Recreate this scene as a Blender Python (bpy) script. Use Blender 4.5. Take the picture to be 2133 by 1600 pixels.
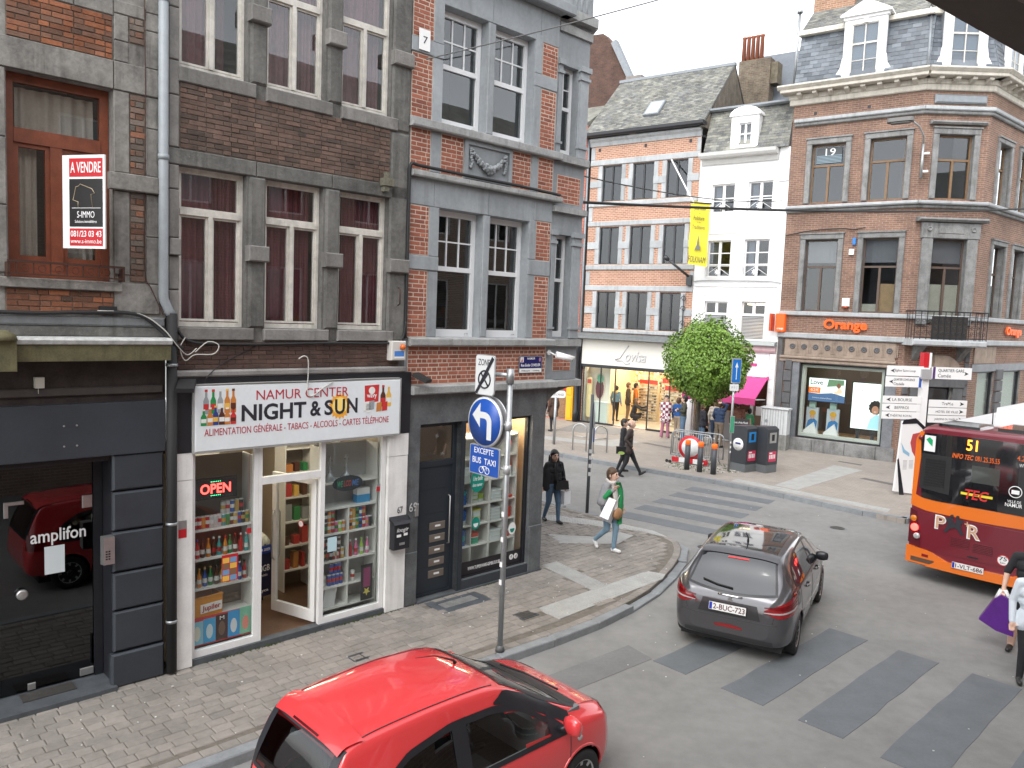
import bpy, bmesh, math, random
from math import sin, cos, pi, radians, sqrt, atan2
from mathutils import Vector, Matrix
from mathutils.bvhtree import BVHTree
random.seed(7)
for _o in list(bpy.data.objects): bpy.data.objects.remove(_o)
S = bpy.context.scene
COL = S.collection
# ------------------------------------------------------------------ camera
cd = bpy.data.cameras.new('camera'); cam = bpy.data.objects.new('camera', cd); COL.objects.link(cam)
_p = math.atan(142/1630.); _r = math.atan(.039)
_f = Vector((0, cos(_p), -sin(_p))); _R0 = Vector((1,0,0)); _U0 = _R0.cross(_f)
_R = cos(_r)*_R0 + sin(_r)*_U0; _U = -sin(_r)*_R0 + cos(_r)*_U0
CAMZ = 4.75
cam.matrix_world = Matrix(((_R.x,_U.x,-_f.x,0),(_R.y,_U.y,-_f.y,0),(_R.z,_U.z,-_f.z,CAMZ),(0,0,0,1)))
cd.sensor_fit = 'HORIZONTAL'; cd.sensor_width = 36; cd.lens = 36*1630/2133.; cd.clip_end = 2000; cd.clip_start = .05
S.camera = cam
# ------------------------------------------------------------------ sky and sun (bright overcast)
SUN_EL, SUN_AZ = radians(52), radians(205)          # azimuth measured clockwise from +Y
w = bpy.data.worlds.new('World'); S.world = w; w.use_nodes = True
nt = w.node_tree; nt.nodes.clear()
sk = nt.nodes.new('ShaderNodeTexSky'); sk.sky_type = 'NISHITA'; sk.sun_disc = False
sk.sun_elevation = SUN_EL; sk.sun_rotation = SUN_AZ; sk.air_density = 1.0; sk.dust_density = 1.0; sk.ozone_density = 1.0
hs = nt.nodes.new('ShaderNodeHueSaturation'); hs.inputs['Saturation'].default_value = .12; hs.inputs['Value'].default_value = 1.0
bg = nt.nodes.new('ShaderNodeBackground'); bg.inputs['Strength'].default_value = .15
wo = nt.nodes.new('ShaderNodeOutputWorld')
nt.links.new(sk.outputs[0], hs.inputs['Color']); nt.links.new(hs.outputs[0], bg.inputs['Color']); nt.links.new(bg.outputs[0], wo.inputs[0])
sl = bpy.data.lights.new('sun', 'SUN'); sl.energy = .5; sl.angle = radians(35); sl.color = (1,.97,.93)
so = bpy.data.objects.new('sun', sl); COL.objects.link(so); so.location = (0,0,60)
so.rotation_euler = Vector((-sin(SUN_AZ)*cos(SUN_EL), -cos(SUN_AZ)*cos(SUN_EL), -sin(SUN_EL))).to_track_quat('-Z','Y').to_euler()
vs = S.view_settings; vs.view_transform = 'Standard'; vs.look = 'None'; vs.exposure = 1.72; vs.gamma = 1; vs.use_curve_mapping = False
# ------------------------------------------------------------------ materials
MATS = {}
def M(name, col=(.5,.5,.5), rough=.6, metal=0, var=0, scale=6, col2=None, bump=0, bscale=60, streak=0, rnd=0, spec=.5,
      coat=0, emit=0, ecol=None, brick=None, speck=0):
    if name in MATS: return MATS[name]
    m = bpy.data.materials.new(name); m.use_nodes = True; MATS[name] = m
    t = m.node_tree; N = t.nodes.new; L = t.links.new; b = t.nodes['Principled BSDF']
    b.inputs['Roughness'].default_value = rough; b.inputs['Metallic'].default_value = metal
    b.inputs['Specular IOR Level'].default_value = spec
    if coat: b.inputs['Coat Weight'].default_value = coat; b.inputs['Coat Roughness'].default_value = .04
    c4 = (*col,1)
    geo = N('ShaderNodeNewGeometry'); cur = None
    def mix(a, bb, fac, mode='MIX'):
        x = N('ShaderNodeMix'); x.data_type = 'RGBA'; x.blend_type = mode
        for k, val in ((6,a),(7,bb),(0,fac)):
            if hasattr(val,'links') or hasattr(val,'is_linked'): L(val, x.inputs[k])
            else: x.inputs[k].default_value = val
        return x.outputs[2]
    def ramp(sock, a, bb, lo=0, hi=1):
        r = N('ShaderNodeMapRange'); r.inputs[1].default_value = a; r.inputs[2].default_value = bb
        r.inputs[3].default_value = lo; r.inputs[4].default_value = hi; L(sock, r.inputs[0]); return r.outputs[0]
    def noise(sc, detail=5, vec=None, rg=.6):
        n = N('ShaderNodeTexNoise'); n.inputs['Scale'].default_value = sc; n.inputs['Detail'].default_value = detail
        n.inputs['Roughness'].default_value = rg
        L(vec or geo.outputs['Position'], n.inputs['Vector']); return n.outputs['Fac']
    hgt = None; cur = c4
    if brick:
        bl, bh, jt, mort, c2b = brick
        tc = N('ShaderNodeTexCoord'); sp = N('ShaderNodeSeparateXYZ'); cb = N('ShaderNodeCombineXYZ')
        L(tc.outputs['Object'], sp.inputs[0]); L(sp.outputs[0], cb.inputs[0]); L(sp.outputs[1 if name.endswith('_flat') else 2], cb.inputs[1])
        bt = N('ShaderNodeTexBrick'); L(cb.outputs[0], bt.inputs['Vector'])
        bt.inputs['Scale'].default_value = 1; bt.inputs['Brick Width'].default_value = bl; bt.inputs['Row Height'].default_value = bh
        bt.inputs['Mortar Size'].default_value = jt; bt.inputs['Mortar Smooth'].default_value = .2; bt.inputs['Bias'].default_value = -.1
        bt.inputs['Color1'].default_value = c4; bt.inputs['Color2'].default_value = (*c2b,1); bt.inputs['Mortar'].default_value = (*mort,1)
        cur = bt.outputs['Color']; hgt = ramp(bt.outputs['Fac'],0,1,1,0)
    if rnd:
        at = N('ShaderNodeAttribute'); at.attribute_name = 'rnd'; oi = N('ShaderNodeObjectInfo')
        a = N('ShaderNodeMath'); a.operation = 'ADD'; L(at.outputs['Fac'], a.inputs[0]); L(oi.outputs['Random'], a.inputs[1])
        f = N('ShaderNodeMath'); f.operation = 'FRACT'; L(a.outputs[0], f.inputs[0])
        k = (col2 or tuple(max(0,x*(1-rnd)) for x in col))
        cur = mix(cur, (*k,1), f.outputs[0])
        g = N('ShaderNodeMath'); g.operation = 'MULTIPLY'; g.inputs[1].default_value = 7.31; L(f.outputs[0], g.inputs[0])
        g2 = N('ShaderNodeMath'); g2.operation = 'FRACT'; L(g.outputs[0], g2.inputs[0])
        cur = mix(cur, (1,1,1,1), 0) if False else cur
        mm = N('ShaderNodeMix'); mm.data_type='RGBA'; mm.blend_type='MULTIPLY'; mm.inputs[0].default_value = 1
        if hasattr(cur,'links') or hasattr(cur,'is_linked'): L(cur, mm.inputs[6])
        else: mm.inputs[6].default_value = cur
        cc = N('ShaderNodeCombineXYZ'); rr = ramp(g2.outputs[0],0,1,1-rnd*.45,1.0+rnd*.3)
        for i in range(3): L(rr, cc.inputs[i])
        L(cc.outputs[0], mm.inputs[7]); cur = mm.outputs[2]
    if var:
        k = col2 if (col2 and not rnd) else tuple(x*(1-var) for x in col)
        n = noise(scale); n2 = noise(scale*9, 3); av = N('ShaderNodeMath'); av.operation = 'MULTIPLY_ADD'; L(n2, av.inputs[0]); av.inputs[1].default_value = .55; L(n, av.inputs[2]); f = ramp(av.outputs[0], .58, .97)
        if rnd or brick:
            cur = mix(cur, (1-var,1-var,1-var,1), f, 'MULTIPLY')
        else: cur = mix(cur, (*k,1), f)
    if streak:
        mp = N('ShaderNodeMapping'); mp.inputs['Scale'].default_value = (9,9,.7); L(geo.outputs['Position'], mp.inputs[0])
        n = noise(1, 4, mp.outputs[0]); n2 = noise(1.3, 3)
        f = ramp(n, .45, .72, 0, 1); f2 = ramp(n2, .4, .6)
        mu = N('ShaderNodeMath'); mu.operation = 'MULTIPLY'; L(f, mu.inputs[0]); L(f2, mu.inputs[1])
        d = 1-streak; cur = mix(cur, (d,d,d*.97,1), mu.outputs[0], 'MULTIPLY')
    if speck:
        n = noise(120, 2); f = ramp(n, .66, .72); cur = mix(cur, tuple([min(1,x*1.0+speck) for x in col])+(1,), f)
    if hasattr(cur,'links') or hasattr(cur,'is_linked'): L(cur, b.inputs['Base Color'])
    else: b.inputs['Base Color'].default_value = cur
    if bump or hgt is not None:
        bp = N('ShaderNodeBump'); bp.inputs['Distance'].default_value = .01; bp.inputs['Strength'].default_value = bump or .5
        if hgt is not None:
            s = hgt
            if bump:
                ad = N('ShaderNodeMath'); ad.operation='ADD'; L(hgt, ad.inputs[0]); L(noise(bscale), ad.inputs[1]); s = ad.outputs[0]
        else: s = noise(bscale)
        L(s, bp.inputs['Height']); L(bp.outputs[0], b.inputs['Normal'])
    if emit:
        b.inputs['Emission Color'].default_value = (*(ecol or col),1); b.inputs['Emission Strength'].default_value = emit
    return m
def GLASS(name, tint=(.75,.8,.8), rough=.0, ior=1.45, refl=1.0, wav=0):
    if name in MATS: return MATS[name]
    m = bpy.data.materials.new(name); m.use_nodes = True; MATS[name] = m
    t = m.node_tree; t.nodes.clear(); N = t.nodes.new; L = t.links.new
    o = N('ShaderNodeOutputMaterial'); mx = N('ShaderNodeMixShader'); tr = N('ShaderNodeBsdfTransparent'); gl = N('ShaderNodeBsdfGlossy')
    tr.inputs[0].default_value = (*tint,1); gl.inputs['Roughness'].default_value = rough; gl.inputs[0].default_value = (.96,.98,1,1)
    fr = N('ShaderNodeLayerWeight'); fr.inputs[0].default_value = .5; f0 = ((ior-1)/(ior+1))**2
    pw = N('ShaderNodeMath'); pw.operation = 'POWER'; pw.inputs[1].default_value = 5; L(fr.outputs['Facing'], pw.inputs[0])
    mr = N('ShaderNodeMapRange'); mr.inputs[3].default_value = f0; mr.inputs[4].default_value = 1; L(pw.outputs[0], mr.inputs[0])
    mu = N('ShaderNodeMath'); mu.operation = 'MULTIPLY'; mu.inputs[1].default_value = refl; mu.use_clamp = True
    L(mr.outputs[0], mu.inputs[0]); L(mu.outputs[0], mx.inputs[0]); L(tr.outputs[0], mx.inputs[1]); L(gl.outputs[0], mx.inputs[2]); L(mx.outputs[0], o.inputs[0])
    if wav:
        g = N('ShaderNodeNewGeometry'); n = N('ShaderNodeTexNoise'); n.inputs['Scale'].default_value = 2.2; L(g.outputs['Position'], n.inputs['Vector'])
        bp = N('ShaderNodeBump'); bp.inputs['Strength'].default_value = wav; bp.inputs['Distance'].default_value = .02; L(n.outputs[0], bp.inputs['Height'])
        L(bp.outputs[0], gl.inputs['Normal'])
    return m
# ------------------------------------------------------------------ mesh builder
class MB:
    def __init__(s): s.v = []; s.f = []; s.m = []; s.r = []; s.sm = []
    def add(s, vs, fs, mi=0, r=0., sm=False):
        o = len(s.v); s.v += [tuple(v) for v in vs]
        for f in fs: s.f.append(tuple(i+o for i in f)); s.m.append(mi); s.r.append(r); s.sm.append(sm)
        return s
    def box(s, x0,x1,y0,y1,z0,z1, mi=0, r=0.):
        if x0>x1: x0,x1=x1,x0
        if y0>y1: y0,y1=y1,y0
        if z0>z1: z0,z1=z1,z0
        return s.add([(x0,y0,z0),(x1,y0,z0),(x1,y1,z0),(x0,y1,z0),(x0,y0,z1),(x1,y0,z1),(x1,y1,z1),(x0,y1,z1)],
              [(0,3,2,1),(4,5,6,7),(0,1,5,4),(1,2,6,5),(2,3,7,6),(3,0,4,7)], mi, r)
    def cbox(s, x0,x1,y0,y1,z0,z1, b=.01, mi=0, r=0.):
        # box with its front (low y) edges chamfered by b
        return s.add([(x0,y1,z0),(x1,y1,z0),(x1,y1,z1),(x0,y1,z1),(x0,y0+b,z0),(x1,y0+b,z0),(x1,y0+b,z1),(x0,y0+b,z1),
                      (x0+b,y0,z0+b),(x1-b,y0,z0+b),(x1-b,y0,z1-b),(x0+b,y0,z1-b)],
              [(0,3,2,1),(0,1,5,4),(1,2,6,5),(2,3,7,6),(3,0,4,7),(4,5,9,8),(5,6,10,9),(6,7,11,10),(7,4,8,11),(8,9,10,11)], mi, r)
    def prism(s, poly, axis, a0, a1, mi=0, r=0.):
        # extrude 2-d polygon along axis: 'y' -> poly is (x,z); 'z' -> (x,y); 'x' -> (y,z)
        def P(p,a): return (p[0],a,p[1]) if axis=='y' else ((p[0],p[1],a) if axis=='z' else (a,p[0],p[1]))
        n = len(poly); vs = [P(p,a0) for p in poly]+[P(p,a1) for p in poly]
        ar = sum(poly[i][0]*poly[(i+1)%n][1]-poly[(i+1)%n][0]*poly[i][1] for i in range(n))
        flip = (ar>0) ^ (a1<a0)
        if axis=='y': flip = not flip
        fs = [tuple(range(n)), tuple(range(2*n-1,n-1,-1))]+[(i,i+n,(i+1)%n+n,(i+1)%n) for i in range(n)]
        if flip: fs = [tuple(reversed(f)) for f in fs]
        return s.add(vs, fs, mi, r)
    def lathe(s, prof, c=(0,0,0), n=12, mi=0, axis='z', sm=True, mis=None):
        vs=[]; fs=[]
        k=len(prof)
        for (r,h) in prof:
            for i in range(n):
                a=2*pi*i/n; x,y=r*cos(a),r*sin(a)
                p=(x,y,h) if axis=='z' else ((x,h,y) if axis=='y' else (h,x,y))
                vs.append((p[0]+c[0],p[1]+c[1],p[2]+c[2]))
        o=len(s.v); s.v+=vs
        for j in range(k-1):
            for i in range(n):
                f=(j*n+i, j*n+(i+1)%n, (j+1)*n+(i+1)%n, (j+1)*n+i)
                if axis=='y': f=tuple(reversed(f))
                s.f.append(tuple(q+o for q in f)); s.m.append(mis[j] if mis else mi); s.r.append(0.); s.sm.append(sm)
        for j,rev in ((0,True),(k-1,False)):
            if prof[j][0]>1e-5:
                f=[j*n+i for i in range(n)]
                if rev ^ (axis=='y'): f.reverse()
                s.f.append(tuple(q+o for q in f)); s.m.append(mis[min(j,k-2)] if mis else mi); s.r.append(0.); s.sm.append(False)
        return s
    def tube(s, pts, r, n=8, mi=0, closed=False, rs=None):
        pts=[Vector(p) for p in pts]; m=len(pts); rings=[]; prev=None
        for i,p in enumerate(pts):
            if closed: t=(pts[(i+1)%m]-pts[i-1])
            else: t=pts[min(i+1,m-1)]-pts[max(i-1,0)]
            t.normalize()
            up = prev if prev is not None else (Vector((0,0,1)) if abs(t.z)<.9 else Vector((1,0,0)))
            a=(up-t*up.dot(t)).normalized(); prev=a; b=t.cross(a)
            q=rs[i] if rs else r
            rings.append([p+a*(q*cos(2*pi*k/n))+b*(q*sin(2*pi*k/n)) for k in range(n)])
        vs=[v for g in rings for v in g]; fs=[]
        for i in range(m if closed else m-1):
            j=(i+1)%m
            for k in range(n): fs.append((i*n+k,i*n+(k+1)%n,j*n+(k+1)%n,j*n+k))
        s.add(vs,fs,mi,0,True)
        if not closed:
            o=len(s.v)-len(vs)
            s.f.append(tuple(o+k for k in reversed(range(n)))); s.m.append(mi); s.r.append(0); s.sm.append(False)
            s.f.append(tuple(o+(m-1)*n+k for k in range(n))); s.m.append(mi); s.r.append(0); s.sm.append(False)
        return s
    def bar(s, a, b, r, n=8, mi=0, r2=None): return s.tube([a,b], r, n, mi, rs=[r, r if r2 is None else r2])
    def flat(s, poly, y, mi=0, t=.002):
        # flat print facing -y: thin prism of (x,z) polygon
        return s.prism(poly,'y',y-t,y,mi)
    def mesh(s, name, mats, smooth=None):
        me = bpy.data.meshes.new(name); me.from_pydata(s.v, [], s.f)
        for m in mats: me.materials.append(m)
        if len(mats)>1: me.polygons.foreach_set('material_index', s.m)
        me.polygons.foreach_set('use_smooth', s.sm if smooth is None else [smooth]*len(s.f))
        if any(s.r):
            a = me.attributes.new('rnd','FLOAT','FACE'); a.data.foreach_set('value', s.r)
        me.update(); return me
def link(name, data, parent=None, loc=(0,0,0), rz=0, kind=None):
    o = bpy.data.objects.new(name, data); COL.objects.link(o); o.location = loc; o.rotation_euler = (0,0,rz)
    if parent: o.parent = parent
    if kind: o['kind'] = kind
    return o
def part(name, mb, mats, parent=None, loc=(0,0,0), rz=0, smooth=None, kind=None, label=None):
    if not isinstance(mats,(list,tuple)): mats=[mats]
    o = link(name, mb.mesh(name, mats, smooth), parent, loc, rz, kind)
    if label: o['label'] = label
    return o
def tag(o, label, cat, group=None):
    o['label'] = label; o['category'] = cat
    if group: o['group'] = group
    return o
def thing(name, label, cat, loc=(0,0,0), rz=0, group=None):
    return tag(link(name, None, None, loc, rz), label, cat, group)
def struct(name, mb, mats, parent=None, **k):
    return part(name, mb, mats, parent, kind=None if parent else 'structure', **k)
def copy_tree(o, parent=None):
    c = o.copy(); COL.objects.link(c); c.parent = parent
    for ch in list(o.children): copy_tree(ch, c)
    return c
def circ(cx, cz, r, n=20, rz=None, a0=0, a1=2*pi):
    rz = rz or r; full = abs(a1-a0-2*pi)<1e-6
    return [(cx+r*cos(a0+(a1-a0)*i/(n if full else n-1)), cz+rz*sin(a0+(a1-a0)*i/(n if full else n-1))) for i in range(n)]
def rrect(x0,x1,z0,z1,r,n=4):
    P=[]
    for cx,cz,a in ((x1-r,z1-r,0),(x0+r,z1-r,pi/2),(x0+r,z0+r,pi),(x1-r,z0+r,1.5*pi)):
        P += [(cx+r*cos(a+pi/2*i/n), cz+r*sin(a+pi/2*i/n)) for i in range(n+1)]
    return P
# frames: x along the facade (to the right seen from the street), y into the building, z up
class Frame:
    def __init__(s, o, ang): a=radians(ang); s.o=Vector((o[0],o[1],0)); s.u=Vector((sin(a),cos(a),0)); s.i=Vector((-cos(a),sin(a),0)); s.rz=radians(90-ang)
    def w(s,u,d,z=0): return s.o+u*s.u+d*s.i+Vector((0,0,z))
ABC = Frame((-1.59,11.97),46.3); OPP = Frame((10.66,29.49),126)
C1 = OPP.w(3.68,0); CHF = Frame(C1,91); C2 = CHF.w(2.25,0); RGT = Frame(C2,50)
# lettering: a mesh of the words fitted into x0..x1, z0..z1 on a plane facing -y
def txt(parent, s, x0, x1, z0, z1, y, mat, ext=.001, name='lettering', shear=0, keep=False, bold=0, rot=0):
    cu = bpy.data.curves.new('t','FONT'); cu.body = s; cu.extrude = ext; cu.resolution_u = 3; cu.shear = shear; cu.offset = bold
    o = bpy.data.objects.new('t',cu); COL.objects.link(o)
    dg = bpy.context.evaluated_depsgraph_get(); me = bpy.data.meshes.new_from_object(o.evaluated_get(dg))
    bpy.data.objects.remove(o); bpy.data.curves.remove(cu)
    if not me.vertices: return None
    xs=[v.co.x for v in me.vertices]; ys=[v.co.y for v in me.vertices]; zs=[v.co.z for v in me.vertices]
    ax,bx,ay,by=min(xs),max(xs),min(ys),max(ys); mz=min(zs)
    sx=(x1-x0)/(bx-ax); sy=(z1-z0)/(by-ay) if by>ay else 1
    if keep: sx=sy=min(sx,sy)
    cx=(x0+x1)/2; cz=(z0+z1)/2; ca,sa=cos(rot),sin(rot)
    for v in me.vertices:
        a=(v.co.x-(ax+bx)/2)*sx; b=(v.co.y-(ay+by)/2)*sy
        v.co = (cx+a*ca-b*sa, y-(v.co.z-mz), cz+a*sa+b*ca)
    me.materials.clear(); me.materials.append(mat); me.name = name
    return link(name, me, parent)
# wall with rectangular openings: front skin, reveals, nothing coplanar
def wall(mb, x0,x1,z0,z1, holes, y=0, dep=.25, mi=0, mr=None):
    mr = mi if mr is None else mr
    X=sorted({x0,x1,*[min(max(h[0],x0),x1) for h in holes],*[min(max(h[1],x0),x1) for h in holes]})
    Z=sorted({z0,z1,*[min(max(h[2],z0),z1) for h in holes],*[min(max(h[3],z0),z1) for h in holes]})
    def inh(cx,cz): return any(h[0]<cx<h[1] and h[2]<cz<h[3] for h in holes)
    for j in range(len(Z)-1):
        i=0
        while i<len(X)-1:
            cz=(Z[j]+Z[j+1])/2
            if inh((X[i]+X[i+1])/2,cz): i+=1; continue
            k=i
            while k+1<len(X)-1 and not inh((X[k+1]+X[k+2])/2,cz): k+=1
            mb.add([(X[i],y,Z[j]),(X[k+1],y,Z[j]),(X[k+1],y,Z[j+1]),(X[i],y,Z[j+1])],[(0,1,2,3)],mi); i=k+1
    for (a,b,c,d) in [h[:4] for h in holes]:
        e=y+dep
        mb.add([(a,y,c),(a,e,c),(a,e,d),(a,y,d)],[(0,1,2,3)],mr); mb.add([(b,y,c),(b,y,d),(b,e,d),(b,e,c)],[(0,1,2,3)],mr)
        mb.add([(a,y,d),(a,e,d),(b,e,d),(b,y,d)],[(0,1,2,3)],mr); mb.add([(a,y,c),(b,y,c),(b,e,c),(a,e,c)],[(0,1,2,3)],mr)
    return mb
def ring(mb, x0,x1,z0,z1,y0,y1,w,mi=0,wb=None,wt=None):
    wb=w if wb is None else wb; wt=w if wt is None else wt
    mb.box(x0,x0+w,y0,y1,z0,z1,mi); mb.box(x1-w,x1,y0,y1,z0,z1,mi)
    mb.box(x0+w,x1-w,y0,y1,z0,z0+wb,mi); mb.box(x0+w,x1-w,y0,y1,z1-wt,z1,mi)
def panes(parent, rects, y, mat, t=.006, name='pane'):
    for (a,b,c,d) in rects:
        m=MB(); m.box(a,b,y,y+t,c,d); part(name,m,mat,parent)
UNITBOX = None
def bricks(parent, areas, bl, bh, jt, y, mat, dep=.012, limit=300, name='brick', stuffname='brick_courses', bond='flem', near=None, jit=.003, skip=None):
    """bricks standing proud of their mortar bed; the largest in view are objects, the rest one mesh"""
    L=[]
    for (x0,x1,z0,z1) in areas:
        rows=max(1,round((z1-z0)/(bh+jt))); ph=(z1-z0)/rows
        for j in range(rows):
            z=z0+j*ph+jt/2; half=(bl-jt)/2
            seq=[]; x=x0+jt/2
            if bond=='flem':
                k=j%2; first=True
                while x<x1-.02:
                    wd = bl if k==0 else half
                    if first and j%2: wd=half*.75 if (j//2)%2 else half
                    seq.append((x,min(x+wd,x1-jt/2))); x+=wd+jt; k=1-k; first=False
            elif bond=='eng':
                wd = bl if j%2==0 else half
                first=True
                while x<x1-.02:
                    ww = wd if not(first and j%2) else half*.6
                    seq.append((x,min(x+ww,x1-jt/2))); x+=ww+jt; first=False
            else:
                first=True
                while x<x1-.02:
                    ww = bl if not(first and j%2) else half
                    seq.append((x,min(x+ww,x1-jt/2))); x+=ww+jt; first=False
            for a,b in seq:
                if b-a>.02 and not (skip and skip((a+b)/2,z+ph/2)): L.append((a,b,z+random.uniform(-jit,jit)*.5,z+ph-jt+random.uniform(-jit,jit)*.5))
    if near: L.sort(key=lambda q: (near[0]-(q[0]+q[1])/2)**2+(near[1]-(q[2]+q[3])/2)**2)
    global UNITBOX
    if UNITBOX is None:
        m=MB(); m.cbox(-.5,.5,0,1,-.5,.5,.06); UNITBOX=m
    me=UNITBOX.mesh(name,[mat]); m=MB(); base=parent
    for i,(a,b,c,d) in enumerate(L):
        pr=dep+random.uniform(-.35,.35)*dep
        if i<limit:
            o=link(name,me,base,((a+b)/2,y-pr,(c+d)/2)); o.scale=(b-a,pr+.004,d-c)
        else: m.cbox(a,b,y-pr,y+.004,c,d,.004,0,random.random())
    if m.f: part(stuffname,m,mat,base,kind='stuff')
# ================================================================== ground
asphalt = M('asphalt',(.235,.232,.222),.85,var=.25,scale=.55,bump=.35,bscale=180,speck=.10)
asph_patch = M('asphalt_patch',(.175,.175,.172),.85,var=.2,scale=2,bump=.3,bscale=200)
stripe_m = M('zebra_overpaint',(.135,.148,.158),.7,var=.18,scale=3,bump=.15,bscale=150)
paver_m = M('paver',(.28,.252,.225),.85,col2=(.235,.215,.193),rnd=.2,var=.25,scale=1.6,bump=.4,bscale=90)
paver_bed = M('paver_joint',(.17,.15,.125),.95,var=.4,scale=9,bump=.4,bscale=80)
kerb_m = M('bluestone_kerb',(.26,.275,.285),.7,rnd=.2,var=.25,scale=5,bump=.25,bscale=70)
concrete_t = M('tactile_concrete',(.36,.36,.345),.8,var=.2,scale=4,bump=.2,bscale=90)
far_pav = M('far_paving_flat',(.33,.295,.26),.85,brick=(.2,.1,.006,(.25,.22,.19),(.29,.26,.23)),var=.18,scale=1.1)
moss_m = M('moss',(.07,.10,.03),.9,var=.4,scale=30,bump=.5,bscale=90)
m=MB(); g=400
m.add([(-g,-g,0),(g,-g,0),(g,g,0),(-g,g,0)],[(0,1,2,3)])
struct('road',m,asphalt)
# --- asphalt repair patches
m=MB()
def gq(mb,fr,pts,z,mi=0,h=.004):
    P=[fr.w(u,d,0) for u,d in pts]; mb.prism([(p.x,p.y) for p in P],'z',z-.003,z+h,mi)
road_patch=[((-.5,-2.9),(1.9,-3.0),(1.8,-3.5),(-.5,-3.4)),((1.0,-7.9),(2.0,-7.6),(1.9,-9.5),(.6,-9.6))]
for i,q in enumerate(road_patch):
    m=MB(); gq(m,ABC,q,.001); struct('road_patch',m,asph_patch)
# --- zebra crossings (dark stripes)
def stripe(fr,u0,u1,d0,d1,grp):
    n=7; m=MB(); pts=[]
    for i in range(n+1): pts.append((u0+(u1-u0)*i/n, d0+random.uniform(-.015,.015)))
    for i in range(n,-1,-1): pts.append((u0+(u1-u0)*i/n, d1+random.uniform(-.015,.015)))
    gq(m,fr,pts,.002); struct('zebra_stripe',m,stripe_m)
for d0,d1 in ((-3.55,-4.1),(-4.62,-5.2),(-5.66,-6.22),(-6.65,-7.25),(-7.7,-8.3)): stripe(ABC,1.78+random.uniform(-.06,.06),5.0+random.uniform(-.08,.08),d0,d1,0)
for k in range(5): stripe(OPP,-.15,2.25,-13.45+1.02*k,-12.88+1.02*k,1)
# --- near pavement
KN=[(-12,-2.3),(-4,-2.3),(0,-2.33),(1.5,-2.38),(2.4,-2.34),(3.2,-2.22),(3.9,-2.08),(4.6,-1.86),(5.3,-1.6),(6.0,-1.28),(6.5,-.98),(6.9,-.62),(7.12,-.15),(7.2,.4),(7.19,1.2),(7.15,2.2),(7.1,3.2),(7.1,5),(7.1,14)]
def resample(P,step):
    out=[P[0]]; acc=0
    for a,b in zip(P,P[1:]):
        L=math.dist(a,b); t=step-acc
        while t<L: out.append((a[0]+(b[0]-a[0])*t/L,a[1]+(b[1]-a[1])*t/L)); t+=step
        acc=(acc+L)%step if L+acc>=step else acc+L
    return out
def inset(P,w):
    out=[]
    for i,p in enumerate(P):
        a=P[max(i-1,0)]; b=P[min(i+1,len(P)-1)]; t=Vector((b[0]-a[0],b[1]-a[1])).normalized()
        out.append((p[0]-t.y*w,p[1]+t.x*w))
    return out
KI=inset(KN,.17)
poly=[(-12,.3)]+[(u,d) for u,d in KI]+[(3.2,14),(3.05,.3)]
m=MB(); m.prism(poly,'z',-.05,.106)
near_pav=struct('pavement',m,paver_bed,loc=ABC.o,rz=ABC.rz)
fine=resample(KN,1.0); fin=inset(fine,.16)
for i in range(len(fine)-1):
    a,b,c,d=fine[i],fine[i+1],fin[i+1],fin[i]
    def sh(p,q,k): return (p[0]+(q[0]-p[0])*k,p[1]+(q[1]-p[1])*k)
    k=.006; h=.118
    if 5.0<(a[0]+b[0])/2 and -1.5<(a[1]+b[1])/2<2.8: h=.04+.06*abs(((a[1]+b[1])/2-.6)/2.1)
    if -3<a[1]<-1.0 and 2.2<a[0]<5.2: h=.05
    m=MB(); q=[sh(a,b,k),sh(b,a,k),sh(c,d,k),sh(d,c,k)]
    vs=[(x,y,-.03) for x,y in q]+[(x,y,h-.015) for x,y in q]
    t=[(sum(x for x,_ in q)/4,sum(y for _,y in q)/4)]*4
    top=[(x+(cx-x)*.03,y+(cy-y)*.10) for (x,y),(cx,cy) in zip(q,t)]
    vs+=[(x,y,h) for x,y in top]
    fs=[(0,1,5,4),(1,2,6,5),(2,3,7,6),(3,0,4,7),(4,5,9,8),(5,6,10,9),(6,7,11,10),(7,4,8,11),(8,9,10,11),(3,2,1,0)]
    m.add(vs,fs); part('kerbstone',m,kerb_m,near_pav)
def inpoly(x,y,P):
    c=False; n=len(P)
    for i in range(n):
        x1,y1=P[i]; x2,y2=P[i-1]
        if (y1>y)!=(y2>y) and x<(x2-x1)*(y-y1)/(y2-y1)+x1: c=not c
    return c
TACT=[[(1.6,-1.88),(1.64,-1.36),(4.62,-1.30),(4.75,-1.62),(4.5,-1.74)],           # studs
      [(3.0,-1.36),(3.42,-1.36),(3.66,.12),(3.25,.12)],                             # ribs
      [(4.6,.9),(5.55,.15),(6.35,.35),(6.3,.85),(5.6,.75),(4.9,1.55)],                # plain flags
      [(5.45,2.75),(5.75,2.3),(6.75,.45),(6.85,-.2),(7.02,.3),(6.9,1.1),(6.1,2.8)]]
HOLES=TACT+[[(.35,-.62),(1.35,-.62),(1.35,-.1),(.35,-.1)],[(1.15,-1.55),(1.5,-1.55),(1.5,-1.3),(1.15,-1.3)],[(3.45,1.1),(4.3,1.1),(4.3,1.75),(3.45,1.75)],[(5.0,3.0),(5.5,3.0),(5.5,3.4),(5.0,3.4)]]
pin=[(-12,.02)]+[(u,d) for u,d in inset(KN,.325)]+[(3.25,14),(3.10,.02)]
campos=Vector((-7.12,-9.75)); L=[]
pl,pw,jt=.225,.145,.009
d=-2.2; j=0
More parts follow.
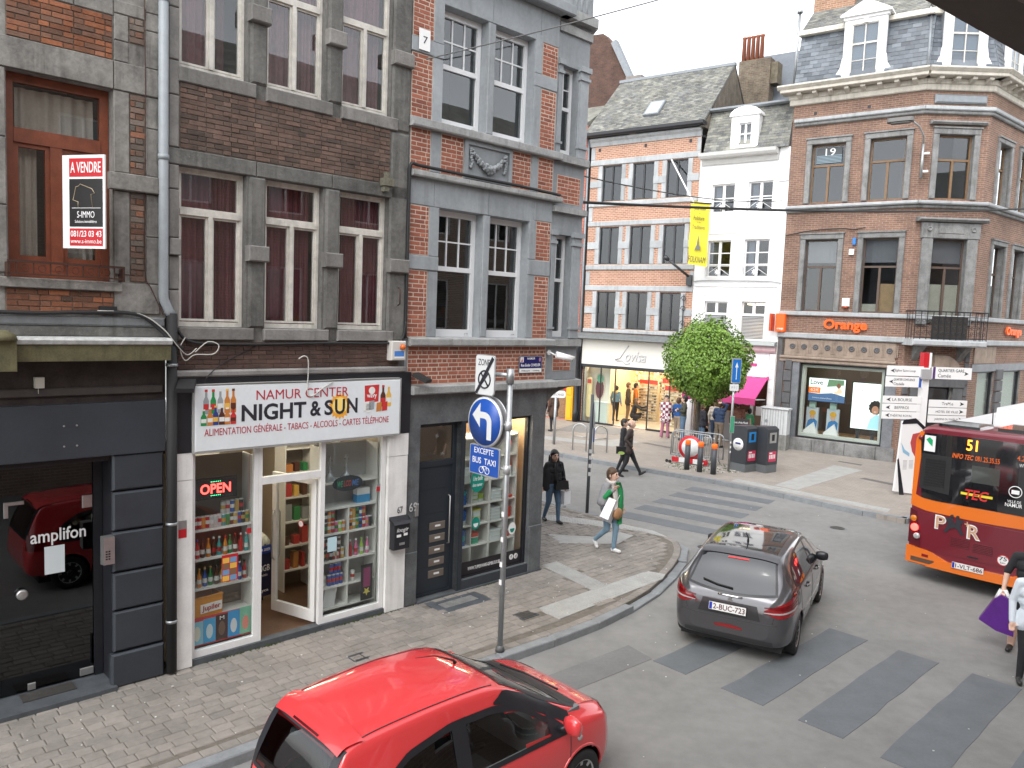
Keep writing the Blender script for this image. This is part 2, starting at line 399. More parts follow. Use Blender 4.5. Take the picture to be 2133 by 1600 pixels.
while d<6:
    u=-7.6+(pl/2 if j%2 else 0)+random.uniform(-.03,.03)
    while u<7.1:
        ln=pl*random.choice((.9,1,1,1.1,.75)); c=(u+ln/2,d+pw/2)
        ok=all(inpoly(x,y,pin) for x,y in ((u,d),(u+ln,d),(u,d+pw),(u+ln,d+pw)))
        if ok and not any(inpoly(*c,H) for H in HOLES): L.append((u,u+ln-jt,d,d+pw-jt))
        u+=ln
    d+=pw; j+=1
L.sort(key=lambda q: (Vector(((q[0]+q[1])/2,(q[2]+q[3])/2))-campos).length if (q[0]+q[1])/2>-5.4 else 99)
mu=MB(); b=.5; e=.07
mu.add([(-.5,-.5,-1),(.5,-.5,-1),(.5,.5,-1),(-.5,.5,-1),(-.5,-.5,-.3),(.5,-.5,-.3),(.5,.5,-.3),(-.5,.5,-.3),(-.5+e*.6,-.5+e,0),(.5-e*.6,-.5+e,0),(.5-e*.6,.5-e,0),(-.5+e*.6,.5-e,0)],
  [(0,1,5,4),(1,2,6,5),(2,3,7,6),(3,0,4,7),(4,5,9,8),(5,6,10,9),(6,7,11,10),(7,4,8,11),(8,9,10,11)])
pme=mu.mesh('paver',[paver_m]); ms=MB()
for i,(a,b,c,dd) in enumerate(L):
    z=.12+random.uniform(-.004,.003); tl=random.uniform(-.012,.012)
    if i<300:
        o=link('paver',pme,near_pav,((a+b)/2,(c+dd)/2,z)); o.scale=(b-a,dd-c,.03); o.rotation_euler=(tl,tl*.7,random.uniform(-.03,.03))
    else:
        o=len(ms.v); ms.add([((a+b)/2+(b-a)*x,(c+dd)/2+(dd-c)*y,z+.03*zz+tl*(dd-c)*y) for x,y,zz in mu.v],mu.f,0,random.random())
bp_=resample(inset(KN,.245),.205)
for a,b in zip(bp_,bp_[1:]):
    if not(-7<a[0]<7.3 and a[1]<6): continue
    t_=Vector((b[0]-a[0],b[1]-a[1])); ln=t_.length; t_.normalize(); n_=Vector((-t_.y,t_.x)); c_=Vector(((a[0]+b[0])/2,(a[1]+b[1])/2))
    ms.add([tuple(c_+t_*(x*(ln-.008))+n_*(y*.135))+(.1155+.03*zz,) for x,y,zz in mu.v],mu.f,0,random.random())
part('paver_courses',ms,paver_m,near_pav,kind='stuff')
# tactile flags
def slab(poly,z0,z1,mat,name,parent,studs=None,ribs=None):
    m=MB(); m.prism(poly,'z',z0,z1)
    if studs or ribs:
        xs=[p[0] for p in poly]; ys=[p[1] for p in poly]; x=min(xs)
        st=studs or ribs
        while x<max(xs):
            y=min(ys)
            while y<max(ys):
                if inpoly(x,y,poly) and inpoly(x+st*.5,y+st*.5,poly) and inpoly(x-st*.3,y-st*.3,poly):
                    if studs: m.lathe([(st*.27,0),(st*.16,.006)],(x,y,z1-.001),6)
                y+=st
            x+=st
        if ribs:
            a,b,c,dd=poly[:4]; n=int(math.dist(a,dd)/ribs)
            for i in range(n):
                t=(i+.3)/n; t2=(i+.75)/n
                l=lambda p,q,k:(p[0]+(q[0]-p[0])*k,p[1]+(q[1]-p[1])*k)
                m.prism([l(a,dd,t),l(b,c,t),l(b,c,t2),l(a,dd,t2)],'z',z1-.001,z1+.006)
    return part(name,m,mat,parent)
slab(TACT[0],.1,.119,concrete_t,'tactile_paving',near_pav,studs=.075)
slab(TACT[1],.1,.1185,concrete_t,'tactile_paving',near_pav,ribs=.05)
slab(TACT[2],.1,.118,concrete_t,'paving_flag',near_pav)
slab(TACT[3],.1,.119,concrete_t,'tactile_paving',near_pav,studs=.085)
# cover plates
steel_t = M('checker_steel',(.42,.42,.41),.45,.6,var=.3,scale=9,bump=.3,bscale=60)
dkstone = M('dark_bluestone',(.085,.095,.105),.6,var=.35,scale=5,bump=.2,bscale=60)
iron = M('cast_iron',(.075,.07,.065),.6,.3,var=.3,scale=15,bump=.3,bscale=80)
def cover(u0,u1,d0,d1,label,fw=.12,mat=None,loc=ABC,nm='access_cover'):
    c=((u0+u1)/2,(d0+d1)/2); t=thing(nm,label,'access cover',loc.w(c[0],c[1],.1),loc.rz)
    w,h=(u1-u0)/2,(d1-d0)/2; m=MB()
    m.box(-w,w,-h,-h+fw,0,.0195); m.box(-w,w,h-fw,h,0,.0195); m.box(-w,-w+fw,-h+fw,h-fw,0,.0195); m.box(w-fw,w,-h+fw,h-fw,0,.0195)
    if fw: part('frame',m,dkstone,t)
    m=MB(); m.box(-w+fw+.008,w-fw-.008,-h+fw+.008,h-fw-.008,0,.021)
    nx=int((2*w-2*fw)/.06); ny=int((2*h-2*fw)/.06)
    for i in range(nx):
        for j in range(ny):
            x=-w+fw+.03+i*.06; y=-h+fw+.03+j*.06; s=1 if (i+j)%2 else -1
            m.prism([(x-.02,y-.006*s-.004),(x+.02,y+.006*s-.004),(x+.02,y+.006*s+.004),(x-.02,y-.006*s+.004)],'z',.02,.024)
    part('lid',m,mat or steel_t,t); return t
cover(.35,1.35,-.62,-.1,'steel checker plate cover in dark stone frame before the grey front door',.15)
cover(3.45,4.3,1.1,1.75,'pale cover plate in dark frame beside the corner shop pier',.13)
cover(1.15,1.5,-1.55,-1.3,'small dark iron cover at the end of the studded paving',.02,iron)
cover(-1.62,-1.38,-1.22,-1.0,'small round-edged iron cover among pavers before the night shop',.015,iron)
# blue painted square by the crossing
blue_p=M('blue_road_paint',(.05,.22,.45),.6,var=.4,scale=18); white_p=M('white_road_paint',(.6,.62,.62),.6,var=.3,scale=15)
m=MB(); gq(m,ABC,((5.0,3.0),(5.5,3.0),(5.5,3.4),(5.0,3.4)),.11,0,.012); gq(m,ABC,((5.05,3.05),(5.45,3.05),(5.45,3.35),(5.05,3.35)),.12,1,.006)
tag(part('blue_ground_marker',m,[white_p,blue_p]),'small blue square with white border painted on the corner pavement','marking')
# --- far pavement
FK=[(-24,-7.6),(-6.2,-7.62),(-2.7,-7.86),(.5,-7.95),(1.6,-8.15),(3.28,-8.55),(4.4,-8.8),(5.49,-8.97)]
rk=[RGT.w(-9.8,-2.45),RGT.w(-6,-2.6),RGT.w(20,-2.6)]
fk=[OPP.w(u,d) for u,d in FK]+rk
def loc2(fr,P): q=P-fr.o; return (q.dot(fr.u),q.dot(fr.i))
fkl=[loc2(OPP,p) for p in fk]
ext=[loc2(OPP,RGT.w(20,6)),loc2(OPP,RGT.w(0,6)),(0,6),(-24,6)]
m=MB(); m.prism(fkl+ext,'z',-.05,.12)
far_p=struct('far_pavement',m,far_pav,loc=OPP.o,rz=OPP.rz)
ff=resample(fkl,1.1); fi=inset(ff,.16)
for i in range(len(ff)-1):
    a,b=ff[i],ff[i+1]
    o2=inset([a,b],-.03); i2=inset([a,b],.14); m=MB(); k=.99
    drop=.03 if .6<a[0]<6 else 0
    m.prism([o2[0],(o2[0][0]+(o2[1][0]-o2[0][0])*k,o2[0][1]+(o2[1][1]-o2[0][1])*k),(i2[0][0]+(i2[1][0]-i2[0][0])*k,i2[0][1]+(i2[1][1]-i2[0][1])*k),i2[0]],'z',-.02,.126-drop+ (.0 if not drop else .034))
    part('kerbstone',m,kerb_m,far_p)
# pale flag strips, dark slots
slab([(.6,-7.7),(5.0,-8.5),(5.0,-8.05),(.6,-7.25)],.11,.125,concrete_t,'tactile_paving',far_p,studs=.12)
slab([(1.75,-7.3),(2.45,-7.45),(3.15,-2.6),(2.2,-2.4)],.11,.1245,concrete_t,'paving_flag',far_p)
slab([(-8.2,-5.6),(-4.9,-5.0),(-4.7,-3.2),(-5.6,-2.9),(-5.9,-4.3),(-8.2,-4.9)],.11,.1245,concrete_t,'paving_flag',far_p)
slab([(-8.6,-3.2),(-6.2,-2.2),(-6.2,-.4),(-9.2,-.4)],.11,.124,M('grey_flag',(.2,.2,.2),.8,var=.2),'paving_flag',far_p)
for q in ([(-4.6,-3.3),(-3.3,-3.6),(-3.3,-3.35),(-4.5,-3.05)],[(3.4,-4.2),(4.5,-4.6),(4.5,-4.3),(3.5,-3.95)],[(2.1,-1.5),(2.9,-1.7),(2.9,-1.45),(2.1,-1.3)]):
    slab(q,.11,.1235,M('dark_slot',(.13,.12,.115),.8,var=.2),'drain_slot',far_p)
# litter flecks scattered on road and pavement
m=MB()
for i in range(200):
    if random.random()<.6: p=Vector((random.uniform(-1,11),random.uniform(5,22),0)); z=.003
    else: p=ABC.w(random.uniform(-6,6),random.uniform(-2.1,-.1),0); z=.1225
    l=loc2(ABC,p); lo=loc2(OPP,p)
    inn=inpoly(l[0],l[1],poly)
    z=.1225 if inn else (.124 if inpoly(lo[0],lo[1],fkl+ext) else .009)
    r=random.uniform(.006,.016); a=random.uniform(0,pi)
    m.prism([(p.x+r*cos(a+q*2*pi/5)*random.uniform(.6,1.2),p.y+r*sin(a+q*2*pi/5)*.8) for q in range(5)],'z',z-.003,z+.002)
part('gum_spots_and_petals',m,M('pale_fleck',(.55,.55,.52),.8),kind='stuff')
tag(bpy.data.objects['gum_spots_and_petals'],'pale petals and gum spots scattered over road and pavement','litter')
# moss at the wall foot
m=MB()
for i in range(420):
    u=random.choice((random.gauss(-2.9,.25),random.gauss(-1.0,.2),random.gauss(-.4,.2),random.gauss(1.7,.25),random.gauss(-4.8,.1),random.gauss(-2.3,.15)))
    if -3.4<u<3: p=ABC.w(u,-.055+random.gauss(0,.018)-.0,0); p=p; 
    else: continue
    h=random.uniform(.012,.04); x,y=p.x,p.y; a=random.uniform(0,6.28); r=.012
    m.add([(x-r*cos(a),y-r*sin(a),.115),(x+r*cos(a),y+r*sin(a),.115),(x+random.gauss(0,.01),y+random.gauss(0,.01),.12+h)],[(0,1,2)])
tag(part('moss_tufts',m,moss_m,kind='stuff'),'green moss and weeds along the foot of the shop fronts','moss')
for px_,lb in (((7.9,18.35),'small round iron cover in the road before the far kerb'),((4.25,16.3),'small round iron cover by the kerb of the corner pavement')):
    t=thing('road_cover',lb,'access cover',(px_[0],px_[1],.0)); part('lid',MB().lathe([(.17,.0),(.17,.006),(.001,.006)],n=20),iron,t); part('rim',MB().lathe([(.21,0),(.21,.004),(.175,.004)],n=20),kerb_m,t)
# ================================================================== near row of houses (frame ABC)
class Bld:
    def __init__(s, name, label, fr, u0, cat='building'):
        s.fr=fr; s.u0=u0; s.root=thing(name,label,cat,fr.w(u0,0,.12),fr.rz); s.off=(-u0,0,-.12)
    def part(s, name, mb, mats, **k): return part(name,mb,mats,s.root,loc=s.off,**k)
    def txt(s,*a,**k):
        o=txt(s.root,*a,**k); o.location=s.off; return o
    def place(s,o): o.location=s.off; return o
stoneA=M('weathered_limestone',(.33,.315,.29),.85,var=.5,scale=2.3,streak=.6,bump=.5,bscale=35,rnd=.25)
stoneD=M('dark_stained_stone',(.19,.185,.172),.85,var=.5,scale=2.0,streak=.5,bump=.6,bscale=40,rnd=.2,speck=.12)
stoneC=M('bluestone',(.335,.36,.378),.65,var=.22,scale=1.7,streak=.25,bump=.2,bscale=50,rnd=.18)
stoneCl=M('bluestone_ledge',(.37,.375,.37),.75,var=.35,scale=3,streak=.35,bump=.3,bscale=50)
brickO=M('old_orange_brick',(.36,.13,.06),.9,col2=(.17,.10,.07),rnd=.8,var=.4,scale=3,bump=.5,bscale=60)
brickB=M('old_brown_brick',(.20,.125,.095),.9,col2=(.12,.085,.07),rnd=.6,var=.4,scale=2.5,streak=.3,bump=.5,bscale=60)
brickC=M('red_brick',(.37,.125,.075),.85,col2=(.26,.085,.055),rnd=.4,var=.15,scale=4,bump=.25,bscale=70)
mortA=M('old_mortar',(.20,.17,.14),.95,var=.4,scale=5,bump=.5,bscale=60)
mortC=M('pale_mortar',(.60,.48,.39),.95,var=.15,scale=6,bump=.3,bscale=80)
woodbr=M('red_brown_timber',(.23,.062,.028),.45,var=.35,scale=7,streak=.3)
oldwhite=M('old_white_paint',(.68,.65,.59),.55,var=.25,scale=9,streak=.35,bump=.15,bscale=60)
upvc=M('white_upvc',(.72,.73,.74),.35,var=.05)
cur_m=M('maroon_curtain',(.30,.10,.12),.9,var=.3,scale=3)
cur_p=M('dusty_pink_curtain',(.36,.18,.2),.9,var=.3,scale=3)
net_m=M('net_curtain',(.62,.56,.48),.9,var=.2,scale=4)
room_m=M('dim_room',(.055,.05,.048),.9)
glassw=GLASS('window_glass',(.85,.86,.86),ior=1.5,refl=1.5,wav=.012)
glassc=GLASS('sash_glass',(.6,.62,.62),ior=1.5,refl=2.2,wav=.012)
glasss=GLASS('shop_glass',(.93,.95,.94),ior=1.45,refl=1.1)
black_p=M('black_cladding',(.018,.019,.024),.4,var=.3,scale=4)
anth=M('anthracite_cladding',(.038,.045,.055),.45,var=.2,scale=2.5,bump=.05,bscale=3)
white_c=M('white_cladding',(.78,.77,.75),.5,var=.12,scale=5,streak=.22)
white_m=M('white_paint',(.78,.78,.77),.5)
steel=M('brushed_steel',(.5,.5,.49),.35,.8,var=.15,scale=12)
galv=M('galvanised_steel',(.42,.44,.45),.45,.75,var=.2,scale=10)
rubber=M('black_rubber',(.015,.015,.016),.7)
cable_m=M('black_cable',(.014,.014,.015),.6)
wire_w=M('pale_cable',(.5,.49,.45),.6)
red_t=M('red_print',(.42,.018,.04),.5); blk_t=M('black_print',(.02,.02,.028),.5); wht_t=M('white_print',(.8,.8,.8),.5)
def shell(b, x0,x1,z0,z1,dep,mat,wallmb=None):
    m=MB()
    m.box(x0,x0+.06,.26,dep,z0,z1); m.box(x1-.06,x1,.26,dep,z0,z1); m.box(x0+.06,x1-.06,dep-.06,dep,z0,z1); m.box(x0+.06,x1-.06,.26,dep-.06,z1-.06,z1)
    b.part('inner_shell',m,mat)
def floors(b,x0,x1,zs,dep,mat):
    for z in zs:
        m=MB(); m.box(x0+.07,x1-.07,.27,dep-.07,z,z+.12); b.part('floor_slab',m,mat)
def curtain(parent,x0,x1,z0,z1,y,mat,waves=5,amp=.03,name='curtain',seed=0):
    R=random.Random(seed); n=waves*6; m=MB(); vs=[]; fs=[]
    ph=R.uniform(0,6); k=R.uniform(.8,1.3)
    for i in range(n+1):
        t=i/n; x=x0+(x1-x0)*t; yy=y+amp*sin(ph+t*waves*2*pi*k)+amp*.5*sin(ph*2+t*waves*3.7)
        vs+=[(x,yy,z0),(x,yy*1.0+amp*.3*sin(t*9),z1)]
    for i in range(n): fs.append((2*i,2*i+2,2*i+3,2*i+1))
    m.add(vs,fs,0,0,True); return part(name,m,mat,parent)
# ------------------------------------------------------------------ house A (hearing-aid shop)
A=Bld('stone_house','old grey stone house with orange brick panel and red-brown wooden window','x' and ABC,-3.62)
hA=[(-5.24,-4.2,4.96,7.12)]
m=MB(); wall(m,-7.6,-3.62,4.56,11.0,hA,0,.3); A.part('wall',m,stoneA)
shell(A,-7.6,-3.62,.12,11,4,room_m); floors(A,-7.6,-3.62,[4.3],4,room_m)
wA=A.part('stone_trim',MB().box(-5.24,-4.2,.30,.32,4.6,4.7),stoneA)
def blk(b,x0,x1,z0,z1,pr,mat,name='stone_block',bev=.008,y=0): 
    m=MB(); m.cbox(x0,x1,y-pr,y+.02,z0,z1,bev,0,random.random()+.01); return b.part(name,m,mat)
blk(A,-5.95,-4.205,7.12,7.43,.03,stoneA,'lintel',.006); blk(A,-4.195,-3.70,7.12,7.43,.03,stoneA,'stone_block')
for z0,z1 in ((5.05,6.0),(6.21,7.11)): blk(A,-4.2,-4.035,z0,z1,.022,stoneA)
blk(A,-4.26,-3.70,6.01,6.2,.07,stoneA); blk(A,-4.2,-3.70,4.6,4.95,.02,stoneA)
for z0,z1 in ((4.96,5.5),(5.51,6.0),(6.21,6.75),(6.76,7.11),(7.44,7.85),(7.86,8.05),(8.06,8.6)): blk(A,-3.85,-3.63,z0,z1,.015,stoneA)
for z0,z1 in ((7.44,7.66),(7.67,7.95),(7.96,8.1)): blk(A,-4.19,-4.04 if z0<7.9 else -3.86,z0,z1,.018,stoneA)
for z0,z1 in ((5.0,5.7),(5.71,6.4),(6.41,7.11)): blk(A,-5.5,-5.25,z0,z1,.02,stoneA)
blk(A,-5.35,-4.13,4.85,4.955,.07,stoneA,'window_sill')
for x0,x1 in ((-5.3,-4.6),(-4.59,-4.2)): blk(A,x0,x1,7.92,8.25,.02,stoneA)
mA=MB(); mA.box(-5.235,-4.205,-.004,.01,7.435,7.915); mA.box(-4.033,-3.852,-.004,.01,4.97,6.005); mA.box(-4.033,-3.852,-.004,.01,6.205,7.11); mA.box(-4.035,-3.862,-.004,.01,7.67,7.955); mA.box(-5.28,-4.205,-.004,.01,4.58,4.845)
bedA=A.part('brick_infill',mA,mortA)
bricks(bedA,[(-5.23,-4.21,7.44,7.91),(-5.27,-4.21,4.59,4.84)],.20,.052,.010,-.004,brickO,bond='flem')
brickG=M('old_grey_brick',(.19,.165,.14),.9,col2=(.27,.12,.07),rnd=.7,var=.4,scale=4,bump=.5,bscale=60)
bricks(bedA,[(-4.028,-3.857,4.975,6.0),(-4.028,-3.857,6.21,7.105),(-4.03,-3.867,7.675,7.95)],.17,.055,.012,-.004,brickG,bond='eng')
# timber window
m=MB(); ring(m,-5.235,-4.205,4.96,7.115,.16,.26,.09)
m.box(-5.145,-4.295,.15,.25,6.40,6.55); m.box(-4.80,-4.68,.155,.25,5.05,6.40)
ring(m,-5.145,-4.80,5.05,6.40,.175,.235,.045); ring(m,-4.68,-4.295,5.05,6.40,.175,.235,.045); m.box(-5.10,-4.845,.18,.23,5.095,5.2); m.box(-4.635,-4.34,.18,.23,5.095,5.2)
wf=A.part('window',m,woodbr); panes(wf,[(-5.145,-4.295,6.55,7.025),(-5.10,-4.845,5.2,6.355),(-4.635,-4.34,5.2,6.355)],.2,glassw)
curtain(wf,-5.14,-4.9,5.1,6.4,.31,net_m,4,.02,seed=1); curtain(wf,-4.75,-4.32,5.1,6.4,.31,net_m,4,.02,seed=2); curtain(wf,-5.1,-4.33,6.5,7.0,.31,net_m,6,.02,seed=3)
# window guard
ironr=M('rusty_brown_iron',(.075,.035,.025),.6,.3,var=.3,scale=20)
rg=A.part('window_guard',(lambda m:(m.box(-5.28,-4.13,-.16,-.135,5.11,5.135),m.box(-5.28,-4.13,-.155,-.14,4.985,5.0),m.box(-5.28,-5.255,-.155,.02,4.96,5.11),m.box(-4.155,-4.13,-.155,.02,4.96,5.11),
   [m.box(x-.006,x+.006,-.153,-.141,5.0,5.11) for x in [-5.2+.16*i for i in range(7)]],[m.tube([(-5.12+.16*i+.035*cos(a*pi/6),-.147,5.055+.035*sin(a*pi/6)) for a in range(12)],.004,5,closed=True) for i in range(6)],m))(MB())[-1],ironr)
# cornice strips and gutter box
blk(A,-7.6,-3.64,4.45,4.565,.05,M('grey_zinc',(.19,.20,.205),.6,var=.3,scale=4,streak=.3),'cornice',.02); blk(A,-7.6,-3.63,4.33,4.445,.03,stoneD,'cornice',.01)
gl=M('peeling_grey_white_paint',(.48,.49,.48),.6,var=.5,scale=14,col2=(.3,.31,.30),bump=.3,bscale=30)
gf=M('mossy_fascia',(.14,.125,.06),.8,var=.6,scale=6,col2=(.075,.07,.035),streak=.4,bump=.3,bscale=30)
m=MB(); m.prism([(0,4.33),(-.3,4.33),(-.33,4.30),(-.32,4.26),(-.3,4.25),(0,4.25)],'x',-7.6,-3.66); A.part('gutter_cap',m,gl)
m=MB(); m.prism([(0,4.248),(-.295,4.248),(-.29,4.07),(0,4.06)],'x',-7.6,-3.665); A.part('gutter_fascia',m,gf)
m=MB(); m.box(-5.6,-5.26,-.42,-.31,3.98,4.3); m.lathe([(.13,4.3),(.11,4.36),(.04,4.40),(.001,4.405)],(-5.37,-.38,0),12); A.part('gutter_outlet',m,gf)
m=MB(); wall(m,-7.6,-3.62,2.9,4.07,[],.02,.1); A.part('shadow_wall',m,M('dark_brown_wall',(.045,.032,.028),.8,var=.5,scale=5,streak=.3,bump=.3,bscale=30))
blk(A,-7.6,-3.66,3.66,3.75,.02,M('dark_rail',(.06,.05,.045),.7,var=.3),'rail',.01)
blk(A,-7.6,-3.645,2.95,3.57,.07,anth,'fascia_panel',.006)
m=MB(); [m.lathe([(.012,-.0),(.009,-.006)],(x,-.071,z),8,axis='y') for x,z in ((-4.75,3.33),(-4.62,3.33),(-4.75,3.1),(-4.62,3.1))]; A.part('bolt',m,steel)
m=MB(); m.box(-5.02,-4.93,-.05,.02,3.76,3.88); m.box(-4.99,-4.985,-.04,-.03,3.7,3.76); A.part('junction_box',m,M('cream_plastic',(.5,.48,.42),.5))
m=MB(); m.box(-4.37,-4.19,-.07,.0,4.6,4.68); A.part('junction_box',m,rubber)
# pier
for i,(z0,z1) in enumerate(((.12,.54),(.56,1.05),(1.07,1.52),(1.54,2.02),(2.04,2.50),(2.52,2.95))): blk(A,-4.24-(.03 if i==0 else 0),-3.66,z0,z1,.05+(.02 if i==0 else 0),anth,'pier_block',.022)
m=MB(); m.box(-4.24,-3.64,.03,.34,.12,2.95); A.part('pier',m,black_p)
# recessed glazed door
m=MB(); m.box(-7.6,-4.25,.36,.40,2.86,2.95); m.box(-4.34,-4.245,.345,.40,.16,2.86); m.box(-7.6,-4.26,.02,.36,2.88,2.95); A.part('door_surround',m,black_p)
dglass=GLASS('dark_shop_glass',(.10,.105,.11),ior=1.5,refl=1.6)
gd=A.part('glass_door',MB().box(-5.32,-4.35,.37,.382,.18,2.84),dglass)
m=MB(); m.lathe([(.001,0),(.03,-.0),(.035,-.03),(.06,-.035),(.06,-.065),(.045,-.075),(.001,-.078)],(-5.1,.37,1.36),16,axis='y'); part('knob',m,steel,gd)
for a,b,c,d in ((-5.26,-5.06,2.40,2.44),(-5.26,-5.215,2.26,2.40),(-4.46,-4.35,2.27,2.42),(-4.5,-4.35,.2,.29),(-5.05,-4.97,.19,.27)):
    part('hinge_plate',MB().cbox(a,b,.35,.369,c,d,.004),steel,gd)
txt(gd,'amplifon',-5.0,-4.42,1.87,2.07,.3695,M('white_vinyl',(.75,.75,.75),.5),.0008,bold=.012)
part('paper_notice',MB().box(-4.86,-4.65,.366,.369,1.53,1.86),M('paper',(.62,.68,.70),.7),gd)
fg=A.part('fixed_glass',MB().box(-7.6,-5.335,.37,.382,.18,2.84),dglass)
m=MB(); m.box(-7.6,-4.22,-.13,.5,.1,.17); A.part('door_step',m,dkstone)
m=MB(); m.box(-5.15,-4.6,.1,.32,.17,.182); A.part('door_mat',m,iron)
m=MB(); m.box(-7.55,-3.7,.5,3.9,.1,.16); A.part('shop_floor',m,room_m)
ic=thing('intercom','brushed steel intercom box on the dark pier beside the glass door','intercom',ABC.w(-4.3,.02,1.65),ABC.rz)
m=MB(); m.prism([(.0,0),(-.13,.02),(-.13,.34),(0,.34)],'x',-.06,.06); part('case',m,steel,ic)
m=MB(); [m.box(-.04+.03*(i%2),-.02+.03*(i%2),-.135,-.13,.08+.03*(i//2),.095+.03*(i//2)) for i in range(8)]; part('button',m,rubber,ic)
# for-sale board (v-shaped)
fs=thing('for_sale_sign','red, white and black for-sale board angled out before the wooden window','sign',ABC.w(-4.70,-.06,5.30),0)
pA=ABC.w(-4.70,-.06); pB=ABC.w(-4.44,-.50); dv=(pB-pA); Lb=dv.length; fs.rotation_euler=(0,0,atan2(dv.y,dv.x))
part('board',MB().box(0,Lb,0,.02,0,1.0),white_m,fs)
part('board',MB().box(-.05,-.0,.0,.02,.0,1.0),white_m,fs)
fr_=M('sale_red',(.5,.012,.02),.45); fb_=M('sale_black',(.012,.011,.011),.4)
part('red_panel',MB().box(.045,Lb-.025,-.004,0,.77,.965),fr_,fs); part('black_panel',MB().box(.045,Lb-.025,-.004,0,.235,.745),fb_,fs); part('red_panel',MB().box(.045,Lb-.025,-.004,0,.03,.215),fr_,fs)
txt(fs,'A VENDRE',.065,Lb-.045,.81,.925,-.005,wht_t,bold=.01); txt(fs,'081/23 03 43',.06,Lb-.04,.125,.19,-.005,wht_t,bold=.01); txt(fs,'www.s-immo.be',.06,Lb-.04,.055,.1,-.005,wht_t)
txt(fs,'S-IMMO',.15,Lb-.13,.33,.40,-.005,wht_t); txt(fs,'Solutions immobilières',.12,Lb-.1,.275,.305,-.005,wht_t)
gold=M('pale_gold',(.5,.42,.28),.4,.4)
hp=[(.17,.44),(.17,.5),(.10,.52),(.13,.62),(.14,.66),(.18,.67),(.2,.69),(.36,.64),(.40,.59),(.35,.58),(.37,.44)]
part('house_outline',MB().tube([(x*Lb/.53,-.006,z) for x,z in hp],.004,5),gold,fs); part('rule',MB().box(.08,Lb-.05,-.006,-.004,.432,.437),wht_t,fs)
# drain pipe between the houses
dp=thing('drainpipe','grey downpipe turning into a black lower pipe between stone house and night shop','drainpipe',ABC.w(-3.62,-.06,.12),ABC.rz)
m=MB(); m.tube([(-.05,0,10.8),(-.05,0,4.72),(-.045,0,4.66),(.01,-.005,4.53),(.045,-.01,4.47)],.055,14); m.lathe([(.063,6.3),(.063,6.36)],(-.05,0,0),14); m.lathe([(.063,8.1),(.063,8.16)],(-.05,0,0),14); part('upper_pipe',m,M('grey_pvc',(.30,.33,.35),.5,var=.15))
bpy.data.objects['upper_pipe'].parent=dp
m=MB(); m.tube([(.045,-.01,4.5),(.045,-.01,.02)],.062,14); part('lower_pipe',m,rubber,dp)
for z in (3.86,1.9,.66): part('pipe_clip',MB().lathe([(.07,z),(.07,z+.035)],(.045,-.01,0),14),galv,dp)
# ------------------------------------------------------------------ house B (night shop)
B=Bld('night_shop_house','old dark stone house with brown brick band, maroon curtains and night shop below',ABC,-3.61)
WU=[(-3.47,-2.62),(-2.36,-1.52),(-1.26,-.44)]
hB=[(a,b,4.46,6.40) for a,b in WU]+[(a,b,7.55,9.6) for a,b in WU]
m=MB(); wall(m,-3.615,-.10,3.80,11,hB,0,.26); A_=B.part('wall',m,stoneD)
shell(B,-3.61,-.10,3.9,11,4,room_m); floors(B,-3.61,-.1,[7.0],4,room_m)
grA=M('light_grey_stone',(.26,.25,.235),.85,var=.35,scale=3,streak=.4,bump=.5,bscale=40,rnd=.2)
for z0,z1 in ((6.4,6.59),): 
    for a,b in ((-3.61,-2.5),(-2.495,-1.40),(-1.395,-.12)): blk(B,a,b,z0,z1,.03,stoneD,'lintel',.012)
for (a,b) in WU:
    blk(B,a-.02,b+.1,4.30,4.455,.05,grA,'window_sill',.012); blk(B,a-.02,b+.1,7.37,7.545,.05,grA,'window_sill',.012)
for a,b in ((-2.62,-2.36),(-1.52,-1.26)):
    for z0,z1,bz in ((4.46,6.4,5.32),(7.55,10.2,8.30)):
        blk(B,a+.03,b-.005,z0,z1,.035,stoneD,'mullion',.03); blk(B,a-.005,b+.015,bz,bz+.2,.11,grA,'stone_boss',.015)
blk(B,-.44,-.115,4.30,7.36,.03,stoneD,'pier',.03); blk(B,-.44,-.115,7.37,11,.03,stoneD,'pier',.03); blk(B,-.455,-.105,5.32,5.52,.1,grA,'stone_boss',.015); blk(B,-.455,-.105,8.3,8.5,.1,grA,'stone_boss',.015)
for z0,z1 in ((4.3,4.9),(4.91,5.31),(5.53,6.1),(6.11,6.39),(6.6,7.2),(7.21,7.6),(7.61,8.2),(8.21,9)): blk(B,-3.60,-3.475,z0,z1,.03,grA,'pier_stone',.012)
blk(B,-3.605,-3.47,5.32,5.52,.09,grA,'stone_boss',.012)
bedB=B.part('brick_band',MB().box(-3.47,-.45,-.012,.01,6.592,7.368),mortA)
bricks(bedB,[(-3.465,-.455,6.6,7.365)],.20,.05,.010,-.012,brickB,bond='flem',limit=300,near=(-2.5,6.9),jit=.006)
bedB2=B.part('brick_band',MB().box(-3.5,-.2,-.006,.01,3.925,4.29),mortA)
bricks(bedB2,[(-3.49,-.21,3.93,4.285)],.20,.052,.010,-.006,M('painted_brown_brick',(.125,.07,.055),.8,rnd=.3,var=.4,scale=3,streak=.5,bump=.4,bscale=50),bond='str',limit=60,near=(-2,4.1))
blk(B,-3.58,-.12,3.84,3.925,.10,M('cement_ledge',(.26,.25,.24),.9,var=.35,scale=4,bump=.4,bscale=40),'ledge',.02)
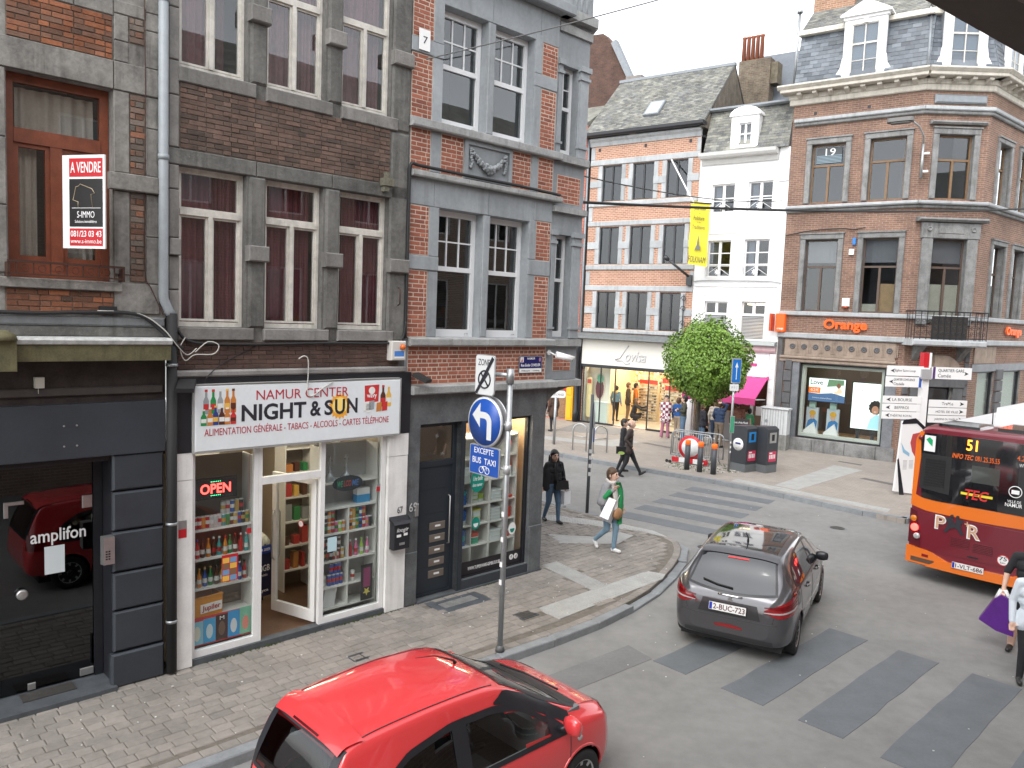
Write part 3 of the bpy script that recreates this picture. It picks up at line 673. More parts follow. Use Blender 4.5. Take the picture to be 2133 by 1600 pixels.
# windows
def oldwin(b,x0,x1,z0,z1,zt,cm,seed):
    m=MB(); w=.042; ring(m,x0+.005,x1-.005,z0+.002,z1-.002,.10,.18,w,wb=.06)
    xm=(x0+x1)/2; m.box(x0+w+.005,x1-w-.005,.085,.18,zt,zt+.07); m.box(xm-.026,xm+.026,.085,.18,z0+.072,zt)
    ring(m,x0+w+.006,xm-.027,z0+.073,zt-.001,.115,.165,.026); ring(m,xm+.027,x1-w-.006,z0+.073,zt-.001,.115,.165,.026); ring(m,x0+w+.006,x1-w-.006,zt+.071,z1-.045,.115,.165,.024)
    o=b.part('window',m,oldwhite)
    panes(o,[(x0+w+.03,xm-.05,z0+.097,zt-.026),(xm+.05,x1-w-.03,z0+.097,zt-.026),(x0+w+.03,x1-w-.03,zt+.093,z1-.068)],.135,glassw)
    R=random.Random(seed); g=R.uniform(.0,.25)
    curtain(o,x0+.02+g*(seed%2),xm+.1,z0,z1,.25,cm,5,.03,seed=seed); curtain(o,xm+.12,x1-.02-g*((seed+1)%2),z0,z1,.26,cm,5,.03,seed=seed+9)
for i,(a,b) in enumerate(WU):
    oldwin(B,a,b,4.46,6.40,5.83,cur_m,i+3); oldwin(B,a,b,7.55,9.6,8.70,cur_m if i<1 else cur_p,i+6)
# corbel stub with moss at the right
m=MB(); m.box(-.62,-.45,-.14,.0,6.55,6.66); m.box(-.56,-.5,-.10,0,6.66,6.75); m.box(-.6,-.52,-.12,-.02,6.47,6.55); B.part('broken_corbel',m,M('mossy_stone',(.17,.16,.12),.9,var=.4,scale=15,bump=.6,bscale=40))
m=MB(); m.tube([(-.27,-.05,5.1),(-.27,-.1,5.08),(-.27,-.1,4.86),(-.27,-.05,4.84)],.012,6); B.part('iron_hook',m,ironr)
# ground floor: fascia, sign, pillars
blkf=B.part('fascia',MB().box(-3.54,.0,-.07,.02,2.90,3.835),black_p)
for x in (-2.45,-1.2): part('panel_joint',MB().box(x,x+.006,-.072,-.07,3.76,3.83),anth,blkf)
for x0,x1 in ((-3.53,-3.315),(-.37,-.02)):
    m=MB(); m.box(x0,x1,-.06,.24,.13,2.55); m.box(x0-.004,x1+.004,-.064,.24,2.558,2.895)
    B.part('pillar',m,white_c)
sg=B.part('shop_sign',MB().cbox(-3.32,-.235,-.13,-.071,2.905,3.735,.012),M('sign_white',(.74,.78,.80),.35,var=.08,scale=2),label='white sign board of the night shop with red and black lettering')
part('sign_trim',(lambda m:(ring(m,-3.335,-.22,2.89,3.75,-.125,-.075,.014),m)[1])(MB()),M('grey_trim',(.35,.35,.34),.5),sg)
txt(sg,'NAMUR CENTER',-2.52,-1.14,3.525,3.655,-.131,red_t)
txt(sg,'NIGHT',-2.72,-1.80,3.255,3.475,-.131,blk_t,bold=.025); txt(sg,'&',-1.74,-1.57,3.265,3.475,-.131,blk_t,bold=.025); txt(sg,'S',-1.52,-1.385,3.265,3.48,-.131,blk_t,bold=.025); txt(sg,'U',-1.355,-1.195,3.27,3.485,-.134,blk_t,bold=.025); txt(sg,'N',-1.16,-.985,3.275,3.49,-.131,blk_t,bold=.025)
txt(sg,'ALIMENTATION GÉNÉRALE - TABACS - ALCOOLS - CARTES TÉLÉPHONE',-3.2,-.44,3.10,3.215,-.131,red_t)
pts=[]; 
for i in range(36): r=(.185 if i%2 else .145); a=2*pi*i/36; pts.append((-1.275+r*cos(a),3.385+r*1.05*sin(a)))
part('sun_logo',MB().flat(pts,-.1312,0,.0008),M('sun_orange',(.85,.38,.03),.5),sg); part('sun_logo',MB().flat(circ(-1.275,3.39,.12,20),-.132,0,.0008),M('sun_yellow',(.95,.7,.2),.5),sg)
bc=[M('print_%d'%i,c,.45) for i,c in enumerate([(.55,.03,.03),(.02,.25,.07),(.75,.75,.72),(.55,.2,.04),(.09,.025,.012),(.03,.05,.22),(.75,.45,.08),(.30,.32,.33)])]
def bott(x,z,h,w,c,c2,k=0):
    pr=[(x-w,z),(x+w,z),(x+w,z+h*.55),(x+w*.4,z+h*.72),(x+w*.4,z+h),(x-w*.4,z+h),(x-w*.4,z+h*.72),(x-w,z+h*.55)]
    m=MB(); m.flat(pr,-.1312-.0008*k,0,.0007); m.flat([(x-w*.9,z+h*.18),(x+w*.9,z+h*.18),(x+w*.9,z+h*.42),(x-w*.9,z+h*.42)],-.132-.0008*k,1,.0005); m.flat([(x-w*.5,z+h*.93),(x+w*.5,z+h*.93),(x+w*.5,z+h*1.03),(x-w*.5,z+h*1.03)],-.132-.0008*k,1,.0005)
    part('bottle_print',m,[bc[c],bc[c2]],sg)
for i,(x,c,c2) in enumerate(((-3.18,7,0),(-3.09,1,0),(-3.0,7,2),(-2.91,3,6),(-2.83,3,4))): bott(x,3.38,.30,.036,c,c2,i%2)
for i,(x,h,c,c2) in enumerate(((-3.21,.2,1,2),(-3.13,.22,3,2),(-3.06,.24,5,6),(-2.98,.23,4,2),(-2.91,.21,3,2),(-2.83,.2,0,4))): bott(x,3.235,h,.037,c,c2,3+i%2)
m=MB(); m.flat([(-.86,3.40),(-.63,3.42),(-.62,3.67),(-.87,3.66)],-.1312,0,.0008); part('snack_bag_print',m,bc[0],sg); txt(sg,'wavy',-.83,-.66,3.46,3.53,-.1325,wht_t,.0005,bold=.015); part('snack_bag_print',MB().flat(circ(-.745,3.585,.055,14),-.1322,0,.0006),bc[2],sg)
for x,c in ((-.55,4),(-.45,6)): bott(x,3.34,.31,.045,c,0 if c==4 else 2,1)
for x,z,c in ((-.62,3.27,3),(-.52,3.275,0),(-.75,3.3,7),(-.8,3.26,2),(-.84,3.29,2)):
    part('can_print',MB().flat([(x-.045,z),(x+.045,z+.01),(x+.05,z+.14),(x-.04,z+.13)],-.1342,0,.0006),bc[c],sg)
# glazing of the shop
alu=M('white_aluminium',(.78,.78,.77),.4,var=.08,scale=6,streak=.15)
fr2=MB()
ring(fr2,-3.31,-2.36,.2,2.9,.0,.07,.05,wb=.09,wt=.04); fr2.box(-2.47,-2.412,.004,.066,.29,2.86)
fr2.box(-2.36,-1.48,.002,.068,2.36,2.46); fr2.box(-2.36,-1.48,.002,.068,2.86,2.9)
ring(fr2,-1.48,-.38,.2,2.9,.0,.07,.07,wb=.09,wt=.04)
gz=B.part('shop_front_frame',fr2,alu)
panes(gz,[(-3.26,-2.47,.29,2.86),(-2.36,-1.48,2.46,2.86),(-1.41,-.45,.29,2.86)],.03,glasss)
sill=B.part('sill_kerb',MB().box(-3.31,-.38,-.04,.1,.1,.198),dkstone)
# door leaf, swung inwards
dl=B.part('shop_door',(lambda m:(ring(m,0,.86,.02,2.12,-.02,.03,.085,wb=.16),m)[1])(MB()),alu)
ang=radians(107); dl.rotation_euler=(0,0,ang); dl.location=(-1.48+3.61,.09,.2-.12)
panes(dl,[(.085,.775,.18,2.035)],.0,glasss); part('door_handle',MB().tube([(.80,-.03,.8),(.80,-.07,.85),(.80,-.07,1.5),(.80,-.03,1.55)],.012,8),steel,dl); part('door_handle',MB().tube([(.80,.04,.8),(.80,.08,.85),(.80,.08,1.5),(.80,.04,1.55)],.012,8),steel,dl)
part('no_animals_sticker',(lambda m:(m.lathe([(.055,0),(.055,.002)],(.3,.009,1.42),16,axis='y'),m.lathe([(.043,.002),(.043,.0035)],(.3,.009,1.42),16,mi=1,axis='y'),m)[-1])(MB()),[fr_,white_m],dl)
# shop interior
cream=M('shop_wall',(.55,.47,.36),.8); wood_f=M('brown_shop_floor',(.13,.07,.04),.5,var=.4,scale=5)
m=MB(); m.box(-3.52,-.1,.08,4.6,.1,.15); B.part('shop_floor',m,wood_f)
m=MB(); m.box(-3.6,-3.52,.25,4.6,.15,2.95); m.box(-.16,-.1,.25,4.6,.15,2.95); m.box(-3.52,-.16,4.5,4.6,.15,2.95); B.part('shop_wall',m,cream)
m=MB(); m.box(-3.6,-.1,.08,4.6,2.95,3.05); B.part('shop_ceiling',m,white_m)
for y in (.9,2.6): B.part('ceiling_lamp',MB().box(-2.9,-.8,y,y+.14,2.9,2.945),M('warm_tube',(1,.9,.75),.5,emit=5,ecol=(1,.86,.66)))
shelfw=M('white_shelf',(.70,.69,.66),.5)
def shelving(name,label,u0,u1,zs,d0,d1,divs=(),top=2.75,back=None,par=B):
    t=thing(name,label,'shelving',ABC.w((u0+u1)/2,(d0+d1)/2,.15),ABC.rz); w=(u1-u0)/2; h=(d1-d0)/2
    for z in zs: part('shelf',MB().box(-w+.02,w-.02,-h,h,z-.15-.025,z-.15),shelfw,t)
    for x in (-w,w-.02): part('side',MB().box(x,x+.02,-h,h,0,top-.15),shelfw,t)
    for x,za,zb in divs: part('divider',MB().box(x-(u0+u1)/2-.01,x-(u0+u1)/2+.01,-h+.002,h,za-.15,zb-.15-.026),shelfw,t)
    if back: part('back',MB().box(-w+.02,w-.02,h-.012,h-.002,0,top-.15),back,t)
    return t
dkb=M('shelf_back',(.20,.16,.12),.7)
shelving('display_shelves','white shelves with cans and bottles in the left night shop window',-3.29,-2.42,[1.83,1.44,1.05,.66],.14,.46,back=dkb)
shelving('display_shelves','white cube shelves with cans and water pipes in the right night shop window',-1.40,-.42,[2.22,1.84,1.46,1.05,.66,.34],.14,.46,divs=[(-.92,1.46,1.84),(-.92,1.05,1.46),(-.92,.66,1.05),(-.92,.34,.66)],back=M('pale_back',(.42,.42,.42),.7))
shelving('store_shelves','white store shelves with jars behind the open shop door',-1.2,-.2,[.5,.9,1.3,1.7,2.1,2.5],1.6,1.95,divs=[(-.7,.15,2.5)],back=dkb)
shelving('store_shelves','white store shelves of wine bottles at the back of the night shop',-3.3,-1.5,[.5,.9,1.3,1.75,2.2,2.6],3.4,3.8,back=dkb)
tag(part('back_room_goods',(lambda m:([m.box(x,x+random.uniform(.05,.13),y,y+.12,z,z+random.uniform(.12,.28),random.randrange(6)) for y,zs,x0,x1 in ((3.45,(.65,1.05,1.45,1.9,2.35),-3.2,-1.6),(1.65,(.65,1.05,1.45,1.85,2.25),-1.15,-.3)) for z in [q-.145 for q in zs] for x in [x0+.15*k for k in range(int((x1-x0)/.15))]],m)[1])(MB()),[bc[0],bc[3],bc[4],bc[6],bc[7],bc[1]],loc=ABC.o,rz=ABC.rz,kind='stuff'),'jumble of packets and bottles on the back shelves of the night shop','goods')
# drinks on the window shelves
cols={'red':(.45,.02,.02),'orange':(.6,.2,.02),'green':(.03,.22,.06),'blue':(.03,.08,.35),'silver':(.5,.5,.5),'black':(.02,.02,.022),'pink':(.6,.15,.3),'lime':(.3,.5,.05),'gold':(.45,.28,.06),'white':(.65,.65,.63),'brown':(.09,.03,.012),'teal':(.05,.3,.3)}
dm={k:M('drink_'+k,v,.3,coat=.3) for k,v in cols.items()}
CM={}; BM={}
def can(u,d,z,c,c2,where,h=.168,r=.033):
    k=(c,c2)
    if k not in CM:
        m=MB(); m.lathe([(r*.85,0),(r,.008),(r,.06),(r,.11),(r,h-.012),(r*.82,h)],n=10,mis=[1,0,2,0,1]); CM[k]=m.mesh('drink_can',[dm[c],dm['silver'],dm[c2]])
    o=link('drink_can',CM[k],None,ABC.w(u,d,z),random.uniform(0,6)); tag(o,'%s drink can with %s band on the %s'%(c,c2,where),'can','cans in the night shop windows')
def bottle(u,d,z,c,c2,where,h=.25):
    k=(c,c2)
    if k not in BM:
        m=MB(); m.lathe([(.026,0),(.030,.01),(.030,.05),(.030,.11),(.028,.14),(.012,.185),(.012,.225),(.015,.23),(.015,.25)],n=10,mis=[0,0,2,0,0,0,1,1]); BM[k]=m.mesh('bottle',[dm[c],dm[c2],dm['white' if c2!='white' else 'red']])
    o=link('bottle',BM[k],None,ABC.w(u,d,z),random.uniform(0,6)); tag(o,'%s bottle with %s cap on the %s'%(c,c2,where),'bottle','bottles in the night shop windows')
R=random.Random(3)
seqA=['red','red','red','orange','red','silver','silver','silver','teal','green','brown','gold','blue','black','gold']
for i,c in enumerate(seqA): can(-3.24+.054*i,.19+R.uniform(0,.02),1.83,c,['white','silver','red','gold','green'][i%5] if c!='red' else 'white','top shelf of left shop window')
for i,c in enumerate(['red','silver','green','silver','silver','blue','gold','black']): can(-3.0+.062*i,.20,1.83+.169,c,['gold','red','white'][i%3],'stacked row in left shop window') if i>2 else None
for i,(c,c2) in enumerate([('white','white'),('red','blue'),('brown','black'),('orange','orange'),('brown','white'),('teal','white'),('orange','red'),('green','green'),('brown','red'),('red','white'),('teal','silver')]): bottle(-3.22+.073*i,.21+R.uniform(-.02,.02),1.44,c,c2,'middle shelf of left shop window')
for i,(c,c2) in enumerate([('white','white'),('orange','gold'),('blue','gold'),('green','gold'),('brown','black'),('gold','gold'),('orange','gold'),('lime','white'),('blue','silver'),('red','black')]): bottle(-3.2+.078*i,.21+R.uniform(-.02,.02),1.05,c,c2,'lower shelf of left shop window')
bs='upper cubes of right shop window'
for k,z in ((0,1.46),(1,1.46+.169)):
    for i,c in enumerate(['green','black','orange','red','pink','lime','orange'][:7-3*k]): can(-1.34+.06*i,.2,z,c,['silver','green','white'][(i+k)%3],bs)
    for i,c in enumerate(['orange','gold','green','blue','red','pink','black'][:7-2*k]): can(-.86+.058*i,.2,z,c,['black','white','gold'][(i+k)%3],bs)
for k in (0,1):
    for i,c in enumerate(['black','brown','black','silver','brown','gold'][:6-k]): can(-1.3+.062*i,.2,1.05+.169*k,c,['gold','red','silver'][(i+k)%3],'middle cubes of right shop window')
for i,(c,c2) in enumerate([('red','white'),('pink','white'),('lime','lime'),('pink','silver')]): bottle(-.85+.1*i,.2,1.05,c,c2,'middle cubes of right shop window')
for k in (0,1,2):
    for i in range(4-k): can(-1.2+.065*(i+k*.5),.2,.66+.169*k,'blue' if k<2 else 'silver','red','lower cubes of right shop window')
for i in range(2): can(-1.37+.07*i+.02,.22,.66,'white','silver','lower cubes of right shop window')
can(-.8,.2,.66,'white','red','lower cubes of right shop window')
# water pipes, fan box, bag
clr=M('clear_glassware',(.45,.48,.5),.1,.3)
for u in (-1.16,-.88):
    m=MB(); m.lathe([(.09,0),(.1,.02),(.03,.10),(.015,.14),(.03,.17),(.012,.2),(.012,.28),(.04,.30),(.012,.32),(.02,.36)],n=12); tag(part('water_pipe',m,clr,loc=ABC.w(u,.3,2.22)),'glass water pipe on the top shelf of right shop window','water pipe','water pipes in the shop window')
m=MB(); m.box(-.11,.11,-.06,.06,0,.22,0); m.box(-.112,.112,-.062,.062,.0,.12,1); tag(part('fan_box',m,[white_m,M('sky_blue_print',(.05,.3,.6),.5)],loc=ABC.w(-.62,.28,1.84),rz=ABC.rz),'white and blue cardboard box on shelf of right shop window','box')
m=MB(); m.prism([(-.12,0),(.08,0),(.13,.30),(-.06,.33)],'y',-.04,.04); m.tube([(0,0,.3),(.03,0,.4),(.08,0,.3)],.006,5); tag(part('plastic_bag',m,M('clear_plastic',(.6,.62,.63),.2),loc=ABC.w(-1.2,.22,.345),rz=ABC.rz),'clear white plastic bag standing at bottom of right shop window','bag')
m=MB(); m.box(-.1,.1,-.01,.0,0,.55); tag(part('energy_drink_banner',m,black_p,loc=ABC.w(-.6,.12,.345),rz=ABC.rz),'black banner with coloured star in right shop window','banner')
ob=bpy.data.objects['energy_drink_banner']; part('star',MB().flat([( (.07 if i%2 else .03)*sin(i*pi/5),.13+(.07 if i%2 else .03)*cos(i*pi/5)) for i in range(10)],-.0101),M('star_yel',(.6,.5,.1),.5),ob); part('pink_stripe',MB().box(-.06,.06,-.0112,-.01,.2,.5),M('bstrip',(.25,.03,.12),.5),ob)
# beer crate
ct=thing('beer_crate','orange-yellow plastic beer crate at the bottom of left shop window','crate',ABC.w(-3.04,.27,.665),ABC.rz+.12)
yo=M('crate_orange',(.62,.24,.015),.45)
m=MB(); ring(m,-.2,.2,-.13,.13,0,.0,.02) if False else None
m.box(-.2,.2,-.13,-.115,0,.27); m.box(-.2,.2,.115,.13,0,.27); m.box(-.2,-.185,-.115,.115,0,.27); m.box(.185,.2,-.115,.115,0,.27); m.box(-.185,.185,-.115,.115,0,.02); m.box(-.21,.21,-.137,-.13,.25,.275); part('crate_body',m,yo,ct)
part('label_panel',MB().box(-.11,.19,-.134,-.130,.05,.17),white_m,ct); txt(ct,'Jupiler',-.09,.17,.06,.15,-.135,M('crate_red',(.4,.02,.02),.5),bold=.02)
# ice cream poster board
ip=thing('ice_cream_poster','red-edged ice cream poster in five pictures inside left shop window','poster',ABC.w(-2.86,.10,.30),ABC.rz)
part('board',MB().box(-.42,.42,0,.012,0,.38),M('poster_red',(.55,.05,.05),.5),ip)
for i,c in enumerate(((.25,.55,.7),(.05,.35,.65),(.05,.02,.02),(.03,.3,.65),(.2,.5,.35))):
    x=-.41+.164*i; o=part('picture',MB().box(x,x+.16,-.003,0,.02,.33+.015*i),M('ice_%d'%i,c,.5),ip)
    cone=M('cone_%d'%i,((.75,.72,.62),(.6,.7,.75),(.16,.09,.06),(.7,.72,.75),(.75,.25,.2))[i],.5)
    part('ice_cream',MB().flat(circ(x+.08,.17,.045,14,.10),-.003,0,.001),cone,ip)
txt(ip,'M',-.03+.0,.03,.29,.34,-.0035,wht_t)
# OPEN led sign
os_=thing('open_sign','black LED sign with red OPEN letters and green dots','sign',ABC.w(-2.965,.075,2.24),ABC.rz)
part('panel',MB().box(-.285,.285,0,.03,0,.28),M('led_panel',(.02,.016,.016),.4),os_)
txt(os_,'OPEN',-.20,.20,.07,.20,-.001,M('red_led',(.8,.05,.05),.5,emit=2.2,ecol=(1,.05,.04)),bold=.02)
gm=MB(); [gm.lathe([(.005,0),(.005,.003)],(-.06+.024*i,-.003,z),6,axis='y') for i in range(6) for z in (.045,.225)]; part('green_leds',gm,M('green_led',(.05,.7,.3),.5,emit=1.5,ecol=(.05,1,.4)),os_)
dm_=MB(); [dm_.lathe([(.003,0),(.003,.002)],(x,-.002,z),5,axis='y') for x in [-.26+.04*i for i in range(14)] for z in (.025,.255)]; part('dim_leds',dm_,M('dim_led',(.25,.22,.18),.5),os_)
# red led string
m=MB(); [m.lathe([(.007,0),(.007,.006)],(0,0,.1+.028*i),6,axis='y') for i in range(24)]; tag(part('led_string',m,fr_,loc=ABC.w(-2.50,.09,2.05),rz=ABC.rz),'string of red LEDs down the frame of left shop window','lights')
# WELCOME oval
wl=thing('welcome_sign','black oval WELCOME sign in coloured letters in right shop window','sign',ABC.w(-.98,.085,2.08),ABC.rz)
part('oval',MB().prism(circ(0,.12,.25,28,.115),'y',0,.02),M('oval_black',(.03,.035,.04),.4),wl)
for s,x0,x1,c in (('WE',-.18,-.085,(.05,.35,.2)),('LCO',-.075,.055,(.5,.08,.06)),('ME',.065,.185,(.08,.2,.5))): txt(wl,s,x0,x1,.075,.165,-.001,M('wl_'+s,c,.4),shear=.2,bold=.01)
# price sheet on glass, info sheet, stickers
m=MB(); m.box(0,.22,0,.003,0,.36,0); [m.box(.01+.1*i,.1+.1*i,-.001,0,.01+.08*j,.08+.08*j,1+(i+j)%3) for i in range(2) for j in range(4)]; tag(part('price_sheet',m,[fr_,bc[6],M('pic_blue',(.15,.3,.5),.5),M('pic_brown',(.2,.12,.06),.5)],loc=ABC.w(-2.9,.02,1.12),rz=ABC.rz),'red and yellow price sheet stuck on the left shop window','sheet')
tag(part('info_sheet',MB().box(0,.15,0,.003,0,.21),M('pale_blue_paper',(.5,.68,.75),.6),loc=ABC.w(-1.34,.02,1.24),rz=ABC.rz),'pale blue paper stuck on the right shop window','sheet')
for u,z,d in ((-2.56,1.72,.02),(-.52,2.03,.02)):
    m=MB(); m.box(0,.06,0,.002,0,.07,0); m.box(0,.06,0,.002,.07,.11,1); tag(part('sticker',m,[fr_,galv],loc=ABC.w(u,d,z),rz=ABC.rz),'small red and grey alarm sticker on the shop glass','sticker','alarm stickers on the night shop')
m=MB(); m.box(0,.10,0,.003,0,.11,0); m.box(0,.10,0,.003,.11,.22,1); tag(part('alarm_notice',m,[fr_,galv],loc=ABC.w(-3.49,-.0645,1.83),rz=ABC.rz),'grey and red alarm notice on the white pillar','notice')
# poster on easel inside the door
pe=thing('phone_card_poster','dark blue 50GB poster standing behind the open shop door','poster',ABC.w(-1.75,1.35,.16),ABC.rz+.15)
part('board',MB().box(-.24,.24,0,.02,.1,.9),M('poster_navy',(.015,.02,.06),.4),pe); part('band',MB().box(-.24,.24,-.003,0,.78,.9),M('poster_blue',(.02,.06,.35),.4),pe)
txt(pe,'50GB',-.02,.2,.5,.6,-.001,wht_t,bold=.01); txt(pe,'illimités',.0,.16,.42,.46,-.001,wht_t); txt(pe,'Lyca',.02,.18,.16,.22,-.001,wht_t,bold=.01); txt(pe,'POUR 2023!',-.05,.2,.82,.86,-.004,wht_t,bold=.01)
part('leg',MB().bar((-.15,.05,.9),(-.2,.25,0),.012),rubber,pe); part('leg',MB().bar((.15,.05,.9),(.2,.25,0),.012),rubber,pe); part('picture',MB().flat(circ(-.13,.55,.08,16,.13),-.001),M('pic_dk',(.18,.09,.08),.5),pe)
st=thing('stool','black stool holding a white bag behind the shop door','stool',ABC.w(-1.55,1.7,.15)); part('seat',MB().lathe([(.18,.7),(.19,.73),(.17,.76)],n=14),rubber,st); [part('leg',MB().bar((.13*cos(a),.13*sin(a),.7),(.2*cos(a),.2*sin(a),0),.014),rubber,st) for a in (.5,2.1,3.7,5.2)]
m=MB(); m.lathe([(.02,0),(.13,.04),(.15,.12),(.1,.2),(.04,.26)],n=12); tag(part('tied_bag',m,M('milky_plastic',(.55,.58,.52),.35),loc=ABC.w(-1.55,1.7,.91)),'tied milky plastic bag on the black stool','bag')
# mailbox, numbers, alarm box, floodlights
mb_=thing('mailbox','black letterbox with white scribble on the right white pillar','mailbox',ABC.w(-.17,-.06,1.12),ABC.rz)
part('box',MB().cbox(-.15,.15,-.12,0,0,.44,.01),black_p,mb_); m=MB(); m.prism([(-.15,.40),(-.13,.41),(0,.5),(0,.445),(-.11,.445)],'x',-.165,.165); part('lid',m,black_p,mb_)
txt(mb_,'loogir',-.1,.12,.26,.34,-.121,wht_t,shear=.3); part('label_card',MB().box(-.1,-.02,-.122,-.12,.2,.24),white_m,mb_); part('label_card',MB().box(.03,.1,-.122,-.12,.21,.25),white_m,mb_); part('slot_plate',MB().box(-.05,.05,-.122,-.12,.07,.11),steel,mb_)
B.txt('67',-.19,-.09,1.66,1.76,-.0645,blk_t,name='house_number')
al=thing('alarm_siren','white alarm box with orange lamp under the window sill','alarm box',ABC.w(-.29,-.02,4.02),ABC.rz)
part('box',MB().cbox(-.13,.13,-.12,0.01,0,.29,.015),M('alarm_white',(.58,.56,.52),.4),al); part('lamp',MB().lathe([(.045,0),(.042,-.03),(.02,-.05),(.001,-.053)],(.06,-.12,.2),12,axis='y'),M('amber_lamp',(.6,.12,.01),.2),al); part('blue_label',MB().box(-.08,.09,-.122,-.12,.06,.14),M('blue_label',(.06,.2,.55),.5),al); part('white_label',MB().box(-.08,.09,-.122,-.12,.035,.058),white_m,al)
for u,rz_ in ((-3.38,-.5),(.03,.5)):
    fl=thing('floodlight','small dark floodlight at the top corner of the night shop fascia','floodlight',ABC.w(u,-.07,3.78),ABC.rz+rz_,group='floodlights over the night shop')
    m=MB(); m.prism([(-.02,-.0),(-.26,-.10),(-.28,-.05),(-.05,.05)],'x',-.1,.1); part('housing',m,rubber,fl); part('bracket',MB().bar((0,0,.0),(0,-.1,.0),.01),rubber,fl)
# ------------------------------------------------------------------ house C (corner house)
C=Bld('corner_house','corner house of red brick and blue-grey stone with white sash windows',ABC,-.09)
hC=[(.48,1.38,7.65,9.40),(1.54,2.43,7.65,9.40),(.49,1.40,4.37,6.37),(1.56,2.45,4.37,6.37)]
m=MB(); wall(m,-.095,3.02,3.48,10.6,hC,0,.28); C.part('wall',m,stoneC)
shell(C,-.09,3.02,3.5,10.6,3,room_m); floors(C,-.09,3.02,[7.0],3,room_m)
aC=[(-.09,.285,8.82,10.6),(-.09,.285,7.655,8.575),(2.625,2.985,8.875,9.515),(2.625,2.985,7.655,8.635),(-.08,.285,6.895,7.495),(.495,.935,6.895,7.495),(1.985,2.435,6.895,7.495),(2.625,2.985,6.895,7.495),(-.06,.295,5.625,6.355),(-.06,.295,4.375,5.385),(2.635,2.985,5.735,6.405),(2.635,2.985,4.375,5.455),(-.03,2.995,3.635,4.225)]
for k_,a in enumerate(aC):
    bd_=C.part('brick_panel',MB().box(a[0]-.005,a[1]+.005,-.004,.01,a[2]-.005,a[3]+.005),mortC)
    bricks(bd_,[a],.185,.050,.016,-.004,brickC,bond='eng' if k_==12 else 'flem',limit=80 if k_==12 else 20,near=((a[0]+a[1])/2,a[2]),jit=.002,dep=.005)
# stone dressings
for z0,z1 in ((8.59,8.80),): blk(C,-.12,.48,z0,z1,.03,stoneC)
for (x0,x1,z0,z1) in ((.29,.48,8.81,9.9),(.29,.48,7.655,8.58),(2.44,2.61,8.87,9.5),(2.44,2.61,7.655,8.65),(.29,.485,6.89,7.495),(2.445,2.615,6.89,7.495),(.305,.49,5.62,6.365),(.305,.49,4.375,5.38),(2.455,2.625,5.74,6.41),(2.455,2.625,4.375,5.46)): blk(C,x0,x1,z0,z1,.016,stoneC,'quoin',.005)
blk(C,2.44,3.0,8.655,8.865,.02,stoneC); blk(C,2.455,3.0,5.47,5.73,.02,stoneC); blk(C,-.09,.49,5.4,5.61,.03,stoneC)
blk(C,1.385,1.535,7.655,9.40,.012,stoneC,'mullion',.02); blk(C,1.405,1.555,4.375,6.37,.012,stoneC,'mullion',.02)
for x0,x1 in ((.29,1.46),(1.465,2.55),(2.555,3.0)): blk(C,x0,x1,9.405,9.93,.014,stoneC,'lintel',.004)
for x0,x1 in ((-.09,.38),(.385,1.5),(1.505,2.55),(2.555,3.0)): blk(C,x0,x1,6.415 if x0>2.5 else 6.375,6.77,.014,stoneC,'lintel',.004)
def ledge(x0,x1,z0,z1,pr,n=3,mat=stoneCl,name='ledge'):
    for i in range(n):
        a=x0+(x1-x0)*i/n; b=x0+(x1-x0)*(i+1)/n-.006; m=MB(); m.prism([(0.01,z0),(-pr*.9,z0),(-pr,z0+.02),(-pr,z1-.02),(-pr*.96,z1-.012),(0.01,z1+.012)],'x',a,b); C.part(name,m,mat)
ledge(-.12,3.12,7.5,7.64,.12); ledge(-.10,3.16,6.775,6.875,.12); ledge(-.06,3.13,4.235,4.36,.13,4); ledge(.0,3.2,3.485,3.62,.16,3)
ledge(-.12,3.2,9.94,10.12,.22,2,stoneC,'cornice')
# relief panel with garland
rp=C.part('relief_panel',(lambda m:(ring(m,.945,1.975,6.89,7.495,-.045,.0,.07),m.box(1.015,1.905,-.012,0,6.96,7.425),m)[-1])(MB()),stoneC)
gm=MB()
for i in range(26):
    t=i/25; x=1.1+.72*t; z=7.34-.25*sin(pi*t); r=.03+.03*sin(pi*t)
    for k in range(3): gm.lathe([(.001,-r*.7),(r*.7,-r*.3),(r*.75,.1*r),(.001,r*.7)],(x+random.gauss(0,.012),-.035-random.uniform(0,.025),z+random.gauss(0,.02)),6,axis='y')
for x in (1.09,1.83):
    for k in range(9): gm.lathe([(.001,-.03),(.03,-.01),(.03,.012),(.001,.03)],(x+random.gauss(0,.012),-.03,7.36-.035*k),6,axis='y')
part('garland',gm,stoneC,rp)
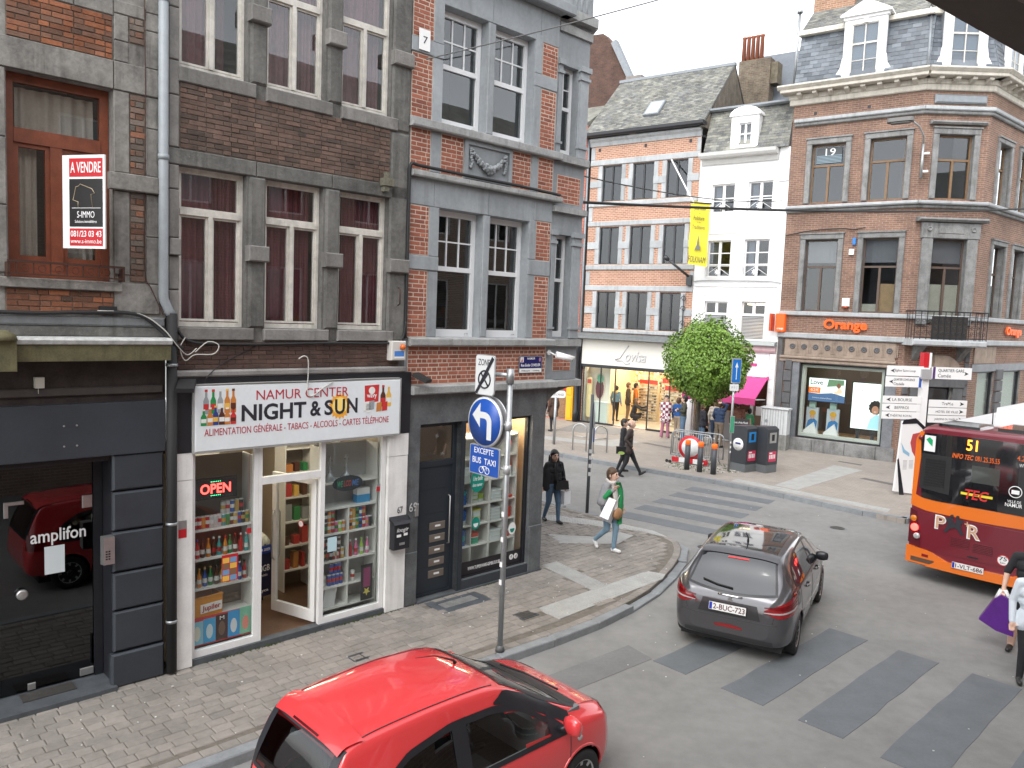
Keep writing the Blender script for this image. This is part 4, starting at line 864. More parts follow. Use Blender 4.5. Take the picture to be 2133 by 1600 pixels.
# sash windows with six-light tops
def sash(b,x0,x1,z0,z1,zt,blind=True):
    m=MB(); w=.07; ring(m,x0+.004,x1-.004,z0+.002,z1-.002,.17,.26,w,wb=.12,wt=.09)
    m.box(x0+w+.004,x1-w-.004,.175,.255,zt,zt+.075)
    cx0,cx1=x0+w+.004,x1-w-.004; zb,zu=zt+.075,z1-.092
    for i in (1,2): x=cx0+(cx1-cx0)*i/3; m.box(x-.011,x+.011,.195,.235,zb,zu)
    zc=(zb+zu)/2
    for i in range(3): a=cx0+(cx1-cx0)*i/3; c=cx0+(cx1-cx0)*(i+1)/3; m.box(a+(.011 if i else 0),c-(.011 if i<2 else 0),.196,.234,zc-.011,zc+.011)
    o=b.part('window',m,upvc); panes(o,[(cx0,cx1,z0+.122,zt),(cx0,cx1,zb,zu)],.212,glassc)
    part('sash_lift',MB().tube([((x0+x1)/2+.28,.17,z0+.05),((x0+x1)/2+.28,.15,z0+.06),((x0+x1)/2+.34,.15,z0+.06),((x0+x1)/2+.34,.17,z0+.05)],.005,5),steel,o)
    if blind:
        bm=MB(); z=z0+.1
        while z<z0+1.0: bm.add([(cx0,.30,z),(cx1,.30,z),(cx1,.33,z+.022),(cx0,.33,z+.022)],[(0,1,2,3)]); z+=.028
        part('blind',bm,M('brown_blind',(.17,.13,.11),.7),o)
for x0,x1,z0,z1,zt,bl in ((.48,1.38,7.65,9.40,8.53,False),(1.54,2.43,7.65,9.40,8.53,False),(.49,1.40,4.37,6.37,5.42,True),(1.56,2.45,4.37,6.37,5.42,True)): sash(C,x0,x1,z0,z1,zt,bl)
# corner oriel
yO=.03
m=MB(); wall(m,3.02,3.86,3.62,10.6,[(3.14,3.58,7.66,9.18),(3.14,3.58,4.40,6.24)],yO,.24); m.add([(3.86,yO,3.62),(4.15,.55,3.62),(4.15,.55,10.6),(3.86,yO,10.6)],[(0,1,2,3)]); m.add([(4.15,.55,3.62),(4.15,2.4,3.62),(4.15,2.4,10.6),(4.15,.55,10.6)],[(0,1,2,3)]); m.add([(3.02,yO,3.62),(3.02,2.4,3.62),(4.15,2.4,3.62),(4.15,.55,3.62),(3.86,yO,3.62)],[(0,1,2,3,4)])
C.part('oriel',m,stoneC)
m=MB(); m.box(3.03,4.1,1.2,1.24,3.7,10.5); C.part('oriel_room',m,room_m)
for z0,z1,zt in ((7.66,9.18,8.45),(4.40,6.24,5.40)):
    mm=MB(); ring(mm,3.145,3.575,z0,z1,yO+.14,yO+.22,.06,wb=.1); mm.box(3.205,3.515,yO+.145,yO+.215,zt,zt+.06); mm.box(3.35,3.37,yO+.16,yO+.2,zt+.06,z1-.06); mm.box(3.205,3.35,yO+.161,yO+.199,(zt+.06+z1-.06)/2-.01,(zt+z1)/2+.01); mm.box(3.37,3.515,yO+.161,yO+.199,(zt+.06+z1-.06)/2-.01,(zt+z1)/2+.01)
    o=C.part('window',mm,upvc); panes(o,[(3.205,3.515,z0+.1,zt),(3.205,3.515,zt+.06,z1-.06)],yO+.175,glassc)
    for x0,x1 in ((3.03,3.13),(3.6,3.82)):
        q=MB(); q.box(x0,x1,yO-.05,yO,z0-.02,z1+.04); q.box(x0-.02,x1+.02,yO-.075,yO,z0+.14,z0+.18); q.box(x0-.02,x1+.02,yO-.08,yO,z1-.18,z1-.13); q.box(x0-.03,x1+.03,yO-.09,yO,z1-.03,z1+.06); C.part('pilaster',q,stoneC)
for z0,z1,pr in ((7.5,7.62,.1),(6.62,6.72,.1),(4.235,4.36,.1),(3.5,3.61,.14),(9.72,9.86,.05),(9.94,10.1,.16)):
    m=MB(); P=[(3.02 if pr>.06 else 3.02,yO-pr),(3.88,yO-pr),(4.15+pr,.52),(4.15+pr,2.4),(3.3,2.4),(3.3,.3),(3.02,.02)]; m.prism(P,'z',z0,z1); C.part('oriel_ledge',m,stoneCl)
for a in ((3.145,3.745,6.805,7.275),(3.225,3.695,3.785,4.075)):
    bd_=C.part('brick_panel',MB().box(a[0]-.005,a[1]+.005,yO-.006,yO+.01,a[2]-.005,a[3]+.005),mortC); bricks(bd_,[a],.17,.050,.016,yO-.006,brickC,bond='flem',limit=45,dep=.005)
# arched bracket under the oriel
arc=[(3.05,3.45)]+[(3.10+.75*(1-cos(t)),3.05+.42*sin(t)) for t in [i*pi/2/8 for i in range(9)]]+[(3.9,3.5),(3.05,3.5)]
m=MB(); m.prism([(3.05,3.0)]+arc[1:],'y',.05,.4); C.part('bracket',m,stoneD)
# roof balustrade at the top corner
bal=C.part('balustrade',(lambda m:(m.box(2.9,3.2,-.1,.2,10.12,10.25),m.box(3.9,4.2,.3,.6,10.1,10.9),[m.lathe([(.05,10.12),(.03,10.3),(.06,10.45),(.03,10.7),(.05,10.75)],(3.3+.14*i,.05,0),8) for i in range(4)],m.box(2.9,3.9,-.02,.14,10.75,10.86),m)[-1])(MB()),stoneC)
# ground floor of C: dark marble, door, display window
marb=M('dark_marble',(.075,.08,.085),.35,var=.45,scale=3.5,col2=(.14,.15,.155),streak=.2)
hG=[(.24,1.09,.14,3.0),(1.17,2.73,.30,3.0)]
m=MB(); wall(m,.0,3.05,.12,3.49,hG,-.02,.2); m.add([(3.05,-.02,.12),(3.3,.6,.12),(3.3,.6,3.6),(3.05,-.02,3.6)],[(0,1,2,3)]); m.add([(3.3,.6,.12),(3.3,6,.12),(3.3,6,3.6),(3.3,.6,3.6)],[(0,1,2,3)]); C.part('ground_floor_wall',m,marb)
for x0,x1 in ((.0,.235),(2.735,3.055)): blk(C,x0,x1,.12,.98,.022,marb,'plinth',.01,y=-.02)
C.part('plinth_kerb',MB().box(.25,3.06,-.06,-.021,.1,.145),dkstone); C.part('window_base',MB().box(1.17,2.73,-.03,.15,.146,.298),anth)
dk=M('dark_blue_grey_paint',(.022,.028,.036),.4)
m=MB(); ring(m,.245,1.085,.15,2.99,.1,.17,.06,wb=.04); m.box(.305,1.025,.1,.17,2.28,2.37); dfr=C.part('front_door',m,dk)
part('door_leaf',MB().box(.307,1.023,.12,.16,.192,2.278),dk,dfr)
for z in (.62,1.05,1.5,1.9): part('panel_groove',MB().box(.31,.98,.1185,.12,z,z+.006),black_p,dfr)
panes(dfr,[(.305,1.025,2.37,2.93)],.13,glassw); part('pull_handle',MB().tube([(.96,.12,.95),(.96,.07,.97),(.96,.07,1.75),(.96,.12,1.77)],.013,8),steel,dfr)
for i in range(5):
    z=.42+.2*i; o=part('letter_plate',MB().cbox(.58,.90,.108,.121,z,z+.125,.004),M('bronze_steel',(.25,.21,.18),.4,.6),dfr); part('name_card',MB().box(.69,.8,.105,.108,z+.05,z+.08),white_m,dfr)
m=MB(); m.box(1.09,1.17,-.03,.14,.13,3.0); C.part('door_post',m,dk)
m=MB(); ring(m,1.175,2.725,.30,2.995,.05,.12,.045,wb=.02); cw=C.part('display_window',m,black_p); panes(cw,[(1.22,2.68,.32,2.95)],.085,glasss)
part('black_strip',MB().box(1.22,2.68,.0795,.0845,.32,.56),M('vinyl_black',(.015,.012,.016),.3),cw); txt(cw,'WWW.TUPPERWARE-GEMBLOUX.BE',1.40,2.15,.40,.46,.079,wht_t)
for x,s in ((2.42,'f'),(2.53,'d')): part('social_icon',MB().flat(circ(x,.45,.05,14),.0795),white_m,cw); txt(cw,s,x-.018,x+.018,.42,.48,.0765,blk_t)
grn=M('green_vinyl',(.0,.23,.17),.4)
part('green_sticker',MB().flat(circ(1.56,1.93,.155,24,.19),.0840),grn,cw); txt(cw,'Une bulle',1.46,1.67,1.94,2.02,.081,wht_t,shear=.3); txt(cw,'dans namur',1.45,1.67,1.84,1.9,.081,wht_t,shear=.3)
for x,z in ((1.55,1.2),(2.42,.97)):
    part('green_sticker',MB().flat(circ(x,z,.09,20,.11),.0840),grn if x<2 else white_m,cw); part('green_sticker',MB().flat(circ(x,z,.055,14,.07,pi,2*pi),.0815),white_m if x<2 else grn,cw)
m=MB(); m.box(1.12,2.8,.14,1.5,.12,.3); C.part('display_floor',m,M('display_grey',(.16,.17,.17),.6))
m=MB(); m.box(1.1,1.14,.14,1.5,.3,3.1); m.box(2.8,2.84,.14,1.5,.3,3.1); m.box(1.14,2.8,1.46,1.5,.3,3.1); m.box(1.1,2.84,.14,1.5,3.1,3.14); C.part('display_room',m,M('warm_panel',(.45,.33,.22),.7))
C.part('display_lamp',MB().box(1.3,2.65,.35,.5,3.02,3.07),M('warm_lamp',(1,.85,.6),.5,emit=16,ecol=(1,.82,.58)))
tu=shelving('display_shelves','white cube shelving filled with coloured food boxes in corner shop window',1.25,2.60,[2.65,2.30,1.90,1.5,1.14,.78],.2,.55,divs=[(1.55,.3,1.9),(1.95,.3,2.65),(1.97,.3,2.65),(2.3,.3,2.65)],top=2.68,back=M('white_back',(.6,.62,.6),.6))
ref=M('teal_lid',(.0,.2,.22),.4)
tub={'blue':(.02,.12,.42),'teal':(.0,.3,.32),'lime':(.35,.5,.08),'yellow':(.62,.58,.05),'frosted':(.6,.65,.65),'red':(.62,.06,.03),'green':(.02,.35,.2)}
tm={k:M('tub_'+k,v,.3) for k,v in tub.items()}
def tubs(u,d,z,seq,w=.09,h=.06):
    for c,l in seq:
        m=MB(); m.prism(rrect(-w,w,-w,w,.03,3),'z',0,h-.012,0); m.prism(rrect(-w-.008,w+.008,-w-.008,w+.008,.03,3),'z',h-.012,h,1)
        tag(part('food_box',m,[tm[c],tm[l]],loc=ABC.w(u,d,z),rz=ABC.rz),'%s food box with %s lid stacked in corner shop window'%(c,l),'food box','food boxes in the corner shop window'); z+=h+.001
tubs(1.38,.33,1.5,[('blue','blue'),('blue','blue'),('blue','teal'),('teal','teal')]); tubs(1.68,.33,1.5,[('frosted','lime'),('frosted','lime'),('frosted','lime')],.07,.07); tubs(1.82,.33,1.5,[('frosted','lime'),('lime','lime')],.06,.07)
tubs(2.13,.33,1.5,[('frosted','frosted')]*3,.12); tubs(1.38,.33,1.14,[('frosted','frosted'),('blue','blue'),('blue','blue')],.09,.085); tubs(1.72,.33,1.14,[('frosted','yellow'),('frosted','yellow')],.085,.12)
tubs(2.13,.33,1.14,[('frosted','frosted')]*4,.12,.055); tubs(2.44,.33,1.5,[('red','red')],.1,.04); tubs(2.44,.33,1.14,[('red','red'),('red','red'),('red','red')],.09,.06); tubs(1.38,.33,.78,[('blue','blue'),('teal','teal'),('blue','blue')],.09,.09)
tubs(1.70,.33,.78,[('green','green'),('green','frosted'),('red','red')],.08,.06); tubs(2.13,.33,.78,[('frosted','frosted'),('frosted','frosted')],.13,.09); tubs(2.44,.33,.78,[('red','red'),('red','frosted')],.08,.06)
tubs(1.42,.33,1.9,[('frosted','frosted'),('frosted','frosted')],.1,.12); tubs(1.75,.33,1.9,[('frosted','frosted')],.09,.15); tubs(2.44,.33,1.9,[('frosted','red')],.08,.2)
# name plates, number, camera
ss=thing('street_name_plate','blue enamel street name plate on the red brick of corner house','street sign',ABC.w(2.605,-.02,3.76),ABC.rz)
part('plate',MB().box(-.285,.285,-.012,0,0,.30),galv,ss); part('blue_face',MB().box(-.27,.27,-.0145,-.012,.085,.288),M('enamel_blue',(.01,.012,.12),.3),ss); part('white_band',MB().box(-.27,.27,-.0145,-.012,.012,.08),white_m,ss)
txt(ss,'NAMUR',-.09,.1,.235,.275,-.0148,wht_t,bold=.01); txt(ss,'Rue Emile CUVELIER',-.24,.24,.115,.165,-.0148,wht_t,bold=.008); txt(ss,'Préfecture  -  continue',-.22,.22,.03,.055,-.0148,blk_t)
part('emblem',MB().box(-.26,-.18,-.0155,-.0145,.19,.28),white_m,ss); part('emblem',MB().flat([(-.24,.195),(-.22,.27),(-.2,.2)],-.0155,0,.001),fr_,ss); part('emblem',MB().flat(circ(.225,.235,.025,10,.04),-.0145,0,.001),M('pale_red_blue',(.4,.2,.3),.5),ss)
cc=thing('security_camera','white security camera on a bracket beside the street name plate','camera',ABC.w(3.06,-.02,4.06),ABC.rz)
part('bracket',MB().tube([(0,0,.06),(.0,-.08,.05),(.06,-.16,.0)],.012,8),white_m,cc); part('mount',MB().lathe([(.05,0),(.045,-.02)],(0,-.001,.06),12,axis='y'),white_m,cc)
a=Vector((.02,-.17,.02)); b=Vector((.28,-.32,-.05)); part('body',MB().bar(a,b,.045,12),white_m,cc); part('lens',MB().bar(b,b+(b-a)*.04,.036,12),rubber,cc); part('sunshield',MB().bar(a+Vector((0,0,.035)),b+(b-a)*.12+Vector((0,0,.03)),.036,10),white_m,cc)
C.txt('69',.05,.2,1.64,1.78,-.0425,M('number_grey',(.5,.5,.5),.4),name='house_number')
db=C.part('doorbell',MB().cbox(.17,.232,-.05,-.021,1.55,1.75,.006),steel)
pl=thing('number_plate_board','small white plate marked 7 on the corner house stone','sign',ABC.w(.09,-.045,8.62),ABC.rz); part('plate',MB().box(-.1,.1,-.01,0,0,.3),white_m,pl); txt(pl,'7',-.03,.05,.1,.2,-.011,blk_t)
# ================================================================== far row (frame OPP) and the orange corner
class Face:
    """a facade plane of a building whose root may stand in another frame"""
    def __init__(s, root, fr):
        s.root=root; s.fr=fr; R=Matrix.Translation(root.location)@Matrix.Rotation(root.rotation_euler.z,4,'Z')
        s.M=R.inverted()@(Matrix.Translation(fr.o)@Matrix.Rotation(fr.rz,4,'Z'))
    def place(s,o): o.location=s.M.translation; o.rotation_euler=s.M.to_euler(); return o
    def part(s,name,mb,mats,**k): return s.place(part(name,mb,mats,s.root,**k))
    def txt(s,*a,**k): return s.place(txt(s.root,*a,**k))
def fb(F,x0,x1,z0,z1,pr,mat,name='stone_block',bev=.01,y=0): m=MB(); m.cbox(x0,x1,y-pr,y+.02,z0,z1,bev,0,random.random()+.01); return F.part(name,m,mat)
def prof(F,x0,x1,pts,mat,name): m=MB(); m.prism(pts,'x',x0,x1); return F.part(name,m,mat)
def slates(F,x0,x1,P0,P1,sw,sh,mat,limit,skip=None,name='slate',bow=0,xf=None,under=None):
    """overlapping slates from eaves P0=(y,z) up to P1"""
    dy,dz=P1[0]-P0[0],P1[1]-P0[1]; Ls=math.hypot(dy,dz); ty,tz=dy/Ls,dz/Ls; ny,nz=-tz,ty
    um=MB()
    a0=x0; b0=x1
    if xf: q0=xf(0); q1=xf(1)
    else: q0=q1=(x0,x1)
    um.add([(q0[0],P0[0],P0[1]),(q0[1],P0[0],P0[1]),(q1[1],P1[0],P1[1]),(q1[0],P1[0],P1[1]),(q0[0],P0[0]+.1,P0[1]),(q0[1],P0[0]+.1,P0[1]),(q1[1],P1[0]+.1,P1[1]),(q1[0],P1[0]+.1,P1[1])],[(0,1,2,3),(7,6,5,4),(0,4,5,1),(3,2,6,7),(0,3,7,4),(1,5,6,2)])
    base=F.part('roof',um,under or mat)
    rows=int(Ls/sh); L=[]
    for j in range(rows):
        s0=j*sh; t=(s0+sh*.5)/Ls; xa,xb=xf(t) if xf else (x0,x1)
        x=xa-(sw/2 if j%2 else 0)
        while x<xb-.02:
            a,b=max(x+.004,xa),min(x+sw-.004,xb)
            if b-a>.03 and not (skip and skip((a+b)/2,P0[1]+tz*(s0+sh/2))): L.append((a,b,s0,s0+sh*1.25))
            x+=sw
    random.shuffle(L); m=MB()
    un=MB(); un.add([(-.5,-1,0),(.5,-1,0),(.5,-.05,1),(-.5,-.05,1),(-.5,0,0),(.5,0,0),(.5,0,1),(-.5,0,1)],[(0,1,2,3),(0,4,5,1),(0,3,7,4),(1,5,6,2),(3,2,6,7)])
    me=un.mesh(name,[mat]); th=.012
    rx=atan2(-dy,dz)
    for i,(a,b,s0,s1) in enumerate(L):
        th_=th*random.uniform(.7,1.4)
        if i<limit:
            o=link(name,me,base,((a+b)/2,P0[0]+ty*s0+ny*.003,P0[1]+tz*s0+nz*.003)); o.scale=(b-a,th_,min(s1,Ls)-s0); o.rotation_euler=(rx,0,random.uniform(-.01,.01))
        else:
            vs=[]
            for (x,y,z) in un.v:
                s=s0+(min(s1,Ls)-s0)*z; n=-y*th_+.003
                vs.append(((a+b)/2+x*(b-a),P0[0]+ty*s+ny*n,P0[1]+tz*s+nz*n))
            m.add(vs,un.f,0,random.random())
    if m.f: part('slate_courses',m,mat,base,kind='stuff')
    return base
brickF=M('far_brown_brick',(.27,.145,.10),.9,brick=(.22,.07,.009,(.33,.27,.215),(.185,.095,.07)),var=.35,scale=1.1,bump=.4,bscale=40)
brickL=M('far_orange_brick',(.46,.225,.145),.9,brick=(.2,.075,.012,(.52,.42,.33),(.34,.14,.085)),var=.12,scale=1.5,bump=.3,bscale=40)
brickE=M('old_gable_brick',(.14,.075,.055),.95,brick=(.22,.07,.009,(.12,.08,.065),(.09,.055,.045)),var=.4,scale=2,bump=.5,bscale=25)
stoneF=M('grey_window_stone',(.28,.28,.275),.75,var=.45,scale=3,streak=.45,bump=.3,bscale=40,rnd=.12)
stoneL=M('pale_grey_stone',(.47,.49,.50),.75,var=.22,scale=2.5,streak=.3,bump=.3,bscale=40,rnd=.15)
slateO=M('blue_slate',(.17,.19,.215),.5,rnd=.6,col2=(.085,.10,.12),var=.3,scale=1.2,bump=.15,bscale=60)
slateL=M('lichen_slate',(.17,.175,.175),.8,rnd=.55,col2=(.30,.295,.25),var=.5,scale=2.4,bump=.3,bscale=40,speck=.25)
zinc=M('zinc_sheet',(.26,.28,.30),.5,.3,var=.2,scale=6)
cream_p=M('cream_paint',(.66,.62,.54),.6,var=.2,scale=5,streak=.35)
white_w=M('white_render',(.80,.80,.80),.7,var=.05,scale=2,bump=.1,bscale=30)
woodw=M('tan_window_wood',(.22,.13,.065),.55,var=.3,scale=9)
dkfr=M('anthracite_frame',(.03,.033,.037),.4)
glassf=GLASS('far_glass',(.8,.82,.84),ior=1.5,refl=1.0,wav=.01)
roomf=M('far_dim_room',(.10,.10,.105),.9)
# ------------------------------------------------------------------ orange phone-shop corner
O=thing('corner_shop_building','brown brick corner building with slate mansard roof and orange phone shop','building',OPP.w(-.72,0,.12),OPP.rz)
F1=Face(O,OPP); F2=Face(O,CHF); F3=Face(O,RGT)
hO1=[(.05,1.23,9.30,11.42),(2.05,3.22,9.30,11.44),(.05,1.2,5.35,7.98),(2.06,3.22,5.35,7.98),(.15,3.15,.60,3.42)]
hO2=[(.56,1.75,9.30,11.46),(.62,1.79,5.0,7.96),(.62,1.72,.14,2.85)]
hO3=[(.95,2.1,9.30,11.40),(3.05,4.2,9.30,11.40),(1.15,2.3,5.35,7.9),(3.15,4.3,5.35,7.9),(.85,2.4,.6,3.4),(3.2,5.2,.6,3.4)]
for F,x1,h in ((F1,3.68,hO1),(F2,2.25,hO2),(F3,8,hO3)):
    m=MB(); wall(m,-.72 if F is F1 else 0,x1,.12,12.95,h,0,.3,0,1); F.part('wall',m,[brickF,stoneF])
m=MB(); P=[(-.72,.32),(3.60,.32)]; 
inner=[loc2(OPP,RGT.w(8,.35)),loc2(OPP,RGT.w(8,5)),(-.72,5.5)]
q=[loc2(OPP,CHF.w(.1,.33)),loc2(OPP,CHF.w(2.1,.33))]
for d_ in (3.2,):
    b1=MB(); b1.box(-.7,4.2,d_,d_+.05,4.2,13); F1.part('room_back',b1,roomf)
b1=MB(); b1.box(-.72,-.68,.31,3.2,.12,13); F1.part('side_wall',b1,roomf)
b1=MB(); b1.box(.3,8,3.0,3.05,.12,13); F3.part('room_back',b1,roomf)
for z in (4.0,8.5,12.9):
    mm=MB(); mm.prism([(-.68,.31),(3.5,.31),q[0],q[1],loc2(OPP,RGT.w(.2,.33)),loc2(OPP,RGT.w(7.9,.33)),loc2(OPP,RGT.w(7.9,3.0)),(3.9,3.2),(-.68,3.2)],'z',z,z+.1); F1.part('floor_slab',mm,roomf)
def surround(F,x0,x1,z0,z1,w=.19,hood=False):
    m=MB(); 
    m.cbox(x0-w,x0,-.07,.03,z0,z1,.02); m.cbox(x1,x1+w,-.07,.03,z0,z1,.02); m.cbox(x0-w,x1+w,-.075,.03,z1+.002,z1+w,.02); m.box(x0-w-.03,x1+w+.03,-.11,.02,z1+w+.002,z1+w+.05)
    F.part('window_surround',m,stoneF)
def timber(F,x0,x1,z0,z1,zt,mat=woodw,y=.14,board=(),shade=0):
    m=MB(); w=.055; ring(m,x0+.004,x1-.004,z0+.003,z1-.003,y,y+.08,w); xm=(x0+x1)/2
    m.box(x0+w+.004,x1-w-.004,y-.015,y+.08,zt,zt+.07); m.box(xm-.04,xm+.04,y-.01,y+.08,z0+w+.004,zt)
    o=F.part('window',m,mat); r=[(x0+w+.005,xm-.041,z0+w+.004,zt),(xm+.041,x1-w-.005,z0+w+.004,zt),(x0+w+.005,x1-w-.005,zt+.07,z1-w-.004)]
    panes(o,r,y+.035,glassf)
    for k,h,c in board: part('board',MB().box(r[k][0],r[k][1],y+.06,y+.075,r[k][2],r[k][2]+h),c,o)
    if shade: part('roller_shutter',MB().box(r[2][0],r[2][1],y+.06,y+.075,r[2][2]+.12*shade,r[2][3]),M('grey_shutter',(.2,.2,.2),.6,streak=.2),o)
    return o
ply=M('plywood',(.50,.33,.16),.8,var=.2,scale=4); chip=M('pale_board',(.58,.55,.42),.8,var=.15,scale=5); mint=M('mint_board',(.5,.56,.5),.7)
for (x0,x1,z0,z1) in (hO1[:4]): surround(F1,x0,x1,z0,z1)
w19=timber(F1,*hO1[0],10.62); timber(F1,*hO1[1],10.62); timber(F1,*hO1[2],6.95,M('dark_window_wood',(.09,.06,.045),.5),shade=1); timber(F1,*hO1[3],6.95,MATS['dark_window_wood'],board=((1,.98,ply),(0,.26,chip)),shade=1)
ns=part('number_panel',MB().box(.2,1.08,.13,.14,10.75,11.3),M('slate_panel',(.06,.065,.07),.5),w19)
for i in range(6): part('stripe',MB().box(.2,1.08,.126,.13,10.76+.05*i,10.78+.05*i),M('stripe_blue',(.22,.32,.38),.5),w19)
txt(w19,'19',.5,.85,11.02,11.28,.129,wht_t)
surround(F2,*hO2[0],w=.2); timber(F2,*hO2[0],10.6); fb(F2,.2,2.12,11.78,11.9,.2,stoneF,'hood',.06)
m=MB(); m.cbox(.25,.62,-.1,.03,5.0,7.96,.02); m.cbox(1.79,2.15,-.1,.03,5.0,7.96,.02); m.cbox(.2,2.2,-.12,.03,7.962,8.5,.02); F2.part('window_surround',m,stoneF)
for x in (.45,1.95): F2.part('roundel',MB().lathe([(.09,-.12),(.09,-.15),(.05,-.16),(.05,-.145),(.001,-.145)],(x,0,8.28),14,axis='y'),stoneF)
F2.part('recess_panel',MB().cbox(.75,1.65,-.14,-.121,8.12,8.4,.02),stoneF)
fb(F2,.0,2.42,8.52,8.66,.28,stoneF,'hood',.08)
timber(F2,.62,1.79,5.0,7.96,6.95,MATS['dark_window_wood'],board=((0,1.35,chip),(1,1.35,chip)),shade=1)
for h in hO3[:4]:
    surround(F3,*h,w=.16); timber(F3,*h,h[2]+(h[3]-h[2])*.6,woodw if h[2]>9 else MATS['dark_window_wood'],y=.2,board=() if h[2]>9 else ((0,1.1,mint),(1,1.1,mint)))
# bands round the corner: profile swept over three faces
def band(z0,z1,pr,mat,name,segs=1,bev=.03,f1x0=-.72,hi=8):
    for F,x0,x1 in ((F1,f1x0,3.68+pr*.24),(F2,-pr*.24,2.25+pr*.37),(F3,-pr*.37,hi)):
        m=MB(); m.prism([(.02,z0),(-pr+bev,z0),(-pr,z0+bev),(-pr,z1-bev*.5),(-pr+bev*.5,z1),(.02,z1)],'x',x0,x1); F.part(name,m,mat)
band(5.18,5.34,.12,stoneL,'sill_band'); band(4.33,4.53,.14,stoneL,'band',bev=.04); band(8.98,9.09,.1,stoneF,'string_course'); band(9.095,9.22,.22,stoneL,'string_course',bev=.04); band(12.12,12.24,.1,stoneF,'string_course',f1x0=-.62); band(12.243,12.38,.17,stoneL,'string_course',f1x0=-.62)
# main cornice with modillions
cr=M('cornice_cream',(.58,.54,.47),.65,var=.25,scale=4,streak=.35)
band(12.9,13.1,.10,cr,'cornice',f1x0=-.85); band(13.10,13.28,.14,cr,'cornice',f1x0=-.88); band(13.285,13.40,.52,cr,'cornice',f1x0=-1.1,bev=.02); band(13.402,13.56,.62,cr,'cornice',f1x0=-1.2,bev=.09)
for F,xs in ((F1,[-.45+.545*i for i in range(8)]),(F2,[.3+.55*i for i in range(4)]),(F3,[.3+.55*i for i in range(8)])):
    for x in xs:
        m=MB(); m.prism([(-.13,13.28),(-.42,13.28),(-.42,13.2),(-.2,13.12),(-.13,13.12)],'x',x-.075,x+.075); F.part('modillion',m,cr)
# mansard
def holes_d(F):
    return (lambda x,z: .85<x<2.4) if F is F1 else ((lambda x,z: .35<x<1.95) if F is F2 else (lambda x,z: .7<x<2.2))
slates(F1,-.72,3.75,(-.15,13.58),(.35,15.5),.29,.16,slateO,170,skip=holes_d(F1),under=slateO); slates(F2,-.04,2.3,(-.15,13.58),(.35,15.5),.29,.16,slateO,80,skip=holes_d(F2),under=slateO,xf=lambda t:(-.04+.1*t,2.3-.2*t)); slates(F3,-.05,7,(-.15,13.58),(.35,15.5),.29,.16,slateO,50,skip=holes_d(F3),under=slateO,xf=lambda t:(-.05+.2*t,7))
for F,x0,x1 in ((F1,-.76,3.72),(F2,-.0,2.22),(F3,.05,7)): prof(F,x0,x1,[(.22,15.48),(.15,15.5),(.15,15.6),(.2,15.68),(.4,15.7),(.4,15.48)],cream_p,'roof_rail')
slates(F1,-.72,3.5,(.32,15.7),(2.6,17.6),.25,.15,slateL,0,under=slateL); slates(F2,.2,2.1,(.32,15.7),(2.6,17.6),.25,.15,slateL,0,under=slateL,xf=lambda t:(.2+.5*t,2.1-.8*t))
F1.part('hip',MB().tube([(3.70,-.15,13.58),(3.6,.35,15.5)],.05,8),zinc)
def dormer(F,x0,x1,z0,z1,y,ped=True):
    m=MB(); w=.26; m.box(x0,x0+w,y,y+.14,z0,z1); m.box(x1-w,x1,y,y+.14,z0,z1); m.box(x0+w,x1-w,y,y+.14,z1-.16,z1); m.box(x0+w,x1-w,y,y+.14,z0,z0+.06)
    m.box(x0-.05,x1+.05,y-.05,y+.14,z1,z1+.10); xm=(x0+x1)/2
    m.box(xm-.07,xm+.07,y-.04,y+.1,z1-.16,z1-.001)
    o=F.part('dormer',m,white_w)
    if ped:
        q=MB(); q.prism([(x0-.14,z1+.1),(x1+.14,z1+.1),(x1+.14,z1+.17),(xm,z1+.62),(x0-.14,z1+.17)],'y',y-.14,y+.9); q.prism([(x0+.1,z1+.19),(x1-.1,z1+.19),(xm,z1+.47)],'y',y-.16,y-.141); part('pediment',q,white_w,o)
    c=MB(); c.box(x0+.02,x1-.02,y+.14,y+1.0,z0,z1+.1); part('dormer_cheek',c,zinc,o)
    s=MB(); ring(s,x0+w,x1-w,z0+.06,z1-.16,y+.03,y+.09,.035); s.box(xm-.018,xm+.018,y+.035,y+.085,z0+.095,z1-.195); zc=z0+.06+(z1-z0-.22)*.62; s.box(x0+w+.035,xm-.018,y+.036,y+.084,zc-.03,zc+.03); s.box(xm+.018,x1-w-.035,y+.036,y+.084,zc-.03,zc+.03); zz=z0+.06+(z1-z0-.22)*.3; s.box(x0+w+.035,xm-.018,y+.045,y+.075,zz-.01,zz+.01); s.box(xm+.018,x1-w-.035,y+.045,y+.075,zz-.01,zz+.01)
    part('window',s,oldwhite,o); g=MB(); g.box(x0+w+.03,x1-w-.03,y+.055,y+.06,z0+.09,z1-.19); part('pane',g,glassf,o); part('blind',MB().box(x0+w+.03,x1-w-.03,y+.11,y+.12,z0+.09,z1-.19),M('blue_grey_blind',(.22,.26,.30),.8),o)
    for sx in (-1,1):
        v=MB(); xb=x0 if sx<0 else x1; v.prism([(xb,z0),(xb+sx*.22,z0),(xb+sx*.2,z0+.2),(xb+sx*.08,z0+.4),(xb+sx*.03,z0+.7),(xb,z0+.75)],'y',y+.02,y+.12); part('scroll',v,white_w,o)
dormer(F1,.92,2.32,13.62,15.62,-.12); dormer(F2,.42,1.86,13.62,15.62,-.12); dormer(F3,.75,2.15,13.62,15.62,-.12)
cO=MB(); cO.box(-.72,.75,1.6,2.4,15.2,18.6); F1.part('chimney',cO,M('orange_chimney_brick',(.40,.22,.13),.9,brick=(.22,.075,.01,(.45,.36,.28),(.3,.15,.09)),var=.3,scale=3)); 
F2.part('stone_tablet',MB().cbox(.3,2.05,-.1,.02,12.48,12.78,.05),zinc)
